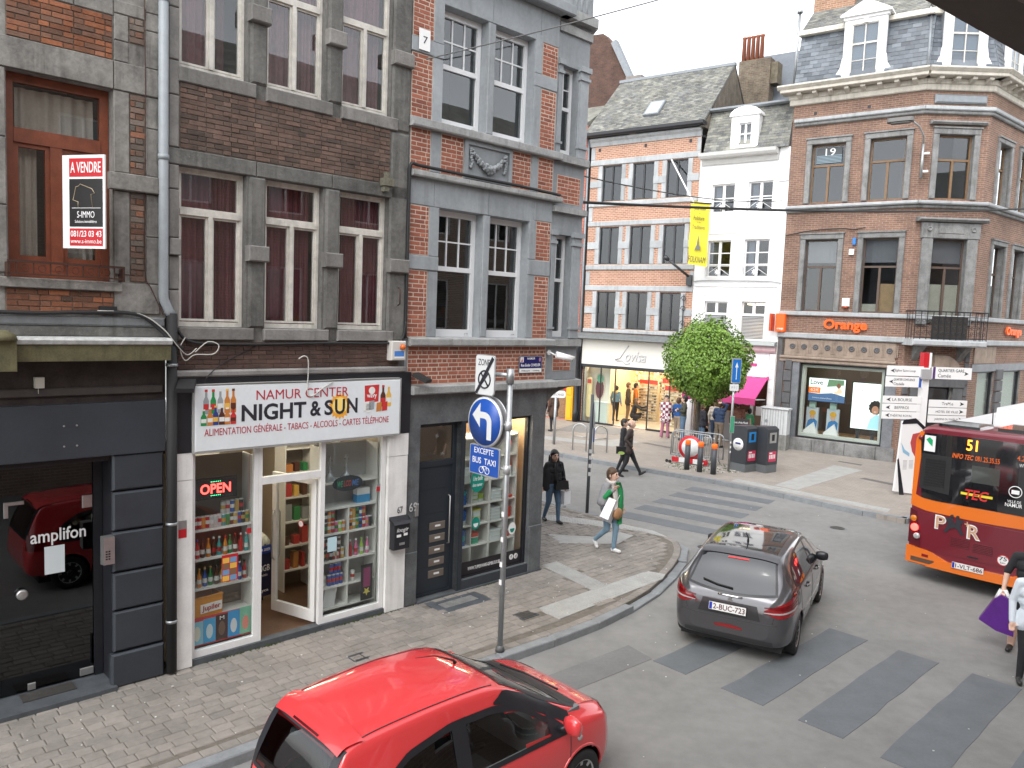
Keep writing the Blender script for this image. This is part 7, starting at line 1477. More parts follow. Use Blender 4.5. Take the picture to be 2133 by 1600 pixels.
RC.grid('rear_window',tint2,lambda a,b:((-3,(2*a-1)*(.58-.07*b),.88+.45*b),(1,0,0)),20,10,.003); RC.grid('rear_window_frame',black_p,lambda a,b:((-3,(2*a-1)*(.60-.07*b),.86+.485*b),(1,0,0)),26,14,.006,sel=lambda a,b:a<.09 or a>.91 or b<.1 or b>.9)
RC.grid('roof_spoiler',rp_,lambda a,b:((-1.51+.2*b,(2*a-1)*(.50+.03*b),3),(0,0,-1)),20,6,.022); RC.grid('brake_light',M('dark_red_lens',(.06,.004,.006),.2),lambda a,b:((-1.505+.012*b,(2*a-1)*.2,3),(0,0,-1)),8,2,.026)
RC.seam([(-1.33,.5,3),(-1.33,0,3),(-1.33,-.5,3)],sides=(1,),d=(0,0,-1),r=.006); RC.seam([(-1.33,.49,3),(-.5,.515,3),(.14,.50,3)],d=(0,0,-1),r=.007,name='roof_channel')
RC.seam([(-.42,.80),(-.44,.5),(-.40,.3)]); RC.seam([(.88,.80),(.86,.5),(.84,.3)]); RC.seam([(1.12,-.62,3),(1.12,0,3),(1.12,.62,3)],sides=(1,),d=(0,0,-1)); RC.seam([(1.1,.64,3),(1.4,.60,3),(1.6,.45,3)],d=(0,0,-1))
for sd in (-1,1):
    m=MB(); m.tube([(.72,sd*.76,.87),(.74,sd*.83,.9)],.025,6); part('mirror_arm',m,black_p,RC.t)
    m=MB(); m.lathe([(.001,-.10),(.06,-.09),(.085,-.03),(.085,.04),(.06,.09),(.001,.1)],(.76,sd*.90,.94),14,axis='y'); m.v=[(.76+(x-.76)*.6,y,.94+(z-.94)*1.1) for x,y,z in m.v]; part('door_mirror',m,rp_,RC.t)
    part('side_repeater',MB().lathe([(.035,-.012),(.03,.012),(.001,.015)],(1.0,sd*RC.yat(1.0,.70),.70),10,axis='y') if sd>0 else MB().lathe([(.001,-.015),(.03,-.012),(.035,.012)],(1.0,-RC.yat(1.0,.70),.70),10,axis='y'),clearl,RC.t)
RC.grid('headlight',clearl,lambda a,b:(lambda an:((1.2+2*cos(an),.30+2*sin(an),.66+.16*b),(-cos(an),-sin(an),0)))(radians(15+35*a)),8,5,.008,(-1,1))
RC.grid('tail_light',redlens,lambda a,b:(lambda an:((-1.3-2*cos(an),.35+2*sin(an),.70+.24*b),(cos(an),-sin(an),0)))(radians(30+38*a)),8,8,.008,(-1,1))
part('antenna',MB().tube([(.05,0,1.44),(.03,0,1.47),(-.2,0,1.58),(-.42,0,1.62)],.005,5,rs=[.02,.01,.005,.003]),rubber,RC.t)
part('wiper',MB().tube([(1.08,-.4,1.01),(1.0,.0,1.06),(.98,.35,1.03)],.012,5),rubber,RC.t)
RC.grid('scuttle',black_p,lambda a,b:((1.02+.10*b,(2*a-1)*.60,3),(0,0,-1)),16,3,.008)
seatm=M('dark_seat_fabric',(.06,.06,.066),.8); dash=M('dashboard_grey',(.16,.165,.17),.6); seatl=M('grey_seat_fabric',(.2,.205,.21),.8)
for y in (-.34,.34):
    o=part('front_seat',MB().cbox(-.25,.25,y-.22,y+.22,.3,.52,.04).box(-.36,-.22,y-.22,y+.22,.5,1.02),seatm,RC.t); part('headrest',MB().cbox(-.38,-.28,y-.13,y+.13,1.06,1.24,.03),seatm,o)
o=part('rear_seat',MB().box(-1.0,-.6,-.6,.6,.3,.55).box(-1.12,-.98,-.6,.6,.5,.98),seatl,RC.t); part('headrest',MB().cbox(-1.12,-1.02,-.45,-.2,1.0,1.15,.02).cbox(-1.12,-1.02,.2,.45,1.0,1.15,.02),seatl,o)
part('dashboard',MB().prism([(.62,.5),(.62,.86),(.72,.93),(1.1,.95),(1.1,.5)],'y',-.68,.68),dash,RC.t)
sw_=part('steering_wheel',MB().tube([(.52+.06*sin(a),.34+.17*cos(a),.86+.16*sin(a)) for a in [2*pi*k/20 for k in range(20)]],.016,6,closed=True).box(.53,.56,.26,.42,.83,.89),M('wheel_black',(.02,.02,.02),.4),RC.t)
part('door_card',MB().box(-.4,.85,-.735,-.72,.3,.81).box(-.4,.85,.72,.735,.3,.81),dash,RC.t)
drv=thing('person','driver in a dark jacket sitting behind the steering wheel of red car','person',RC.t.matrix_basis@Vector((-.02,.34,.5)),ABC.rz)
# ------------------------------------------------------------------ bus
bf=radians(46); BR=Vector((7.80,14.95,0)); br=Vector((cos(bf),-sin(bf),0)); bus_o=BR+br*1.275
bus=thing('city_bus','orange and wine-red city bus seen from behind with line 51 display','bus',bus_o,-bf)
# local: x right across the rear, y forward, z up (rear face looks to -y)
wine=M('wine_red_paint',(.16,.010,.022),.3,coat=.8); orp=M('bus_orange',(.72,.16,.012),.35,coat=.6); busblk=M('bus_black_glass',(.010,.010,.012),.05,spec=.8,coat=1.0); roofw=M('bus_roof_white',(.62,.62,.62),.4,var=.1)
def sec(hw,z0,z1,rt):
    P=[(-hw,z0)]+[(-hw+.02,z0+.4),(-hw+.01,z1-.8)]+[(-hw+.03+rt*(1-cos(t)),z1-rt+rt*sin(t)) for t in [k*pi/10 for k in range(6)]]
    return P+[(-x,z) for x,z in reversed(P)]
S0=sec(1.275,.32,2.98,.22); m=MB(); ys=(0.0,.05,.2,.5,11.8,12); sc_=(.96,.98,.995,1,1,.97); vs=[];n=len(S0)
for y,k in zip(ys,sc_):
    for x,z in S0: vs.append((x*k,y-(.10*(1-(x/1.275)**2) if y<.4 else 0),.32+(z-.32)*(k if z>1 else 1)))
fs=[(i*n+j,i*n+(j+1)%n,(i+1)*n+(j+1)%n,(i+1)*n+j) for i in range(len(ys)-1) for j in range(n)]
fs=[tuple(reversed(f)) for f in fs]; fs.append(tuple(reversed(range(len(vs)-n,len(vs)))))
m.add(vs,fs,0,0,True); part('body',m,wine,bus)
def ry(x): return -.10*(1-(x/1.275)**2)
def rear(name,poly,mat,off,parent=None,nx=14,t=.004):
    """polygon on the slightly curved rear face, split in columns"""
    xs=[p[0] for p in poly]; x0,x1=min(xs),max(xs); m=MB(); vs=[];fs=[]
    N=max(2,int((x1-x0)/.09))
    def zr(x):
        zz=[]
        for a,b in zip(poly,poly[1:]+poly[:1]):
            if (a[0]-x)*(b[0]-x)<=0 and a[0]!=b[0]: zz.append(a[1]+(b[1]-a[1])*(x-a[0])/(b[0]-a[0]))
        return (min(zz),max(zz)) if zz else (0,0)
    for i in range(N+1):
        x=x0+(x1-x0)*(i/N); xx=min(max(x,x0+1e-5),x1-1e-5); a,b=zr(xx); y=ry(x)-off; vs+=[(x,y,a),(x,y,b),(x,y+off,a),(x,y+off,b)]
    for i in range(N): a=4*i; b=a+4; fs+=[(a,b,b+1,a+1),(a+1,b+1,b+3,a+3),(a,a+2,b+2,b)]
    fs+=[(0,1,3,2),(4*N,4*N+2,4*N+3,4*N+1)]
    m.add(vs,fs,0,0,False); return part(name,m,mat,parent or bus)
X=lambda u:u-1.275
rear('rear_skin',[(-1.225,.3),(1.225,.3),(1.225,2.70),(1.15,2.86),(1.0,2.93),(-1.0,2.93),(-1.15,2.86),(-1.225,2.70)],wine,.004)
wb=rear('rear_window',[(X(.14),1.66),(X(.22),1.60),(X(.5),1.58),(X(1.275),1.60),(X(2.05),1.58),(X(2.33),1.60),(X(2.41),1.66),(X(2.43),2.75),(X(2.36),2.84),(X(1.275),2.87),(X(.19),2.84),(X(.12),2.75)],busblk,.02)
rear('orange_frame',[(X(.03),1.45),(X(.14),1.45),(X(.115),2.75),(X(.17),2.86),(X(.1),2.86),(X(.03),2.7)],orp,.014); rear('orange_frame',[(X(2.44),1.45),(X(2.52),1.45),(X(2.52),2.7),(X(2.45),2.86),(X(2.38),2.86),(X(2.435),2.75)],orp,.014)
rear('orange_band',[(X(.03),1.42),(X(.3),1.36),(X(1.275),1.34),(X(2.25),1.36),(X(2.52),1.42),(X(2.52),1.66),(X(2.3),1.585),(X(1.275),1.585),(X(.25),1.585),(X(.03),1.66)],orp,.012)
rear('bumper',[(X(.02),.32),(X(2.53),.32),(X(2.53),.64),(X(2.1),.60),(X(1.8),.47),(X(.8),.47),(X(.45),.60),(X(.02),.64)],orp,.05); rear('bumper',[(X(.4),.31),(X(2.15),.31),(X(1.9),.48),(X(.65),.48)],orp,.065)
rear('step_plate',[(X(.12),.36),(X(.55),.36),(X(.55),.44),(X(.12),.44)],M('dull_bronze',(.16,.10,.07),.4,.5),.056); rear('reflector',[(X(.32),.48),(X(.44),.48),(X(.44),.53),(X(.32),.53)],redlens,.056)
rear('engine_door',[(X(.32),.62),(X(2.22),.62),(X(2.3),1.30),(X(.22),1.32)],M('wine_red_door',(.15,.010,.02),.35,coat=.6),.018)
rear('light_cluster',[(X(.03),.70),(X(.28),.60),(X(.2),1.30),(X(.03),1.36)],M('wine_dark',(.09,.006,.012),.3,coat=.5),.016)
for u,z,mt,r in ((.11,1.17,amber,.06),(.14,1.0,redlit,.07),(.19,.84,clearl,.06)):
    x=X(u); part('rear_lamp',MB().lathe([(r,.0),(r,-.02),(r*.7,-.03),(.001,-.032)],(x,ry(x)-.016,z),16,axis='y'),mt,bus)
for u,z,mt,r in ((2.44,1.17,amber,.06),(2.41,1.0,redlit,.07),(2.36,.84,clearl,.06)):
    x=X(u); part('rear_lamp',MB().lathe([(r,.0),(r,-.02),(r*.7,-.03),(.001,-.032)],(x,ry(x)-.016,z),16,axis='y'),mt,bus)
def vent(u0,u1,z0,z1,n,mat,off=.022):
    for k in range(n):
        z=z0+(z1-z0)*k/n; x0,x1=X(u0),X(u1); xm=(x0+x1)/2; part('vent_slat',MB().add([(x0,ry(x0)-off,z),(x1,ry(x1)-off,z),(x1,ry(x1)-off-.012,z+(z1-z0)/n*.75),(x0,ry(x0)-off-.012,z+(z1-z0)/n*.75),(x0,ry(x0)-off,z+(z1-z0)/n*.75),(x1,ry(x1)-off,z+(z1-z0)/n*.75)],[(0,1,2,3),(3,2,5,4)]),mat,bus)
vent(.80,1.12,.80,.98,6,wine); vent(1.18,1.50,.77,.95,6,wine); rear('vent_back',[(X(.16),1.78),(X(.70),1.74),(X(.70),2.45),(X(.16),2.45)],M('vent_black',(.016,.016,.017),.5),.024); vent(.24,.6,1.85,2.38,11,M('slat_black',(.025,.025,.027),.45),.03)
def rtx(s,u0,u1,z0,z1,mat,off,**k):
    xc=(X(u0)+X(u1))/2; o=txt(bus,s,X(u0),X(u1),z0,z1,0,mat,.001,**k); 
    for v in o.data.vertices: v.co.y=v.co.y+ry(v.co.x)-off
    return o
led=M('orange_led',(.9,.3,.02),.5,emit=1.3,ecol=(1,.25,.02)); orv=M('orange_vinyl',(.8,.14,.01),.5)
rtx('51',.93,1.11,2.62,2.82,led,.026,bold=.01); rtx('INFO TEC',.70,1.06,2.45,2.54,orv,.026,shear=.25,bold=.012); rtx('081.25.35.55',1.09,1.48,2.45,2.54,orv,.026); rtx('4.252',1.74,1.95,2.56,2.65,orv,.026); rtx('WW',1.78,1.9,2.45,2.51,wht_t,.026)
rear('logo_bar',[(X(.90),1.80),(X(1.42),1.80),(X(1.42),1.845),(X(.90),1.845)],M('logo_yellow',(.75,.6,.03),.5),.026); rtx('TEC',.97,1.36,1.735,1.915,M('logo_red',(.55,.02,.02),.5),.031,shear=.2,bold=.02)
rtx('VILLE DE',1.65,1.86,1.80,1.845,wht_t,.026); rtx('NAMUR',1.62,1.88,1.725,1.79,wht_t,.026,bold=.01)
xv=X(1.76); part('city_emblem',MB().tube([(xv+.1*cos(a),ry(xv)-.03,2.0+.1*sin(a)) for a in [2*pi*k/20 for k in range(20)]],.008,5,closed=True).box(xv-.06,xv+.06,ry(xv)-.03,ry(xv)-.026,1.96,2.03),wht_t,bus)
wf_=rear('white_glow',[(X(.50),1.05),(X(.64),1.05),(X(.66),1.33),(X(.52),1.33)],white_m,.020); bpy.data.objects.remove(wf_)
tan_=M('tan_print',(.52,.32,.2),.5)
rtx('P',.50,.70,1.06,1.33,white_m,.024,bold=.035); rtx('P',.52,.68,1.08,1.31,tan_,.027,bold=.01); rtx('R',1.06,1.29,1.0,1.27,white_m,.024,bold=.035); rtx('R',1.08,1.27,1.02,1.25,tan_,.027,bold=.01); rtx('+',1.01,1.10,1.22,1.31,tan_,.027,bold=.02)
for u,fl in ((.76,1),(.92,-1)):
    pts=[(0,.12),(.05,.13),(.05,.08),(.09,.02),(.16,-.03),(.14,-.06),(.06,-.03),(.02,-.05),(-.04,-.14),(-.10,-.12),(-.05,-.06),(-.03,.03),(-.08,.1),(-.06,.12)]
    mm=MB(); xs_=X(u); mm.prism([(xs_+fl*a,1.19+b*1.1) for a,b in pts],'y',ry(xs_)-.034,ry(xs_)-.024); mm.lathe([(.03,-.004),(.03,.004)],(xs_+fl*.03,ry(xs_)-.03,1.36),10,axis='y'); part('dancer_silhouette',mm,blk_t,bus)
rear('sticker',[(X(.19),2.50),(X(.39),2.50),(X(.39),2.80),(X(.19),2.80)],white_m,.025); rear('sticker_arrow',[(X(.22),2.72),(X(.28),2.77),(X(.34),2.72),(X(.34),2.60),(X(.27),2.66)],M('arrow_green',(.0,.35,.12),.5),.029)
x=X(.085); part('marker_lamp',MB().lathe([(.045,0),(.04,-.02),(.001,-.024)],(x+.03,ry(x)-.02,2.74),14,axis='y'),redlens,bus)
x=X(1.67); part('speed_sticker',MB().lathe([(.10,0),(.10,-.004)],(x,ry(x)-.018,.74),22,axis='y'),fr_,bus); part('speed_sticker',MB().lathe([(.085,-.004),(.085,-.006)],(x,ry(x)-.018,.74),22,axis='y'),white_m,bus); rtx('75',1.61,1.73,.735,.805,blk_t,.025,bold=.01); rtx('km',1.63,1.71,.68,.715,blk_t,.025)
bp=part('number_plate',MB().box(-.26,.26,-.012,0,-.055,.055),plate_m,bus,loc=(X(1.135),ry(X(1.135))-.068,.475)); part('plate_band',MB().box(-.255,-.215,-.0135,-.012,-.05,.05),MATS['eu_blue'],bp); txt(bp,'1-VLT-686',-.2,.245,-.038,.038,-.0128,plate_t,bold=.012)
rear('door_handle',[(X(1.1),.66),(X(1.28),.66),(X(1.28),.685),(X(1.1),.685)],black_p,.026)
# roof units and under-shadow chassis, wheels
part('roof_skin',MB().box(-1.0,1.0,1.2,11.8,2.975,2.995),roofw,bus); part('roof_hatch',MB().cbox(-.95,-.25,.25,1.1,2.96,3.02,.0),busblk,bus); part('roof_hatch',MB().box(.0,.95,.4,1.5,2.98,3.04),busblk,bus); part('roof_unit',MB().box(-.7,.7,3,5.5,2.996,3.2),roofw,bus); part('aerial',MB().bar((-.35,1.4,2.99),(-.36,1.4,3.3),.01),rubber,bus)
part('chassis',MB().box(-1.1,1.1,.3,11.5,.22,.5),rubber,bus)
for y in (3.2,9.2):
    for sd in (-1,1): part('wheel',MB().lathe([(.3,-.14),(.48,-.14),(.48,.14),(.3,.14)],(sd*1.1,y,.48),24,axis='x'),rubber,bus)
rear('window_patch',[(X(1.05),2.05),(X(1.5),2.05),(X(1.5),2.36),(X(1.05),2.36)],M('bus_inner',(.05,.055,.05),.2,coat=.5),.022)  # slightly paler glossy patch on the black rear window
# ================================================================== people
import numpy as np
def capsule_mesh(mb,A,B,ra,rb,n=10):
    A=Vector(A);B=Vector(B); d=B-A; L=d.length
    if L<1e-5: d=Vector((0,0,1)); L=1e-5; B=A+d*L
    t=d.normalized(); up=Vector((0,0,1)) if abs(t.z)<.9 else Vector((1,0,0)); a=(up-t*up.dot(t)).normalized(); b=t.cross(a); rings=[]
    for k in range(1,4): th=pi/2*k/4; rings.append((A-t*(ra*cos(th)),ra*sin(th)))
    rings.append((A,ra)); rings.append((B,rb))
    for k in range(3,0,-1): th=pi/2*k/4; rings.append((B+t*(rb*cos(th)),rb*sin(th)))
    vs=[A-t*ra]; 
    for c,r in rings: vs+=[c+a*(r*cos(2*pi*k/n))+b*(r*sin(2*pi*k/n)) for k in range(n)]
    vs.append(B+t*rb); e=len(vs)-1; fs=[(0,1+(k+1)%n,1+k) for k in range(n)]
    for i in range(len(rings)-1):
        o=1+i*n
        for k in range(n): fs.append((o+k,o+(k+1)%n,o+n+(k+1)%n,o+n+k))
    o=1+(len(rings)-1)*n; fs+=[(o+k,o+(k+1)%n,e) for k in range(n)]
    mb.add(vs,fs,0,0,True)
def fuse(caps,mats,vox,name='body',parent=None):
    m=MB()
    for A,B,ra,rb,z in caps: capsule_mesh(m,A,B,ra,rb)
    me=m.mesh(name,[]); o=bpy.data.objects.new('tmp',me); COL.objects.link(o)
    md=o.modifiers.new('r','REMESH'); md.mode='VOXEL'; md.voxel_size=vox; md.use_smooth_shade=True
    sm=o.modifiers.new('s','SMOOTH'); sm.factor=.5; sm.iterations=2
    dg=bpy.context.evaluated_depsgraph_get(); r=bpy.data.meshes.new_from_object(o.evaluated_get(dg)); bpy.data.objects.remove(o); bpy.data.meshes.remove(me)
    n=len(r.polygons); c=np.empty(n*3); r.polygons.foreach_get('center',c); c=c.reshape(-1,3); best=np.full(n,1e9); idx=np.zeros(n,int)
    zones=list(mats.keys())
    for A,B,ra,rb,z in caps:
        A_=np.array(A);d=np.array(B)-A_; L=max(d@d,1e-9); t=np.clip(((c-A_)@d)/L,0,1); q=np.linalg.norm(c-A_-t[:,None]*d,axis=1)-(ra+(rb-ra)*t)
        w=q<best; best[w]=q[w]; idx[w]=zones.index(z)
    r.materials.clear()
    for z in zones: r.materials.append(mats[z])
    r.polygons.foreach_set('material_index',idx.tolist()); r.polygons.foreach_set('use_smooth',[True]*n); r.update(); r.name=name
    return link(name,r,parent)
skinm=M('skin',(.60,.385,.29),.55); lipm=M('lips',(.38,.14,.12),.5); eyem=M('eye_dark',(.05,.035,.03),.3)
hairs={'brown':M('brown_hair',(.10,.055,.03),.6,var=.3,scale=40),'black':M('black_hair',(.014,.011,.010),.5),'fair':M('fair_hair',(.22,.14,.08),.6,var=.3,scale=40),'grey':M('grey_hair',(.16,.13,.11),.7)}
def cloth(n,c,**k): return M('cloth_'+n,c,.85,var=k.get('var',.2),scale=7,bump=.2,bscale=25)
denim=cloth('denim',(.10,.17,.26)); dkden=cloth('dark_denim',(.045,.07,.12)); blackc=cloth('black',(.018,.018,.021)); 
def person(label,pos,head,H,top,pants,shoe,hair='brown',pose=None,vox=.014,long_hair=False,sleeve=None,bald=False,hat=None,bare_legs=False,short_sleeve=False,coat=0,wide=1.0,jk=None,extra=(),flare=0,name='person',cat='person',group=None):
    P=dict(lk=(.05,-.01,.285),la=(.055,.01,.045),rk=(-.05,-.01,.285),ra=(-.055,.01,.045),le=(.145,.02,.65),lh=(.15,-.03,.50),re=(-.145,.02,.65),rh=(-.15,-.03,.50),lean=0,bend=0,look=0,hip=(0,0,.53),ltoe=None,rtoe=None)
    P.update(pose or {})
    hp=Vector(P['hip']); lean=P['lean']
    T=lambda x,y,z: Vector((x*wide,y-lean*(z-.53),z))+hp-Vector((0,0,.53))
    caps=[]; add=lambda A,B,ra,rb,z: caps.append((tuple(Vector(A)*H),tuple(Vector(B)*H),ra*H,rb*H,z))
    add(T(-.045,0,.525),T(.045,0,.525),.066,.066,'pants'); add(T(-.035,0,.62),T(.035,0,.62),.062,.062,'top'); add(T(0,0,.57),T(0,0,.79),.07,.06,'top'); add(T(-.055,0,.73),T(.055,0,.73),.064,.064,'top'); add(T(-.085,.0,.805),T(.085,.0,.805),.041,.041,'top'); add(T(-.05,0,.66),T(.05,0,.66),.06,.06,'top')
    if coat:
        for x in (-.05,.05): add(T(x,0,.55),T(x*1.25,.0,.53-coat),.066,.072,'top')
        add(T(0,0,.55),T(0,0,.53-coat),.07,.08,'top')
    else: add(T(-.045,0,.565),T(.045,0,.565),.066,.066,'top')
    add(T(0,.0,.82),T(0,-.006,.87),.031,.029,'skin')
    a=P['look']; ca,sa=cos(a),sin(a); hc=T(0,-.008,.925)
    def Hd(x,y,z): return hc+Vector((x*ca-y*sa,x*sa+y*ca,z))
    add(Hd(0,.004,-.012),Hd(0,.008,.02),.054,.054,'skin'); add(Hd(0,-.022,-.04),Hd(0,-.024,.0),.036,.041,'skin'); add(Hd(0,-.04,-.056),Hd(0,-.02,-.05),.014,.025,'skin')
    add(Hd(0,-.060,.0),Hd(0,-.074,-.018),.006,.009,'skin'); add(Hd(-.058,.005,-.02),Hd(-.058,.005,.002),.009,.011,'skin'); add(Hd(.058,.005,-.02),Hd(.058,.005,.002),.009,.011,'skin')
    for sx in (-1,1): add(Hd(sx*.021,-.0585,.006),Hd(sx*.027,-.056,.006),.0045,.0045,'eye'); add(Hd(sx*.014,-.0605,.018),Hd(sx*.032,-.0545,.019),.0035,.003,'hair')
    add(Hd(-.014,-.063,-.037),Hd(.014,-.063,-.037),.006,.006,'lip')
    if hat: add(Hd(0,.004,.025),Hd(0,.012,.045),.060,.050,'hat')
    elif bald: add(Hd(-.03,.03,-.01),Hd(.03,.03,-.01),.035,.035,'hair'); add(Hd(-.045,.012,-.012),Hd(-.045,.02,.0),.018,.018,'hair'); add(Hd(.045,.012,-.012),Hd(.045,.02,.0),.018,.018,'hair')
    else:
        add(Hd(0,.006,.03),Hd(0,.014,.034),.057,.056,'hair'); add(Hd(0,.028,-.02),Hd(0,.03,.02),.048,.05,'hair'); add(Hd(-.044,.012,-.02),Hd(-.04,.0,.03),.021,.026,'hair'); add(Hd(.044,.012,-.02),Hd(.04,.0,.03),.021,.026,'hair')
    if long_hair:
        for x in (-.048,-.02,.02,.048): add(Hd(x,.025,-.01),Hd(x*1.2,.03,-.115),.030,.026,'hair')
        add(Hd(-.05,.0,-.02),Hd(-.058,-.012,-.10),.018,.015,'hair'); add(Hd(.05,.0,-.02),Hd(.058,-.012,-.10),.018,.015,'hair')
    for s_,kn,an,toe,sg in (('l',P['lk'],P['la'],P['ltoe'],1),('r',P['rk'],P['ra'],P['rtoe'],-1)):
        h0=T(.05*sg,0,.515); kn=Vector(kn); an=Vector(an); lz='skin' if bare_legs else 'pants'
        add(h0,kn,.060,.040,'pants'); 
        if bare_legs: add(kn,an,.043,.029,'skin'); add(h0+(kn-h0)*.4,kn+Vector((0,0,.02)),.062,.058,'pants')
        else: add(kn,an,.038+.0*flare,.025+flare,'pants')
        td=Vector(toe) if toe else Vector((.012*sg,-.085,-.022))
        add(an+Vector((0,.012,-.018)),an+td,.024,.020,'shoe'); add(an+Vector((0,.012,-.024)),an+td*.5+Vector((0,0,-.012)),.022,.022,'shoe')
    for sg,el,hd in ((1,P['le'],P['lh']),(-1,P['re'],P['rh'])):
        sh=T(.105*sg,0,.803); el=Vector(el); hd=Vector(hd)
        add(sh,el,.037,.030,'top'); 
        if short_sleeve: add(el,hd,.024,.018,'skin'); add(sh+(el-sh)*.85,el,.026,.025,'skin')
        else: add(el,hd,.029,.022,'top')
        f=(hd-el).normalized(); side=f.cross(Vector((0,1,0))); side=(side if side.length>.1 else f.cross(Vector((1,0,0)))).normalized(); add(hd,hd+f*.028,.016,.019,'skin')
        for k in range(4): b0=hd+f*.035+side*(.0115*(k-1.5)); add(b0,b0+f*(.036+.006*(1.5-abs(k-1.5)))+Vector((0,-.008,0)),.0062,.0052,'skin')
        add(hd+f*.008+side*.014,hd+f*.035+side*.032+Vector((0,-.012,0)),.0075,.006,'skin')
    for e in extra: add(*e[:5])
    mats={'top':top,'pants':pants,'skin':skinm,'hair':hairs[hair],'shoe':shoe,'eye':eyem,'lip':lipm}
    if hat: mats['hat']=hat
    for e in extra:
        if e[4] not in mats: mats[e[4]]=e[5] if len(e)>5 else top
    t=thing(name,label,cat,pos,atan2(head[0],-head[1]),group)
    caps=[c[:5] for c in caps]
    fuse(caps,mats,vox,'body',t); return t
def P3(p,z=0): return Vector((p[0],p[1],z))
whsh=M('white_trainers',(.68,.68,.67),.6); dksh=M('dark_shoes',(.02,.018,.017),.5); greyk=cloth('grey_knit',(.27,.27,.28)); green=cloth('green_knit',(.012,.24,.07)); creamk=cloth('cream_knit',(.60,.57,.53)); lden=cloth('light_denim',(.20,.31,.40))
# --- walking with green and cream scarf
w1=person('person in grey cape and long green scarf striding in white trainers',P3((2.06,15.33),.12),(.62,-.78),1.70,greyk,lden,whsh,'brown',vox=.0095,
  pose=dict(lk=(.048,-.055,.29),la=(.05,-.03,.045),rk=(-.05,-.005,.285),ra=(-.055,.17,.12),rtoe=(0,-.03,-.085),le=(.15,.02,.65),lh=(.175,-.015,.52),re=(-.135,-.03,.675),rh=(-.07,-.10,.77),look=.35),
  extra=[((-.10,.0,.78),(-.15,.0,.62),.05,.06,'top'),((.10,.0,.78),(.15,.01,.60),.05,.055,'top'),((0,.03,.75),(0,.05,.52),.09,.09,'top'),((-.145,-.03,.675),(-.10,-.075,.74),.034,.03,'green',green),((.16,.0,.585),(.172,-.01,.535),.03,.028,'green',green),((0,-.03,.80),(0,-.055,.70),.04,.045,'white',white_m)])
m=MB(); m.tube([(.09*cos(a),.01-.085*sin(a),1.44+.02*sin(a*2)) for a in [2*pi*k/14 for k in range(14)]],.033,8,closed=True); part('scarf_loop',m,creamk,w1)
def ribbon(name,pts,w,mat,parent,t=.018):
    m=MB(); vs=[];n=len(pts)
    for i,(x,y,z) in enumerate(pts):
        ww=w*(1+.08*sin(i*1.7)); vs+=[(x-ww,y,z),(x-ww*.33,y-t,z),(x+ww*.33,y-t*.6,z),(x+ww,y,z),(x+ww,y+t,z),(x-ww,y+t,z)]
    fs=[]
    for i in range(n-1):
        for k in range(6): fs.append((i*6+k,i*6+(k+1)%6,(i+1)*6+(k+1)%6,(i+1)*6+k))
    fs+=[tuple(range(6)),tuple(reversed(range((n-1)*6,n*6)))]; m.add(vs,fs,0,0,True); return part(name,m,mat,parent)
ribbon('green_scarf_end',[(.075,-.11,1.42),(.09,-.17,1.28),(.10,-.19,1.1),(.105,-.185,.9),(.11,-.17,.72),(.115,-.16,.58)],.06,green,w1)
ribbon('cream_scarf_end',[(-.06,-.11,1.42),(-.07,-.17,1.28),(-.05,-.19,1.1),(-.04,-.19,.88)],.06,creamk,w1)
for k in range(8): part('fringe',MB().bar((-.16+.015*k,.05,.82),(-.18+.015*k,.06,.68),.004,4),greyk,w1)
def paperbag(label,M_,w,d,h,hw,name='paper_bag',mat=None,group=None,tilt=(0,0,0)):
    t=thing(name,label,'bag'); t.matrix_world=M_; pm=mat or M('white_paper',(.74,.75,.77),.5)
    m=MB(); b=.006; e=.03
    m.add([(-w,-d,0),(w,-d,0),(w,d,0),(-w,d,0),(-w,-d*.85,h),(w,-d*.85,h),(w,d*.85,h),(-w,d*.85,h),(-w-.0,0,h*.5)],[(0,3,2,1),(0,1,5,4),(1,2,6,5),(2,3,7,6),(3,0,4,7)]); part('sack',m,pm,t)
    for y in (-d*.85,d*.85): part('handle',MB().tube([(-w*.5,y,h-.01),(-w*.4,y,h+hw),(w*.4,y,h+hw),(w*.5,y,h-.01)],.005,5),pm,t)
    return t
W=Matrix.Translation(P3((2.06,15.33),.12))@Matrix.Rotation(atan2(.62,.78),4,'Z')
paperbag('large white paper bag hung from the arm of the person in green scarf',W@Matrix.Translation((-.24,-.10,.70))@Matrix.Rotation(.55,4,'Y')@Matrix.Rotation(.5,4,'Z'),.17,.09,.42,.14)
sb=thing('shoulder_bag','round tan leather bag at the hip of the person in green scarf','bag'); sb.matrix_world=W@Matrix.Translation((.0,-.20,.76)); tanl=M('tan_leather',(.36,.19,.09),.5,var=.2,scale=8)
m=MB(); m.lathe([(.001,-.05),(.09,-.045),(.12,-.01),(.12,.03),(.08,.055),(.001,.06)],(0,0,.06),16,axis='y'); part('bag_body',m,tanl,sb); part('strap',MB().tube([(.1,.02,.1),(.12,.1,.35),(.02,.12,.62),(-.1,.06,.4),(-.1,.02,.12)],.007,5),tanl,sb)
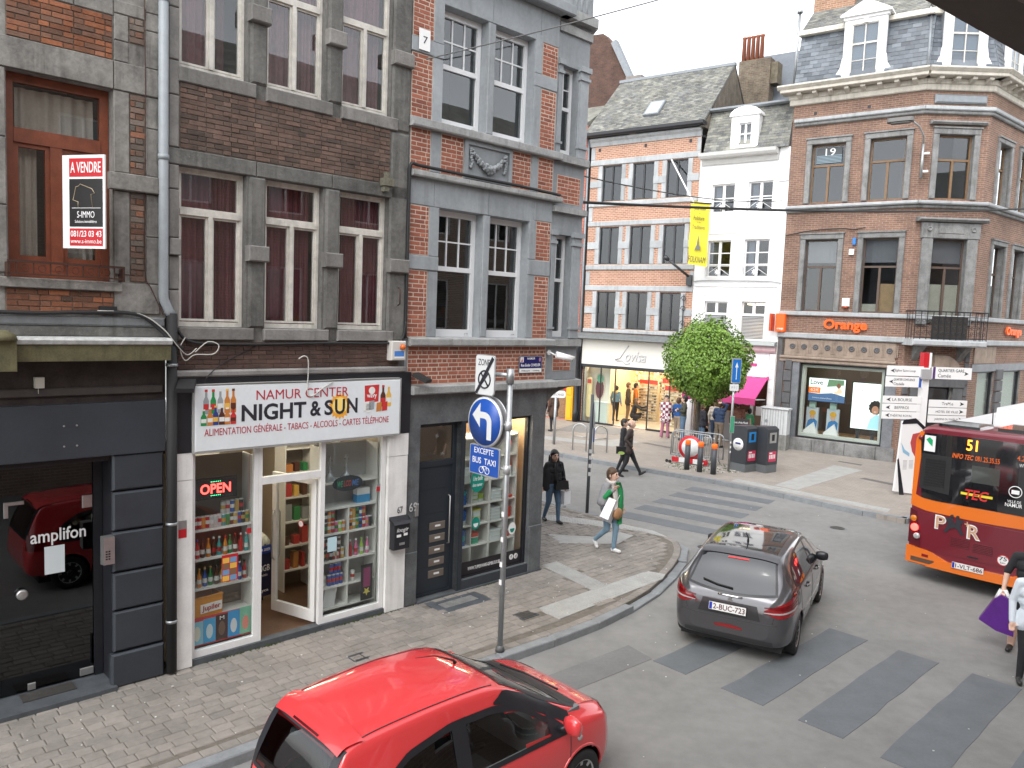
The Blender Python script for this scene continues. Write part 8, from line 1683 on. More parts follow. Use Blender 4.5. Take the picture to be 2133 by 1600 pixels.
# --- black coat
w2=person('person in black hooded coat and blue jeans walking with shoulder bag',P3((1.02,17.42),.12),(.42,-.9),1.66,blackc,denim,dksh,'black',vox=.0095,long_hair=True,
  pose=dict(lk=(.055,-.06,.29),la=(.06,-.07,.045),rk=(-.05,.02,.29),ra=(-.055,.13,.05),le=(.15,.0,.65),lh=(.15,-.05,.52),re=(-.16,.02,.65),rh=(-.16,.0,.52)),
  extra=[((-.06,.03,.80),(.06,.03,.80),.045,.045,'top'),((-.09,-.0,.72),(-.11,.0,.50),.055,.06,'top'),((.08,.02,.72),(.09,.02,.56),.05,.05,'top'),((0,.05,.75),(0,.05,.52),.07,.07,'top')])
W=Matrix.Translation(P3((1.02,17.42),.12))@Matrix.Rotation(atan2(.42,.9),4,'Z')
hb=thing('handbag','black leather handbag slung across the person in black coat','bag'); hb.matrix_world=W@Matrix.Translation((.1,-.20,.80)); bl_=M('black_leather',(.015,.015,.017),.35)
m=MB(); m.prism([(-.17,0),(.17,0),(.14,.2),(-.14,.2)],'y',-.06,.06); part('bag_body',m,bl_,hb); part('strap',MB().tube([(-.14,0,.18),(-.16,.05,.45),(-.12,.12,.62),(.0,.16,.62),(.12,.02,.2)],.01,5),bl_,hb); part('handle',MB().tube([(-.07,-.03,.19),(-.06,-.04,.28),(.06,-.04,.28),(.07,-.03,.19)],.008,5),bl_,hb)
paperbag('white paper bag held low by the person in black coat',W@Matrix.Translation((.26,-.12,.44))@Matrix.Rotation(.3,4,'Z'),.10,.07,.30,.12)
# --- couple crossing the road
mn=person('balding person in brown jacket and black trousers crossing the road',P3((3.62,23.55),0),(.98,-.2),1.76,cloth('dark_brown_jacket',(.05,.037,.033)),blackc,dksh,'grey',vox=.012,bald=True,coat=.06,
  pose=dict(lk=(.05,-.10,.30),la=(.055,-.22,.07),ltoe=(0,-.08,.03),rk=(-.05,.02,.28),ra=(-.055,.13,.06),rtoe=(0,-.06,-.05),lean=.06,le=(.14,.06,.65),lh=(.13,.0,.53),re=(-.14,.05,.66),rh=(-.13,-.06,.55)))
W=Matrix.Translation(P3((3.62,23.55),0))@Matrix.Rotation(atan2(.98,.2),4,'Z')
b2=thing('shoulder_bag','black bag with a lime tag hanging behind the person in brown jacket','bag'); b2.matrix_world=W@Matrix.Translation((-.14,.20,.72)); part('bag_body',MB().cbox(-.07,.07,-.16,.16,0,.22,.03),bl_,b2); part('lime_tag',MB().prism(circ(.0,.03,.10,12,.05),'x',-.085,-.071),M('lime_tag_m',(.3,.42,.1),.6),b2)
person('person in black coat walking beside the balding person on the road',P3((3.55,24.25),0),(.98,-.2),1.68,blackc,blackc,dksh,'black',vox=.014,long_hair=False,coat=.12,pose=dict(lk=(.05,-.05,.29),la=(.05,-.02,.045),rk=(-.05,0,.29),ra=(-.05,.09,.05),le=(.14,-.03,.65),lh=(.08,-.11,.68),re=(-.14,.0,.65)))
# --- by the shops
inn=OPP.i; uu=OPP.u
plaid=M('plaid_shirt',(.22,.05,.085),.85)
t_=plaid.node_tree; N=t_.nodes.new; L_=t_.links.new; tc=N('ShaderNodeTexCoord'); ck=N('ShaderNodeTexChecker'); ck.inputs['Scale'].default_value=9; ck.inputs['Color1'].default_value=(.62,.58,.58,1); ck.inputs['Color2'].default_value=(.17,.025,.06,1); L_(tc.outputs['Object'],ck.inputs['Vector']); L_(ck.outputs['Color'],t_.nodes['Principled BSDF'].inputs['Base Color'])
person('person in red and white plaid overshirt and pink flared trousers facing the shop',OPP.w(-4.55,-1.35,.12),tuple((inn*.95-uu*.2)[:2]),1.70,plaid,cloth('mauve',(.38,.15,.22)),whsh,'black',hat=cloth('grey_beanie',(.05,.05,.055)),coat=.10,flare=.018,pose=dict(lk=(.06,0,.285),la=(.075,.02,.045),rk=(-.06,0,.285),ra=(-.075,.0,.045),le=(.13,-.03,.66),lh=(.08,-.09,.6),re=(-.13,-.03,.66),rh=(-.08,-.09,.6)))
person('person in royal blue top standing behind the plaid overshirt',OPP.w(-4.2,-.95,.12),tuple((inn)[:2]),1.62,cloth('royal_blue',(.02,.10,.32)),cloth('beige_trousers',(.42,.33,.25)),whsh,'brown')
person('person in olive sweater and jeans with arms crossed by the doorway',OPP.w(-3.75,-1.45,.12),tuple((-uu*.75-inn*.5)[:2]),1.78,cloth('olive_sweater',(.055,.055,.04)),denim,dksh,'black',pose=dict(le=(.15,-.02,.66),lh=(-.03,-.125,.66),re=(-.15,-.02,.66),rh=(.03,-.125,.69),look=-.4,lean=-.03))
person('person in black puffer jacket and jeans waiting behind the barrier',OPP.w(-2.75,-2.0,.12),tuple((inn*.8+uu*.5)[:2]),1.60,cloth('black_puffer',(.02,.02,.03)),denim,dksh,'brown',coat=.03)
person('person in navy hoodie with a hand on the head behind the tree',OPP.w(-2.1,-1.9,.12),tuple((inn*.9+uu*.2)[:2]),1.76,cloth('navy_hoodie',(.03,.055,.12)),cloth('khaki_trousers',(.23,.18,.13)),dksh,'brown',wide=1.08,pose=dict(re=(-.17,.0,.93),rh=(-.07,.05,.955),le=(.16,.0,.66),lh=(.14,-.07,.56)))
person('person in cream shirt half hidden behind the tree trunk',OPP.w(-2.55,-1.2,.12),tuple((inn)[:2]),1.72,cloth('cream_shirt',(.45,.40,.34)),dkden,dksh,'fair')
person('person in rust brown shirt and dark jeans at the awning counter',OPP.w(-1.75,-1.0,.12),tuple((inn*.9-uu*.2)[:2]),1.76,cloth('rust_shirt',(.14,.055,.035)),dkden,dksh,'black',wide=1.05)
person('small person in green jacket beside the chalkboard sign',OPP.w(-1.42,-.65,.12),tuple((inn*.5-uu*.8)[:2]),1.45,cloth('green_jacket',(.05,.24,.11)),blackc,dksh,'black')
# --- inside the lit shop
person('person in denim jacket with yellow hood and black trousers inside jewellery shop',OPP.w(-8.25,1.3,.155),tuple((inn)[:2]),1.62,cloth('denim_jacket',(.12,.22,.32)),blackc,dksh,'black',extra=[((-.04,.05,.83),(.04,.05,.83),.035,.035,'hood',cloth('yellow_hood',(.5,.4,.15)))])
person('person in brown jacket and khaki trousers inside jewellery shop',OPP.w(-7.95,1.9,.155),tuple((inn*.6+uu*.8)[:2]),1.76,cloth('brown_jacket',(.07,.05,.035)),cloth('khaki',(.2,.14,.08)),dksh,'brown',coat=.06)
person('person in orange top beside the brown jacket in jewellery shop',OPP.w(-7.75,2.25,.155),tuple((inn*.6+uu*.8)[:2]),1.74,cloth('orange_top',(.5,.14,.02)),blackc,dksh,'black')
person('person dressed in black crouching at the lit jewellery rack',OPP.w(-7.35,1.55,.155),tuple((inn*.5+uu*.85)[:2]),1.68,blackc,blackc,whsh,'brown',long_hair=True,pose=dict(hip=(0,.09,.20),lk=(.07,-.14,.24),la=(.06,.02,.045),rk=(-.06,-.12,.18),ra=(-.06,.10,.06),lean=.25,le=(.14,-.16,.40),lh=(.10,-.30,.44),re=(-.14,-.14,.38),rh=(-.09,-.28,.36)))
# --- far corner
person('person in brown coat and black boots walking past the yellow shopfront',OPP.w(-8.5,-3.5,.12),tuple((inn*.3-uu)[:2]),1.66,cloth('brown_coat',(.09,.05,.035)),blackc,dksh,'brown',coat=.12,extra=[((.0,-.05,.56),(0,-.06,.5),.06,.05,'bagc',cloth('beige_bag',(.4,.34,.26)))])
person('person in dark jacket with white scarf behind the corner pier',OPP.w(-8.75,-4.0,.12),tuple((inn*.3-uu)[:2]),1.70,cloth('navy_jacket',(.02,.022,.04)),dkden,whsh,'brown',extra=[((-.03,-.03,.82),(.03,-.03,.82),.03,.03,'scarfw',creamk)])
# --- right edge of the road
def W_(pos,head): return Matrix.Translation(Vector(pos))@Matrix.Rotation(atan2(head[0],-head[1]),4,'Z')
bk=person('person in black t-shirt and black shorts standing on the road with purple bag',(7.88,11.42,0),(-.55,-.83),1.80,blackc,cloth('black_shorts',(.012,.013,.016)),dksh,'brown',vox=.011,bare_legs=True,short_sleeve=True,wide=1.12,
  pose=dict(lk=(.08,0,.285),la=(.085,.0,.05),rk=(-.09,.01,.285),ra=(-.105,.0,.05),rtoe=(-.02,-.10,-.024),re=(-.175,.0,.66),rh=(-.19,-.05,.53)))
Wb=W_((7.86,11.40,0),(-.55,-.83)); txtm=MB(); txtm.tube([(.05+.07*cos(a),-.145,1.32+.07*sin(a)) for a in [2*pi*k/18 for k in range(18)]],.008,5,closed=True); [txtm.bar((.05-.05+.025*k,-.15,1.27),(.05-.05+.025*k,-.15,1.36),.006,5) for k in range(5)]; part('shirt_print',txtm,white_m,bk)
pb=thing('carrier_bag','purple carrier bag with white handles held by the person in shorts','bag'); pb.matrix_world=Wb@Matrix.Translation((-.34,-.10,.36)); pur=M('purple_plastic',(.10,.015,.22),.35,var=.25,scale=9)
m=MB(); m.prism([(-.28,.06),(-.05,-.06),(.18,-.10),(.16,.28),(.08,.46),(-.02,.5),(-.10,.42)],'y',-.07,.07); part('sack',m,pur,pb); part('handle',MB().tube([(-.08,0,.42),(-.03,0,.56),(.03,0,.56),(.10,0,.42)],.028,6),white_m,pb)
person('person in white hooded jacket and black trousers at the road edge',(7.22,10.36,0),(-.35,-.93),1.74,cloth('white_jacket',(.60,.65,.70),var=.1),blackc,dksh,'brown',vox=.011,coat=.04,wide=1.05)
# --- driver of the red car (seat pose)
drv_l=drv['label']; Wd=drv.matrix_basis.copy(); bpy.data.objects.remove(drv)
person(drv_l,RC.t.matrix_basis@Vector((-.08,.34,.52-.88)),tuple(ABC.u[:2]),1.70,cloth('dark_jacket2',(.04,.04,.05)),dkden,dksh,'brown',vox=.014,pose=dict(hip=(0,.0,.53),lk=(.07,-.24,.58),la=(.07,-.33,.42),rk=(-.07,-.24,.58),ra=(-.07,-.33,.42),lean=-.22,le=(.15,-.08,.66),lh=(.08,-.27,.73),re=(-.15,-.08,.66),rh=(-.08,-.27,.73)))
# ================================================================== street furniture, tree, cables
blue_s=M('sign_blue',(.012,.075,.36),.35); alu_s=M('sign_aluminium',(.5,.51,.52),.4,.5); white_r=M('sign_white_face',(.66,.68,.68),.4)
# ---- sign pole on near pavement
sp=thing('sign_post','grey steel sign post at the kerb with zone and turn-left signs','sign post',ABC.w(.1,-2.16,.12),ABC.rz-pi/2)
# local: x towards the road, y along the street (+u); faces look to -y
part('pole',MB().bar((0,0,0),(0,0,3.86),.038,16),galv,sp); part('pole_base',MB().lathe([(.065,0),(.06,.05),(.045,.09)],n=16),M('sleeve_dark',(.12,.12,.12),.6,.4),sp); part('tee_joint',MB().lathe([(.052,3.72),(.052,3.92)],n=16),galv,sp); part('arm',MB().bar((0,0,3.83),(-.42,0,3.83),.03,12),galv,sp)
for z in (3.15,2.55): part('clamp',MB().lathe([(.05,z-.06),(.05,z+.06)],n=16),alu_s,sp); part('clamp_arm',MB().bar((0,0,z),(-.2,0,z),.016,8),alu_s,sp)
z_=part('zone_sign',MB().prism(rrect(-.66,-.26,3.52,4.08,.05),'y',-.05,-.03),alu_s,sp); part('face',MB().prism(rrect(-.65,-.27,3.53,4.07,.045),'y',-.053,-.05),white_r,z_); txt(z_,'ZONE',-.60,-.36,3.93,4.02,-.0535,blk_t,bold=.005)
part('ring',MB().tube([(-.46+.12*cos(a),-.055,3.74+.12*sin(a)) for a in [2*pi*k/24 for k in range(24)]],.012,6,closed=True),blk_t,z_)
for a,b in (((-.53,3.66),(-.39,3.82)),((-.53,3.82),(-.39,3.66))): part('cross',MB().bar((a[0],-.055,a[1]),(b[0],-.055,b[1]),.012,6),blk_t,z_)
part('diagonal_bar',MB().prism([(-.645,3.545),(-.60,3.535),(-.27,4.03),(-.31,4.06)],'y',-.064,-.058),blk_t,z_)
d_=part('turn_left_sign',MB().lathe([(.35,-.03),(.355,-.04),(.355,-.055),(.345,-.06)],(-.42,0,3.15),40,axis='y'),alu_s,sp); part('white_rim',MB().lathe([(.345,-.06),(.345,-.062),(.001,-.062)],(-.42,0,3.15),40,axis='y'),white_r,d_); part('blue_face',MB().lathe([(.325,-.062),(.325,-.0645),(.001,-.0645)],(-.42,0,3.15),40,axis='y'),blue_s,d_)
part('back_sign',MB().lathe([(.35,.045),(.355,.05),(.355,.06),(.35,.065)],(-.42,0,3.15),40,axis='y'),alu_s,sp)
c_=(-.42,3.15); A_=[(-.25,.08),(-.09,.26),(-.09,.14),(.0,.14)]+[(.0+.15*sin(t),-.01+.15*cos(t)) for t in [k*pi/2/6 for k in range(1,7)]]+[(.15,-.24),(.06,-.24),(.06,-.01)]+[(.0+.06*sin(t),-.01+.06*cos(t)) for t in [pi/2-k*pi/2/5 for k in range(1,6)]]+[(-.09,.05),(-.09,-.08)]
part('arrow',MB().prism([(c_[0]+x,c_[1]+z) for x,z in A_],'y',-.069,-.0645),white_r,d_)
e_=part('exception_plate',MB().prism(rrect(-.72,-.10,2.40,2.82,.03),'y',-.05,-.03),alu_s,sp); part('face',MB().prism(rrect(-.705,-.115,2.415,2.805,.025),'y',-.053,-.05),blue_s,e_); txt(e_,'EXCEPTE',-.62,-.22,2.70,2.78,-.0535,wht_t,bold=.003); txt(e_,'BUS  TAXI',-.65,-.17,2.56,2.645,-.0535,wht_t,bold=.003)
for x in (-.46,-.34): part('bicycle',MB().tube([(x+.045*cos(a),-.055,2.475+.045*sin(a)) for a in [2*pi*k/14 for k in range(14)]],.005,5,closed=True),wht_t,e_)
part('bicycle',MB().tube([(-.46,-.055,2.475),(-.43,-.055,2.53),(-.36,-.055,2.53),(-.34,-.055,2.475)],.005,5).bar((-.43,-.055,2.53),(-.40,-.055,2.475),.005,5),wht_t,e_)
for z in (1.9,1.55,1.2,.95): part('sticker',MB().box(-.025,.025,-.042,-.038,z,z+.07),white_m,sp)
# ---- second slim pole at the crossing corner
p2=thing('sign_post','slim dark post with edge-on signs at the pavement corner','sign post',ABC.w(7.0,2.25,.12),0)
part('pole',MB().bar((0,0,0),(.0,0,2.85),.04,14),M('dark_galvanised',(.14,.15,.16),.5,.5),p2); part('sign_plate',MB().lathe([(.3,-.01),(.3,.01)],(.05,.0,2.35),24,axis='x'),alu_s,p2); part('sign_plate',MB().box(.06,.09,-.03,.35,1.72,2.05),blue_s,p2); part('sign_plate',MB().box(.055,.06,-.04,.36,1.71,2.06),alu_s,p2)
for z in (1.1,1.3,1.45,.9): part('sticker',MB().box(-.02,.045,-.045,-.035,z,z+.09),white_m,p2)
# ---- post with small white sign, bicycle hoops
ps=thing('name_post','grey post topped by a small white street plate','sign post',P3((1.62,28.4),.12)); part('pole',MB().bar((0,0,0),(0,0,1.75),.05,12),galv,ps); part('plate',MB().prism(rrect(-.35,.35,1.72,1.98,.08),'y',-.03,0),white_m,ps); txt(ps,'RUE DE L’ANGE',-.28,.28,1.80,1.88,-.031,blk_t)
for a,b,lb in (((2.28,27.3),(2.62,27.15),'stainless bicycle hoop between the name post and the slim dark post'),((2.95,26.75),(3.32,26.95),'stainless bicycle hoop behind the slim dark sign post')):
    a=P3(a,.12); b=P3(b,.12); w_=(b-a).length*1.35; t=thing('bicycle_hoop',lb,'bicycle stand',(a+b)/2,atan2((b-a).y,(b-a).x),group='bicycle hoops'); h=w_/2; pts=[(-h,0,0),(-h,0,.95-h)]+[(-h*cos(k*pi/10),0,.95-h+h*sin(k*pi/10)) for k in range(1,10)]+[(h,0,.95-h),(h,0,0)]
    part('hoop',MB().tube(pts,.028,10),steel,t); part('crossbar',MB().bar((-h,0,.5),(h,0,.5),.018,8),steel,t); [part('foot_plate',MB().lathe([(.06,0),(.06,.01)],(x,0,0),12),galv,t) for x in (-h,h)]
# ---- one-way sign
ow=thing('one_way_sign','blue one-way arrow sign on a pole beside the round tree','sign',P3((6.94,24.42),.12),radians(8)); part('pole',MB().bar((0,0,0),(.0,0,3.5),.035,12),galv,ow)
o_=part('plate',MB().prism(rrect(-.13,.18,2.80,3.58,.03),'y',-.06,-.04),alu_s,ow); part('blue_face',MB().prism(rrect(-.10,.165,2.83,3.55,.02),'y',-.063,-.06),M('one_way_blue',(.01,.14,.45),.35),o_); part('arrow',MB().prism([(.02,2.92),(.045,2.92),(.045,3.3),(.085,3.3),(.033,3.46),(-.02,3.3),(.02,3.3)],'y',-.066,-.063),white_r,o_); part('lower_plate',MB().prism(rrect(-.15,.14,2.56,2.77,.03),'y',-.06,-.04),white_r,ow); txt(ow,'M 9 7',-.1,.09,2.63,2.71,-.0605,M('pale_txt',(.3,.33,.36),.5)); part('green_tag',MB().box(-.05,.07,-.055,-.04,1.25,1.75),M('tag_green',(.05,.28,.16),.5),ow); part('green_tag_rim',MB().box(-.065,.085,-.042,-.037,1.23,1.77),alu_s,ow)
for z in (.6,.75,.9): part('sticker',MB().box(-.02,.02,-.04,-.034,z,z+.06),white_m,ow)
# ---- bollards
for i,p in enumerate(((5.63,24.47),(5.96,24.15),(6.31,23.85))):
    b_=thing('bollard','dark grey round bollard with orange band before the crowd barriers','bollard',P3(p,.12),group='bollards before the tree'); part('post',MB().lathe([(.085,0),(.085,.80)],n=18),M('bollard_grey',(.045,.05,.058),.5),b_); part('orange_band',MB().lathe([(.087,.80),(.087,.93),(.07,.945),(.001,.95)],n=18),M('fluor_orange',(.9,.13,.01),.5,emit=.15),b_)
# ---- barriers and no-entry sign
def barrier(a,b,lb):
    a=P3(a,.12); b=P3(b,.12); L=(b-a).length; t=thing('crowd_barrier',lb,'barrier',a,atan2((b-a).y,(b-a).x),group='crowd barriers round the tree')
    part('frame',MB().tube([(0,0,.2),(0,0,.85),(.03,0,.96),(.12,0,1.02),(L-.12,0,1.02),(L-.03,0,.96),(L,0,.85),(L,0,.2)],.021,8).bar((0,0,.22),(L,0,.22),.018,8),galv,t)
    n=int(L/.15); [part('bar',MB().bar((L*k/n,0,.22),(L*k/n,0,1.01),.008,6),galv,t) for k in range(1,n)]
    for x in (.18,L-.18): part('foot',MB().tube([(x,-.28,.01),(x,0,.22),(x,.28,.01)],.018,6),alu_s,t)
barrier((5.42,26.0),(6.52,25.05),'galvanised crowd barrier holding the red and white round sign'); barrier((5.55,26.35),(7.0,25.35),'second galvanised crowd barrier nearer the tree trunk')
ne=thing('no_entry_sign','round white sign with red ring on a red and white foot','sign',P3((5.92,25.35),.12),radians(-32)); part('disc',MB().lathe([(.40,0),(.40,-.02),(.001,-.02)],(0,0,.56),32,axis='y'),M('sign_red',(.50,.012,.02),.4),ne); part('white_face',MB().lathe([(.30,-.02),(.30,-.024),(.001,-.024)],(0,0,.56),32,axis='y'),white_r,ne)
for k in range(5): part('foot_board',MB().box(-.6+.24*k,-.36+.24*k,-.05,-.0,.05,.2),white_r if k%2 else MATS['sign_red'],ne)
part('caster',MB().lathe([(.05,-.02),(.05,.02)],(-.75,-.1,.05),12,axis='y'),rubber,ne); part('caster',MB().lathe([(.05,-.02),(.05,.02)],(-.62,-.16,.05),12,axis='y'),rubber,ne)
# gravel tree pit
R=random.Random(11); m=MB()
for k in range(900):
    r_=R.random()**.5; a=R.uniform(0,2*pi); x,y=6.35+1.35*r_*cos(a),24.95+.85*r_*sin(a); s=R.uniform(.012,.035)
    m.add([(x-s,y-s,.121),(x+s,y-s*.8,.121),(x+s*.7,y+s,.121),(x-s*.8,y+s*.9,.121),(x,y,.125+s*.8)],[(0,1,4),(1,2,4),(2,3,4),(3,0,4)],R.choice((0,0,0,1,2)))
tag(part('tree_pit_gravel',m,[M('gravel_grey',(.30,.28,.25),.9),M('gravel_pale',(.42,.40,.37),.9),moss_m],kind='stuff'),'grey gravel and moss in the tree pit under the barriers','gravel')
# ---- tree
tr=thing('street_tree','small round-clipped street tree with dense bright green leaves','tree',OPP.w(-1.6,-5.3,.12)); R=random.Random(4)
bark=M('tree_bark',(.07,.06,.045),.9,var=.4,scale=20,bump=.6,bscale=40)
part('trunk',MB().tube([(0,0,0),(.02,0,1.0),(.05,.02,2.0),(.15,.05,2.9)],.08,10,rs=[.10,.075,.065,.05]),bark,tr)
for k in range(9):
    a=k*2.4; part('limb',MB().tube([(.05,.02,1.95+.08*k),(.05+.35*cos(a),.35*sin(a),2.35+.1*k),(.08+.8*cos(a),.8*sin(a),2.9+.12*k)],.03,6,rs=[.035,.022,.01]),bark,tr)
cx,cz=.24,3.32; m=MB()
def crownr(th,ph):
    b=1+.07*sin(3*th+1)+.06*sin(5*th+2.1*ph)+.05*sin(7*ph+th*2)
    return b
cnt=0
while cnt<22000:
    th=R.uniform(0,2*pi); u_=R.uniform(-1,1); ph=math.asin(u_); rr=crownr(th,ph)*(R.random()**.22)
    if R.random()<.12: rr*=R.uniform(.5,1)
    rx,rz=1.44,(1.46 if u_>0 else 1.34)
    tp=1-.10*max(0,u_)**2 if u_>0 else 1-.12*u_*u_
    x=cx+rx*tp*cos(ph)*cos(th)*rr; y=rx*tp*cos(ph)*sin(th)*rr; z=cz+rz*u_*rr
    if sin(4.1*x+1.3*z)*sin(3.7*z-2*x)>.84 and z<3.3 and rr>.75: continue
    s=R.uniform(.03,.056); n=Vector((cos(ph)*cos(th),cos(ph)*sin(th),u_*.8+.35))+Vector((R.gauss(0,.55),R.gauss(0,.55),R.gauss(0,.4))); n.normalize(); a=n.orthogonal().normalized(); a.rotate(Matrix.Rotation(R.uniform(0,6.28),3,n)); b=n.cross(a); p=Vector((x,y,z))
    m.add([p-a*s,p-b*s*.75+n*s*.2,p+a*s*1.15,p+b*s*.75+n*s*.2],[(0,1,2),(0,2,3)],0,R.random()); cnt+=1
leaf=M('spring_leaf',(.19,.32,.035),.5,col2=(.10,.20,.02),rnd=.45); b_=leaf.node_tree.nodes['Principled BSDF']; 
part('crown',m,leaf,tr)
# ---- bins, chalkboard, cabinet
bn=M('bin_charcoal',(.035,.04,.046),.5,var=.1); bg_=M('bin_grey',(.12,.13,.135),.6); red_l=M('bin_red_label',(.55,.03,.09),.5)
for i,(u_,d_,lb,fc) in enumerate(((.2,-5.75,'charcoal recycling bin with blue opening label and round white sticker',M('bin_blue_label',(.02,.22,.55),.5)),(.72,-5.35,'charcoal litter bin with silver flap standing beside blue-labelled bin',steel))):
    t=thing('litter_bin',lb,'bin',OPP.w(u_,d_,.12),radians(-8),group='street bins'); P=[(-.33,.0),(.33,0),(.33,.28),(.34,1.25),(.25,1.42),(-.2,1.45),(-.33,1.38)]
    part('body',MB().prism([(-.34,.26),(.34,.26),(.34,1.24),(.28,1.42),(-.22,1.46),(-.34,1.38)],'x',-.28,.28),bn,t); part('plinth',MB().prism([(-.33,0),(.33,0),(.335,.255),(-.335,.255)],'x',-.275,.275),bg_,t)
    ff=lambda a0,a1,z0,z1,mt,nm,o_=.004: part(nm,MB().box(a0,a1,-.34-o_,-.34,z0,z1),mt,t)
    ff(-.17,.17,.95,1.28,fc,'opening_label'); ff(-.07,.07,1.02,1.22,rubber,'opening',.006); ff(-.18,.2,.36,.68,red_l,'red_label'); [ff(-.14+.08*k,-.09+.08*k,.45,.58,wht_t,'pictogram',.006) for k in range(4)]; ff(-.14,.0,.61,.65,wht_t,'pictogram',.006)
    if i==0: part('round_sticker',MB().lathe([(.20,0),(.20,.004),(.001,.004)],(-.28,-.02,.86),24,axis='x').lathe([(.2,-.0),(.2,-.004),(.001,-.004)],(-.28,-.02,.86),24,axis='x'),white_m,t); part('sticker_text',MB().box(-.288,-.284,-.12,.08,.86,.92),M('navy_print',(.02,.03,.15),.5),t)
    t.rotation_euler=(0,0,radians(36))
af=thing('chalkboard_sign','leaning A-frame chalkboard with wooden legs and avocado drawing','sign',OPP.w(-1.35,-1.75,.12),radians(-15)); wd=M('chalk_wood',(.28,.12,.06),.6,var=.3)
part('board',MB().add([(-.32,-.28,.1),(.32,-.28,.1),(.32,-.02,1.15),(-.32,-.02,1.15),(-.32,-.25,.1),(.32,-.25,.1),(.32,.01,1.15),(-.32,.01,1.15)],[(0,1,2,3),(7,6,5,4),(0,4,5,1),(1,5,6,2),(2,6,7,3),(3,7,4,0)]),M('chalkboard',(.02,.02,.02),.6),af)
for x in (-.34,.32): part('leg',MB().add([(x,-.31,0),(x+.035,-.31,0),(x+.035,-.02,1.18),(x,-.02,1.18),(x,-.25,0),(x+.035,-.25,0),(x+.035,.03,1.18),(x,.03,1.18)],[(0,1,2,3),(7,6,5,4),(0,4,5,1),(1,5,6,2),(2,6,7,3),(3,7,4,0)]),wd,af); part('rear_leg',MB().bar((x+.017,.01,1.15),(x+.017,.42,0),.022,6),wd,af)
part('panel_back',MB().add([(-.3,.02,1.1),(.3,.02,1.1),(.3,.38,.1),(-.3,.38,.1)],[(0,1,2,3)]),wd,af); o=txt(af,'Sweet of the Month',-.26,.26,.98,1.06,-.07,wht_t); [setattr(v,'co',v.co+Vector((0,-(1.15-v.co.z)*.2476+.035,0))) for v in o.data.vertices]
part('avocado',MB().lathe([(.11,0),(.11,-.01),(.001,-.01)],(.08,-.2,.72),14,axis='y'),M('avo_green',(.25,.45,.05),.6),af); part('avocado',MB().lathe([(.05,-.01),(.05,-.02),(.001,-.02)],(.08,-.2,.7),12,axis='y'),M('avo_stone',(.45,.2,.06),.6),af)
cb=thing('utility_cabinet','white painted utility cabinet on a concrete base by the marble shopfront','cabinet',OPP.w(-.48,-.42,.12),OPP.rz); part('base',MB().box(-.5,.5,-.22,.22,0,.58),M('cab_concrete',(.28,.28,.26),.9,var=.3,streak=.3),cb); part('case',MB().box(-.49,.49,-.21,.21,.58,1.52),M('cab_white',(.60,.62,.63),.55,var=.1,streak=.15),cb); part('lid',MB().cbox(-.53,.53,-.25,.25,1.52,1.57,.01),MATS['cab_white'],cb)
for k in range(9): part('batten',MB().box(-.45+.1*k,-.44+.1*k,-.214,-.21,.6,1.5),bg_,cb)
part('padlock_plate',MB().prism([(-.36,1.05),(-.28,.98),(-.20,1.05),(-.28,1.12)],'y',-.216,-.21),galv,cb)
# ---- fingerpost and map board
fp=thing('fingerpost','white fingerpost with red cap and direction arms before the corner door','signpost',OPP.w(4.85,-3.4,.12),radians(5)); part('post',MB().box(-.1,.1,-.1,.1,0,3.55),white_m,fp); part('red_cap',MB().box(-.125,.05,-.105,.105,3.55,4.0),MATS['sign_red'],fp); part('white_cap',MB().box(.051,.125,-.105,.105,3.55,4.0),white_m,fp)
def finger(x0,x1,z0,z1,s,al,col=None,s2=None):
    o=part('finger',MB().box(x0,x1,-.14,-.11,z0,z1),white_m,fp); lx=x0+.25 if x0<0 else x0+.2; rx=x1-.25; 
    a=.12 if al<0 else -.12; tip=x0+.1 if al<0 else x1-.1; h=(z1-z0)/2; zc=(z0+z1)/2
    part('arrow',MB().prism([(tip,zc),(tip+(.14 if al<0 else -.14),zc+.06),(tip+(.10 if al<0 else -.10),zc),(tip+(.14 if al<0 else -.14),zc-.06)],'y',-.144,-.14),blk_t,o)
    if s2: txt(o,s,lx,rx,zc+.02,z1-.05,-.1405,blk_t,bold=.008); txt(o,s2,lx,lx+(rx-lx)*.5,z0+.05,zc-.02,-.1405,blk_t)
    else: txt(o,s,lx,rx,z0+h*.6,z1-h*.6,-.1405,blk_t,keep=True)
    if col: part('colour_bar',MB().box((x1-.12) if al<0 else x0+.03,(x1-.04) if al<0 else x0+.11,-.144,-.14,z0,z1),col,o)
finger(-1.28,-.13,3.28,3.58,'Eglise Saint-Loup',-1); finger(-1.3,-.13,2.94,3.25,'QUARTIER CONFLUENCE',-1,M('bar_blue',(.03,.1,.4),.5),'Citadelle'); finger(.14,1.42,3.22,3.58,'QUARTIER GARE',1,M('bar_purple',(.08,.03,.15),.5),'Camée')
for k,(a,b) in enumerate((('LA BOURSE','TraM.e'),('BEFFROI','HÔTEL DE VILLE'),('THÉÂTRE ROYAL','JARDINS DU MAÏEUR'))): finger(-1.34,-.13,2.44-.24*k,2.66-.24*k,a,-1); finger(.14,1.36,2.36-.24*k,2.58-.24*k,b,1)
part('finger',MB().box(-.22,.1,-.2,-.15,3.2,3.5),alu_s,fp)
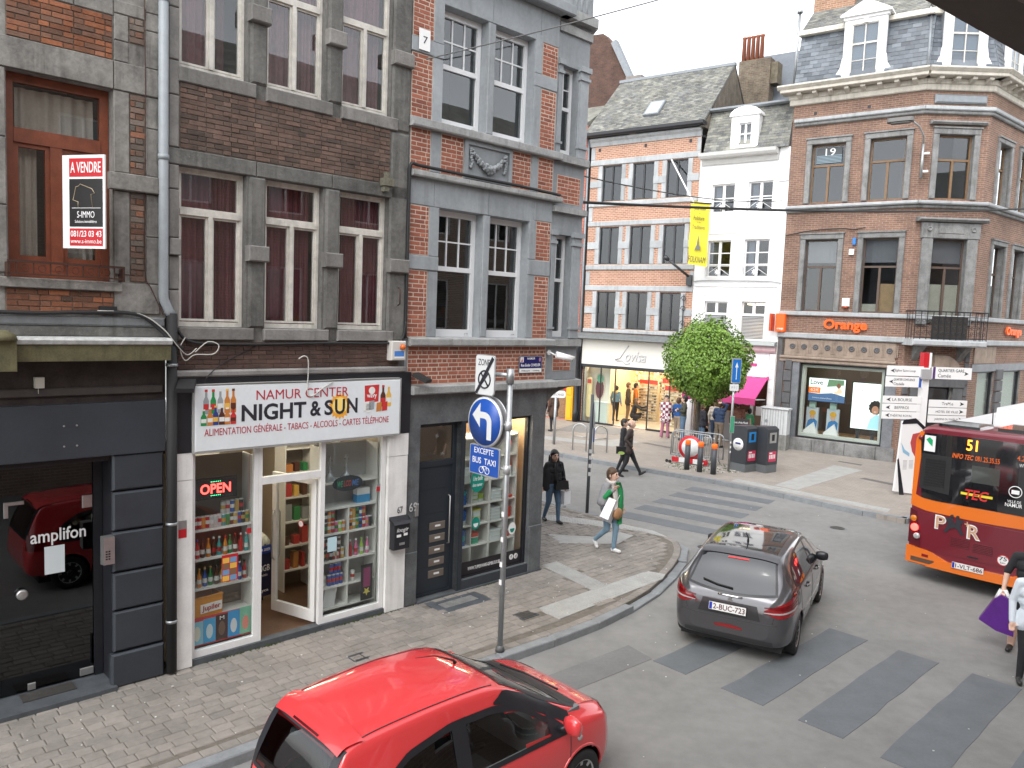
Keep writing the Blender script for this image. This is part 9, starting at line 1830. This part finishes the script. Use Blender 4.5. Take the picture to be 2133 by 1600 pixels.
mp=thing('map_board','white city map board with black curved edges behind the bus','map board',P3((11.35,21.95),.12),radians(5)); part('panel',MB().prism([(-.42,.1),(.45,.0),(.5,1.75),(.35,1.95),(.0,2.12),(-.32,2.1)],'y',-.04,.04),white_m,mp); part('black_edge',MB().prism([(-.12,0),(-.26,0),(-.40,1.0),(-.36,1.05)],'y',-.05,-.041),black_p,mp); part('black_edge',MB().prism([(-.34,2.02),(-.3,2.14),(.05,2.2),(.55,1.8),(.5,1.72),(.1,2.05)],'y',-.05,-.041),black_p,mp)
part('map_print',MB().flat([(.0,1.75),(.22,1.8),(.3,1.5),(.2,1.3),(.12,1.1),(.02,1.25),(-.05,1.5)],-.0405,0,.003),M('map_red',(.45,.06,.06),.6),mp); part('map_print',MB().flat([(-.32,1.5),(-.2,1.3),(-.05,1.2),(-.05,1.1),(-.25,1.22)],-.0405,0,.002),M('map_river',(.25,.45,.6),.6),mp)
for i in range(3):
    for k in range(9): part('map_text',MB().box(-.22+.18*i,-.1+.18*i,-.042,-.0405,.98-.035*k,.995-.035*k),M('map_grey',(.4,.4,.4),.6),mp) if k<8-i else None
# ---- banner
bnr=thing('festival_banner','yellow vertical festival banner hanging from a pole above the street','banner',OPP.w(-3.65,-1.2,6.98),OPP.rz-.12); yb=M('banner_yellow',(.72,.62,.03),.6,var=.06,scale=3)
m=MB(); vs=[]
for k in range(13):
    z=2.42*k/12; yy=.03*sin(k*1.1); vs+=[(-.42,yy,z+.06),(0,yy+.02,z),(.40,yy,z-.08)]
m.add(vs+[(x,y+.006,z) for x,y,z in vs],[(3*k+j,3*k+j+1,3*k+j+4,3*k+j+3) for k in range(12) for j in range(2)]+[(39+3*k+j+3,39+3*k+j+4,39+3*k+j+1,39+3*k+j) for k in range(12) for j in range(2)],0,0,True); part('cloth',m,yb,bnr)
for s,z0,z1,x0,x1 in (('Journées',2.06,2.24,-.25,.25),('de',1.96,2.0,-.04,.04),('Folklore',1.72,1.88,-.25,.22),('et des',1.62,1.67,-.08,.06),('Traditions',1.38,1.53,-.3,.26),('FOLKNAM',.10,.34,-.38,.36)): txt(bnr,s,x0,x1,z0,z1,-.05,blk_t,rot=-.12)
part('belfry_drawing',MB().flat([(-.14,.55),(-.1,.7),(-.05,.78),(-.03,.95),(0,1.2),(.03,.95),(.05,.78),(.1,.68),(.13,.52),(.05,.6),(-.06,.6)],-.045),M('belfry_grey',(.15,.15,.13),.6),bnr); part('top_bar',MB().bar((-.46,0,2.44),(.44,0,2.32),.025),rubber,bnr)
fpz=OPP.w(-5.65,-.05,11.5)-OPP.w(-3.65,-1.2,6.98); a_=bnr.rotation_euler.z; Rm=Matrix.Rotation(-a_,3,'Z'); part('pole',MB().bar(Rm@(OPP.w(-5.5,-.1,11.35)-bnr.location),(-.3,0,2.38),.03),white_m,bnr)
# ---- cables
def cable(name,label,A,B,sag,r,mat=cable_m,n=24,grp='overhead cables'):
    A=Vector(A);B=Vector(B); pts=[A+(B-A)*(k/n)-Vector((0,0,sag*4*(k/n)*(1-k/n))) for k in range(n+1)]; tag(part(name,MB().tube(pts,r,6),mat),label,'cable',grp)
cable('overhead_cable','thick black cable spanning from corner house towards the brown corner building',ABC.w(3.95,1.4,7.05),RGT.w(7,-1.2,9.9),.25,.030)
cable('overhead_cable','thin wire over the street from the oriel to the white house',ABC.w(4.0,.4,7.45),OPP.w(-.9,-.1,9.45),.2,.012)
cable('overhead_cable','thin wire from the corner house front over to its cornice',ABC.w(.12,-.06,8.5),ABC.w(4.3,-1.6,10.3),.02,.010,M('steel_wire',(.12,.12,.12),.5))
def wallwire(label,pts,r,mat=cable_m,fr=ABC,n=6,nm='wall_cable'):
    P=[fr.w(*p) for p in pts]; out=[]
    for i in range(len(P)-1):
        for k in range(n):
            out.append(Vector(crom([tuple(q) for q in P],i+k/n)))
    out.append(P[-1]); tag(part(nm,MB().tube(out,r,6),mat),label,'cable','cables along the walls')
wallwire('bundle of black cables running along the string course of the corner house',[(-.12,-.05,4.35),(-.12,-.05,5.4),(-.12,-.05,6.6),(-.11,-.07,6.93),(.05,-.10,6.93),(1.0,-.10,6.92),(2.0,-.10,6.92),(3.1,-.10,6.9)],.026)
wallwire('black cable bundle under the night shop window sills',[(-3.5,-.05,4.42),(-3.3,-.06,4.27),(-2.5,-.06,4.25),(-1.5,-.06,4.27),(-.5,-.06,4.27),(-.2,-.06,4.32),(-.12,-.06,4.6)],.018)
wallwire('black cable bundle along the grey stone house cornice',[(-7,-.07,4.62),(-5.2,-.07,4.58),(-4.6,-.07,4.60),(-4.0,-.07,4.60),(-3.75,-.08,4.45),(-3.6,-.13,4.28),(-3.45,-.08,4.2)],.022)
wallwire('pale grey cable draped beside the downpipe',[(-4.4,-.075,4.625),(-3.95,-.08,4.60),(-3.7,-.12,4.44),(-3.55,-.14,4.25),(-3.4,-.09,4.12),(-3.28,-.08,4.2)],.007,wire_w)
wallwire('pale loop of loose cable on the wall under the sill',[(-3.3,-.08,4.15),(-3.15,-.1,4.28),(-3.02,-.12,4.24),(-3.08,-.11,4.13),(-3.3,-.08,4.12),(-3.42,-.08,4.05),(-3.48,-.08,4.2),(-3.42,-.08,4.33)],.007,wire_w)
wallwire('thin dark cable sloping across the painted brick to the sign',[(-3.2,-.10,3.72),(-3.15,-.12,3.86),(-2.9,-.03,4.02),(-2.5,-.03,4.22)],.006)
wallwire('white cable hanging from a plug over the night shop sign',[(-1.93,-.14,4.06),(-1.86,-.16,4.1),(-1.8,-.16,4.05),(-1.79,-.15,3.85),(-1.79,-.14,3.6),(-1.72,-.15,3.55),(-1.55,-.15,3.66),(-1.4,-.14,3.73)],.008,wire_w)
wallwire('grey wire along the top edge of the white sign',[(-3.32,-.12,3.75),(-2.4,-.13,3.755),(-1.8,-.13,3.75),(-1.0,-.13,3.76),(-.25,-.12,3.755)],.009,M('grey_wire',(.3,.3,.28),.6))
wallwire('thin brown cable hanging down the stone pilaster',[(-3.87,-.03,8.2),(-3.86,-.03,7),(-3.87,-.03,6),(-3.87,-.03,5.1),(-3.8,-.04,4.9),(-3.68,-.08,4.6)],.007,ironr)
wallwire('white cable sagging along the white house above its lower windows',[(-4.25,-.06,6.42),(-3.8,-.06,6.46),(-2.5,-.06,6.46),(-1.2,-.06,6.44),(-.75,-.06,6.38)],.022,M('grey_white_cable',(.35,.36,.37),.6),OPP)
wallwire('black cable along the band above the brown shop windows',[(-.7,-.05,8.15),(.2,-.06,8.3),(1.3,-.06,8.35),(1.7,-.06,8.3),(2.1,-.06,8.36)],.018,cable_m,OPP)
# ---- camera-side house (behind the viewpoint) with its projecting eave board
cs=thing('opposite_house','pale brick house across the street behind the viewpoint','building',ABC.w(-8,-10.9,0),ABC.rz)
hs_=[(x,x+1.1,z,z+1.7) for x in (-17,-14.5,-12,-9.5,-4.5,-2,.5,3.2,6,8.8,11.6,14.4,17.2) for z in (1.0,4.2,7.4)]
m=MB(); wall(m,-20,22,0,9.8,hs_,0,.2)
o=part('wall',MB().add([(x,-y,z) for x,y,z in m.v],[tuple(reversed(f)) for f in m.f]),M('opposite_brick',(.34,.24,.19),.9,brick=(.22,.075,.01,(.4,.35,.3),(.28,.17,.13)),var=.2,scale=2),cs,loc=(8,0,0))
for h in hs_: q=MB(); ring(q,h[0],h[1],h[2],h[3],-.16,-.1,.06); q.box((h[0]+h[1])/2-.03,(h[0]+h[1])/2+.03,-.16,-.1,h[2]+.06,h[3]-.06); f_=part('window',q,white_m,cs,loc=(8,0,0)); part('pane',MB().box(h[0]+.06,h[1]-.06,-.13,-.125,h[2]+.06,h[3]-.06),carglass,f_)
part('roof',MB().prism([(.4,9.8),(-4,13),(-8,9.8)],'x',-20,22),slateL,cs,loc=(8,0,0))
# projecting eave board seen at the upper right corner of the view
A1=Vector((.60,1.36,5.333)); B1=Vector((.98,1.33,5.13)); dirn=(B1-A1).normalized(); A1=A1-dirn*.5; B1=B1+dirn*.6
fw=Vector((0,1,-.087)).normalized(); upv=dirn.cross(fw).normalized(); upv=upv if upv.z>0 else -upv
vs=[]
for q in (A1,B1):
    for a,b in ((0,-.10),(0,.0),(.45,.0),(.45,-.10)): vs.append(q+upv*a+fw*b)
dkw=M('dark_brown_board',(.05,.037,.03),.7,var=.3,scale=6)
eb=MB().add(vs,[(0,1,2,3),(7,6,5,4),(0,4,5,1),(1,5,6,2),(2,6,7,3),(3,7,4,0)]); tag(part('eave_board',eb,dkw),'dark brown eave board jutting in overhead at the upper corner','board')
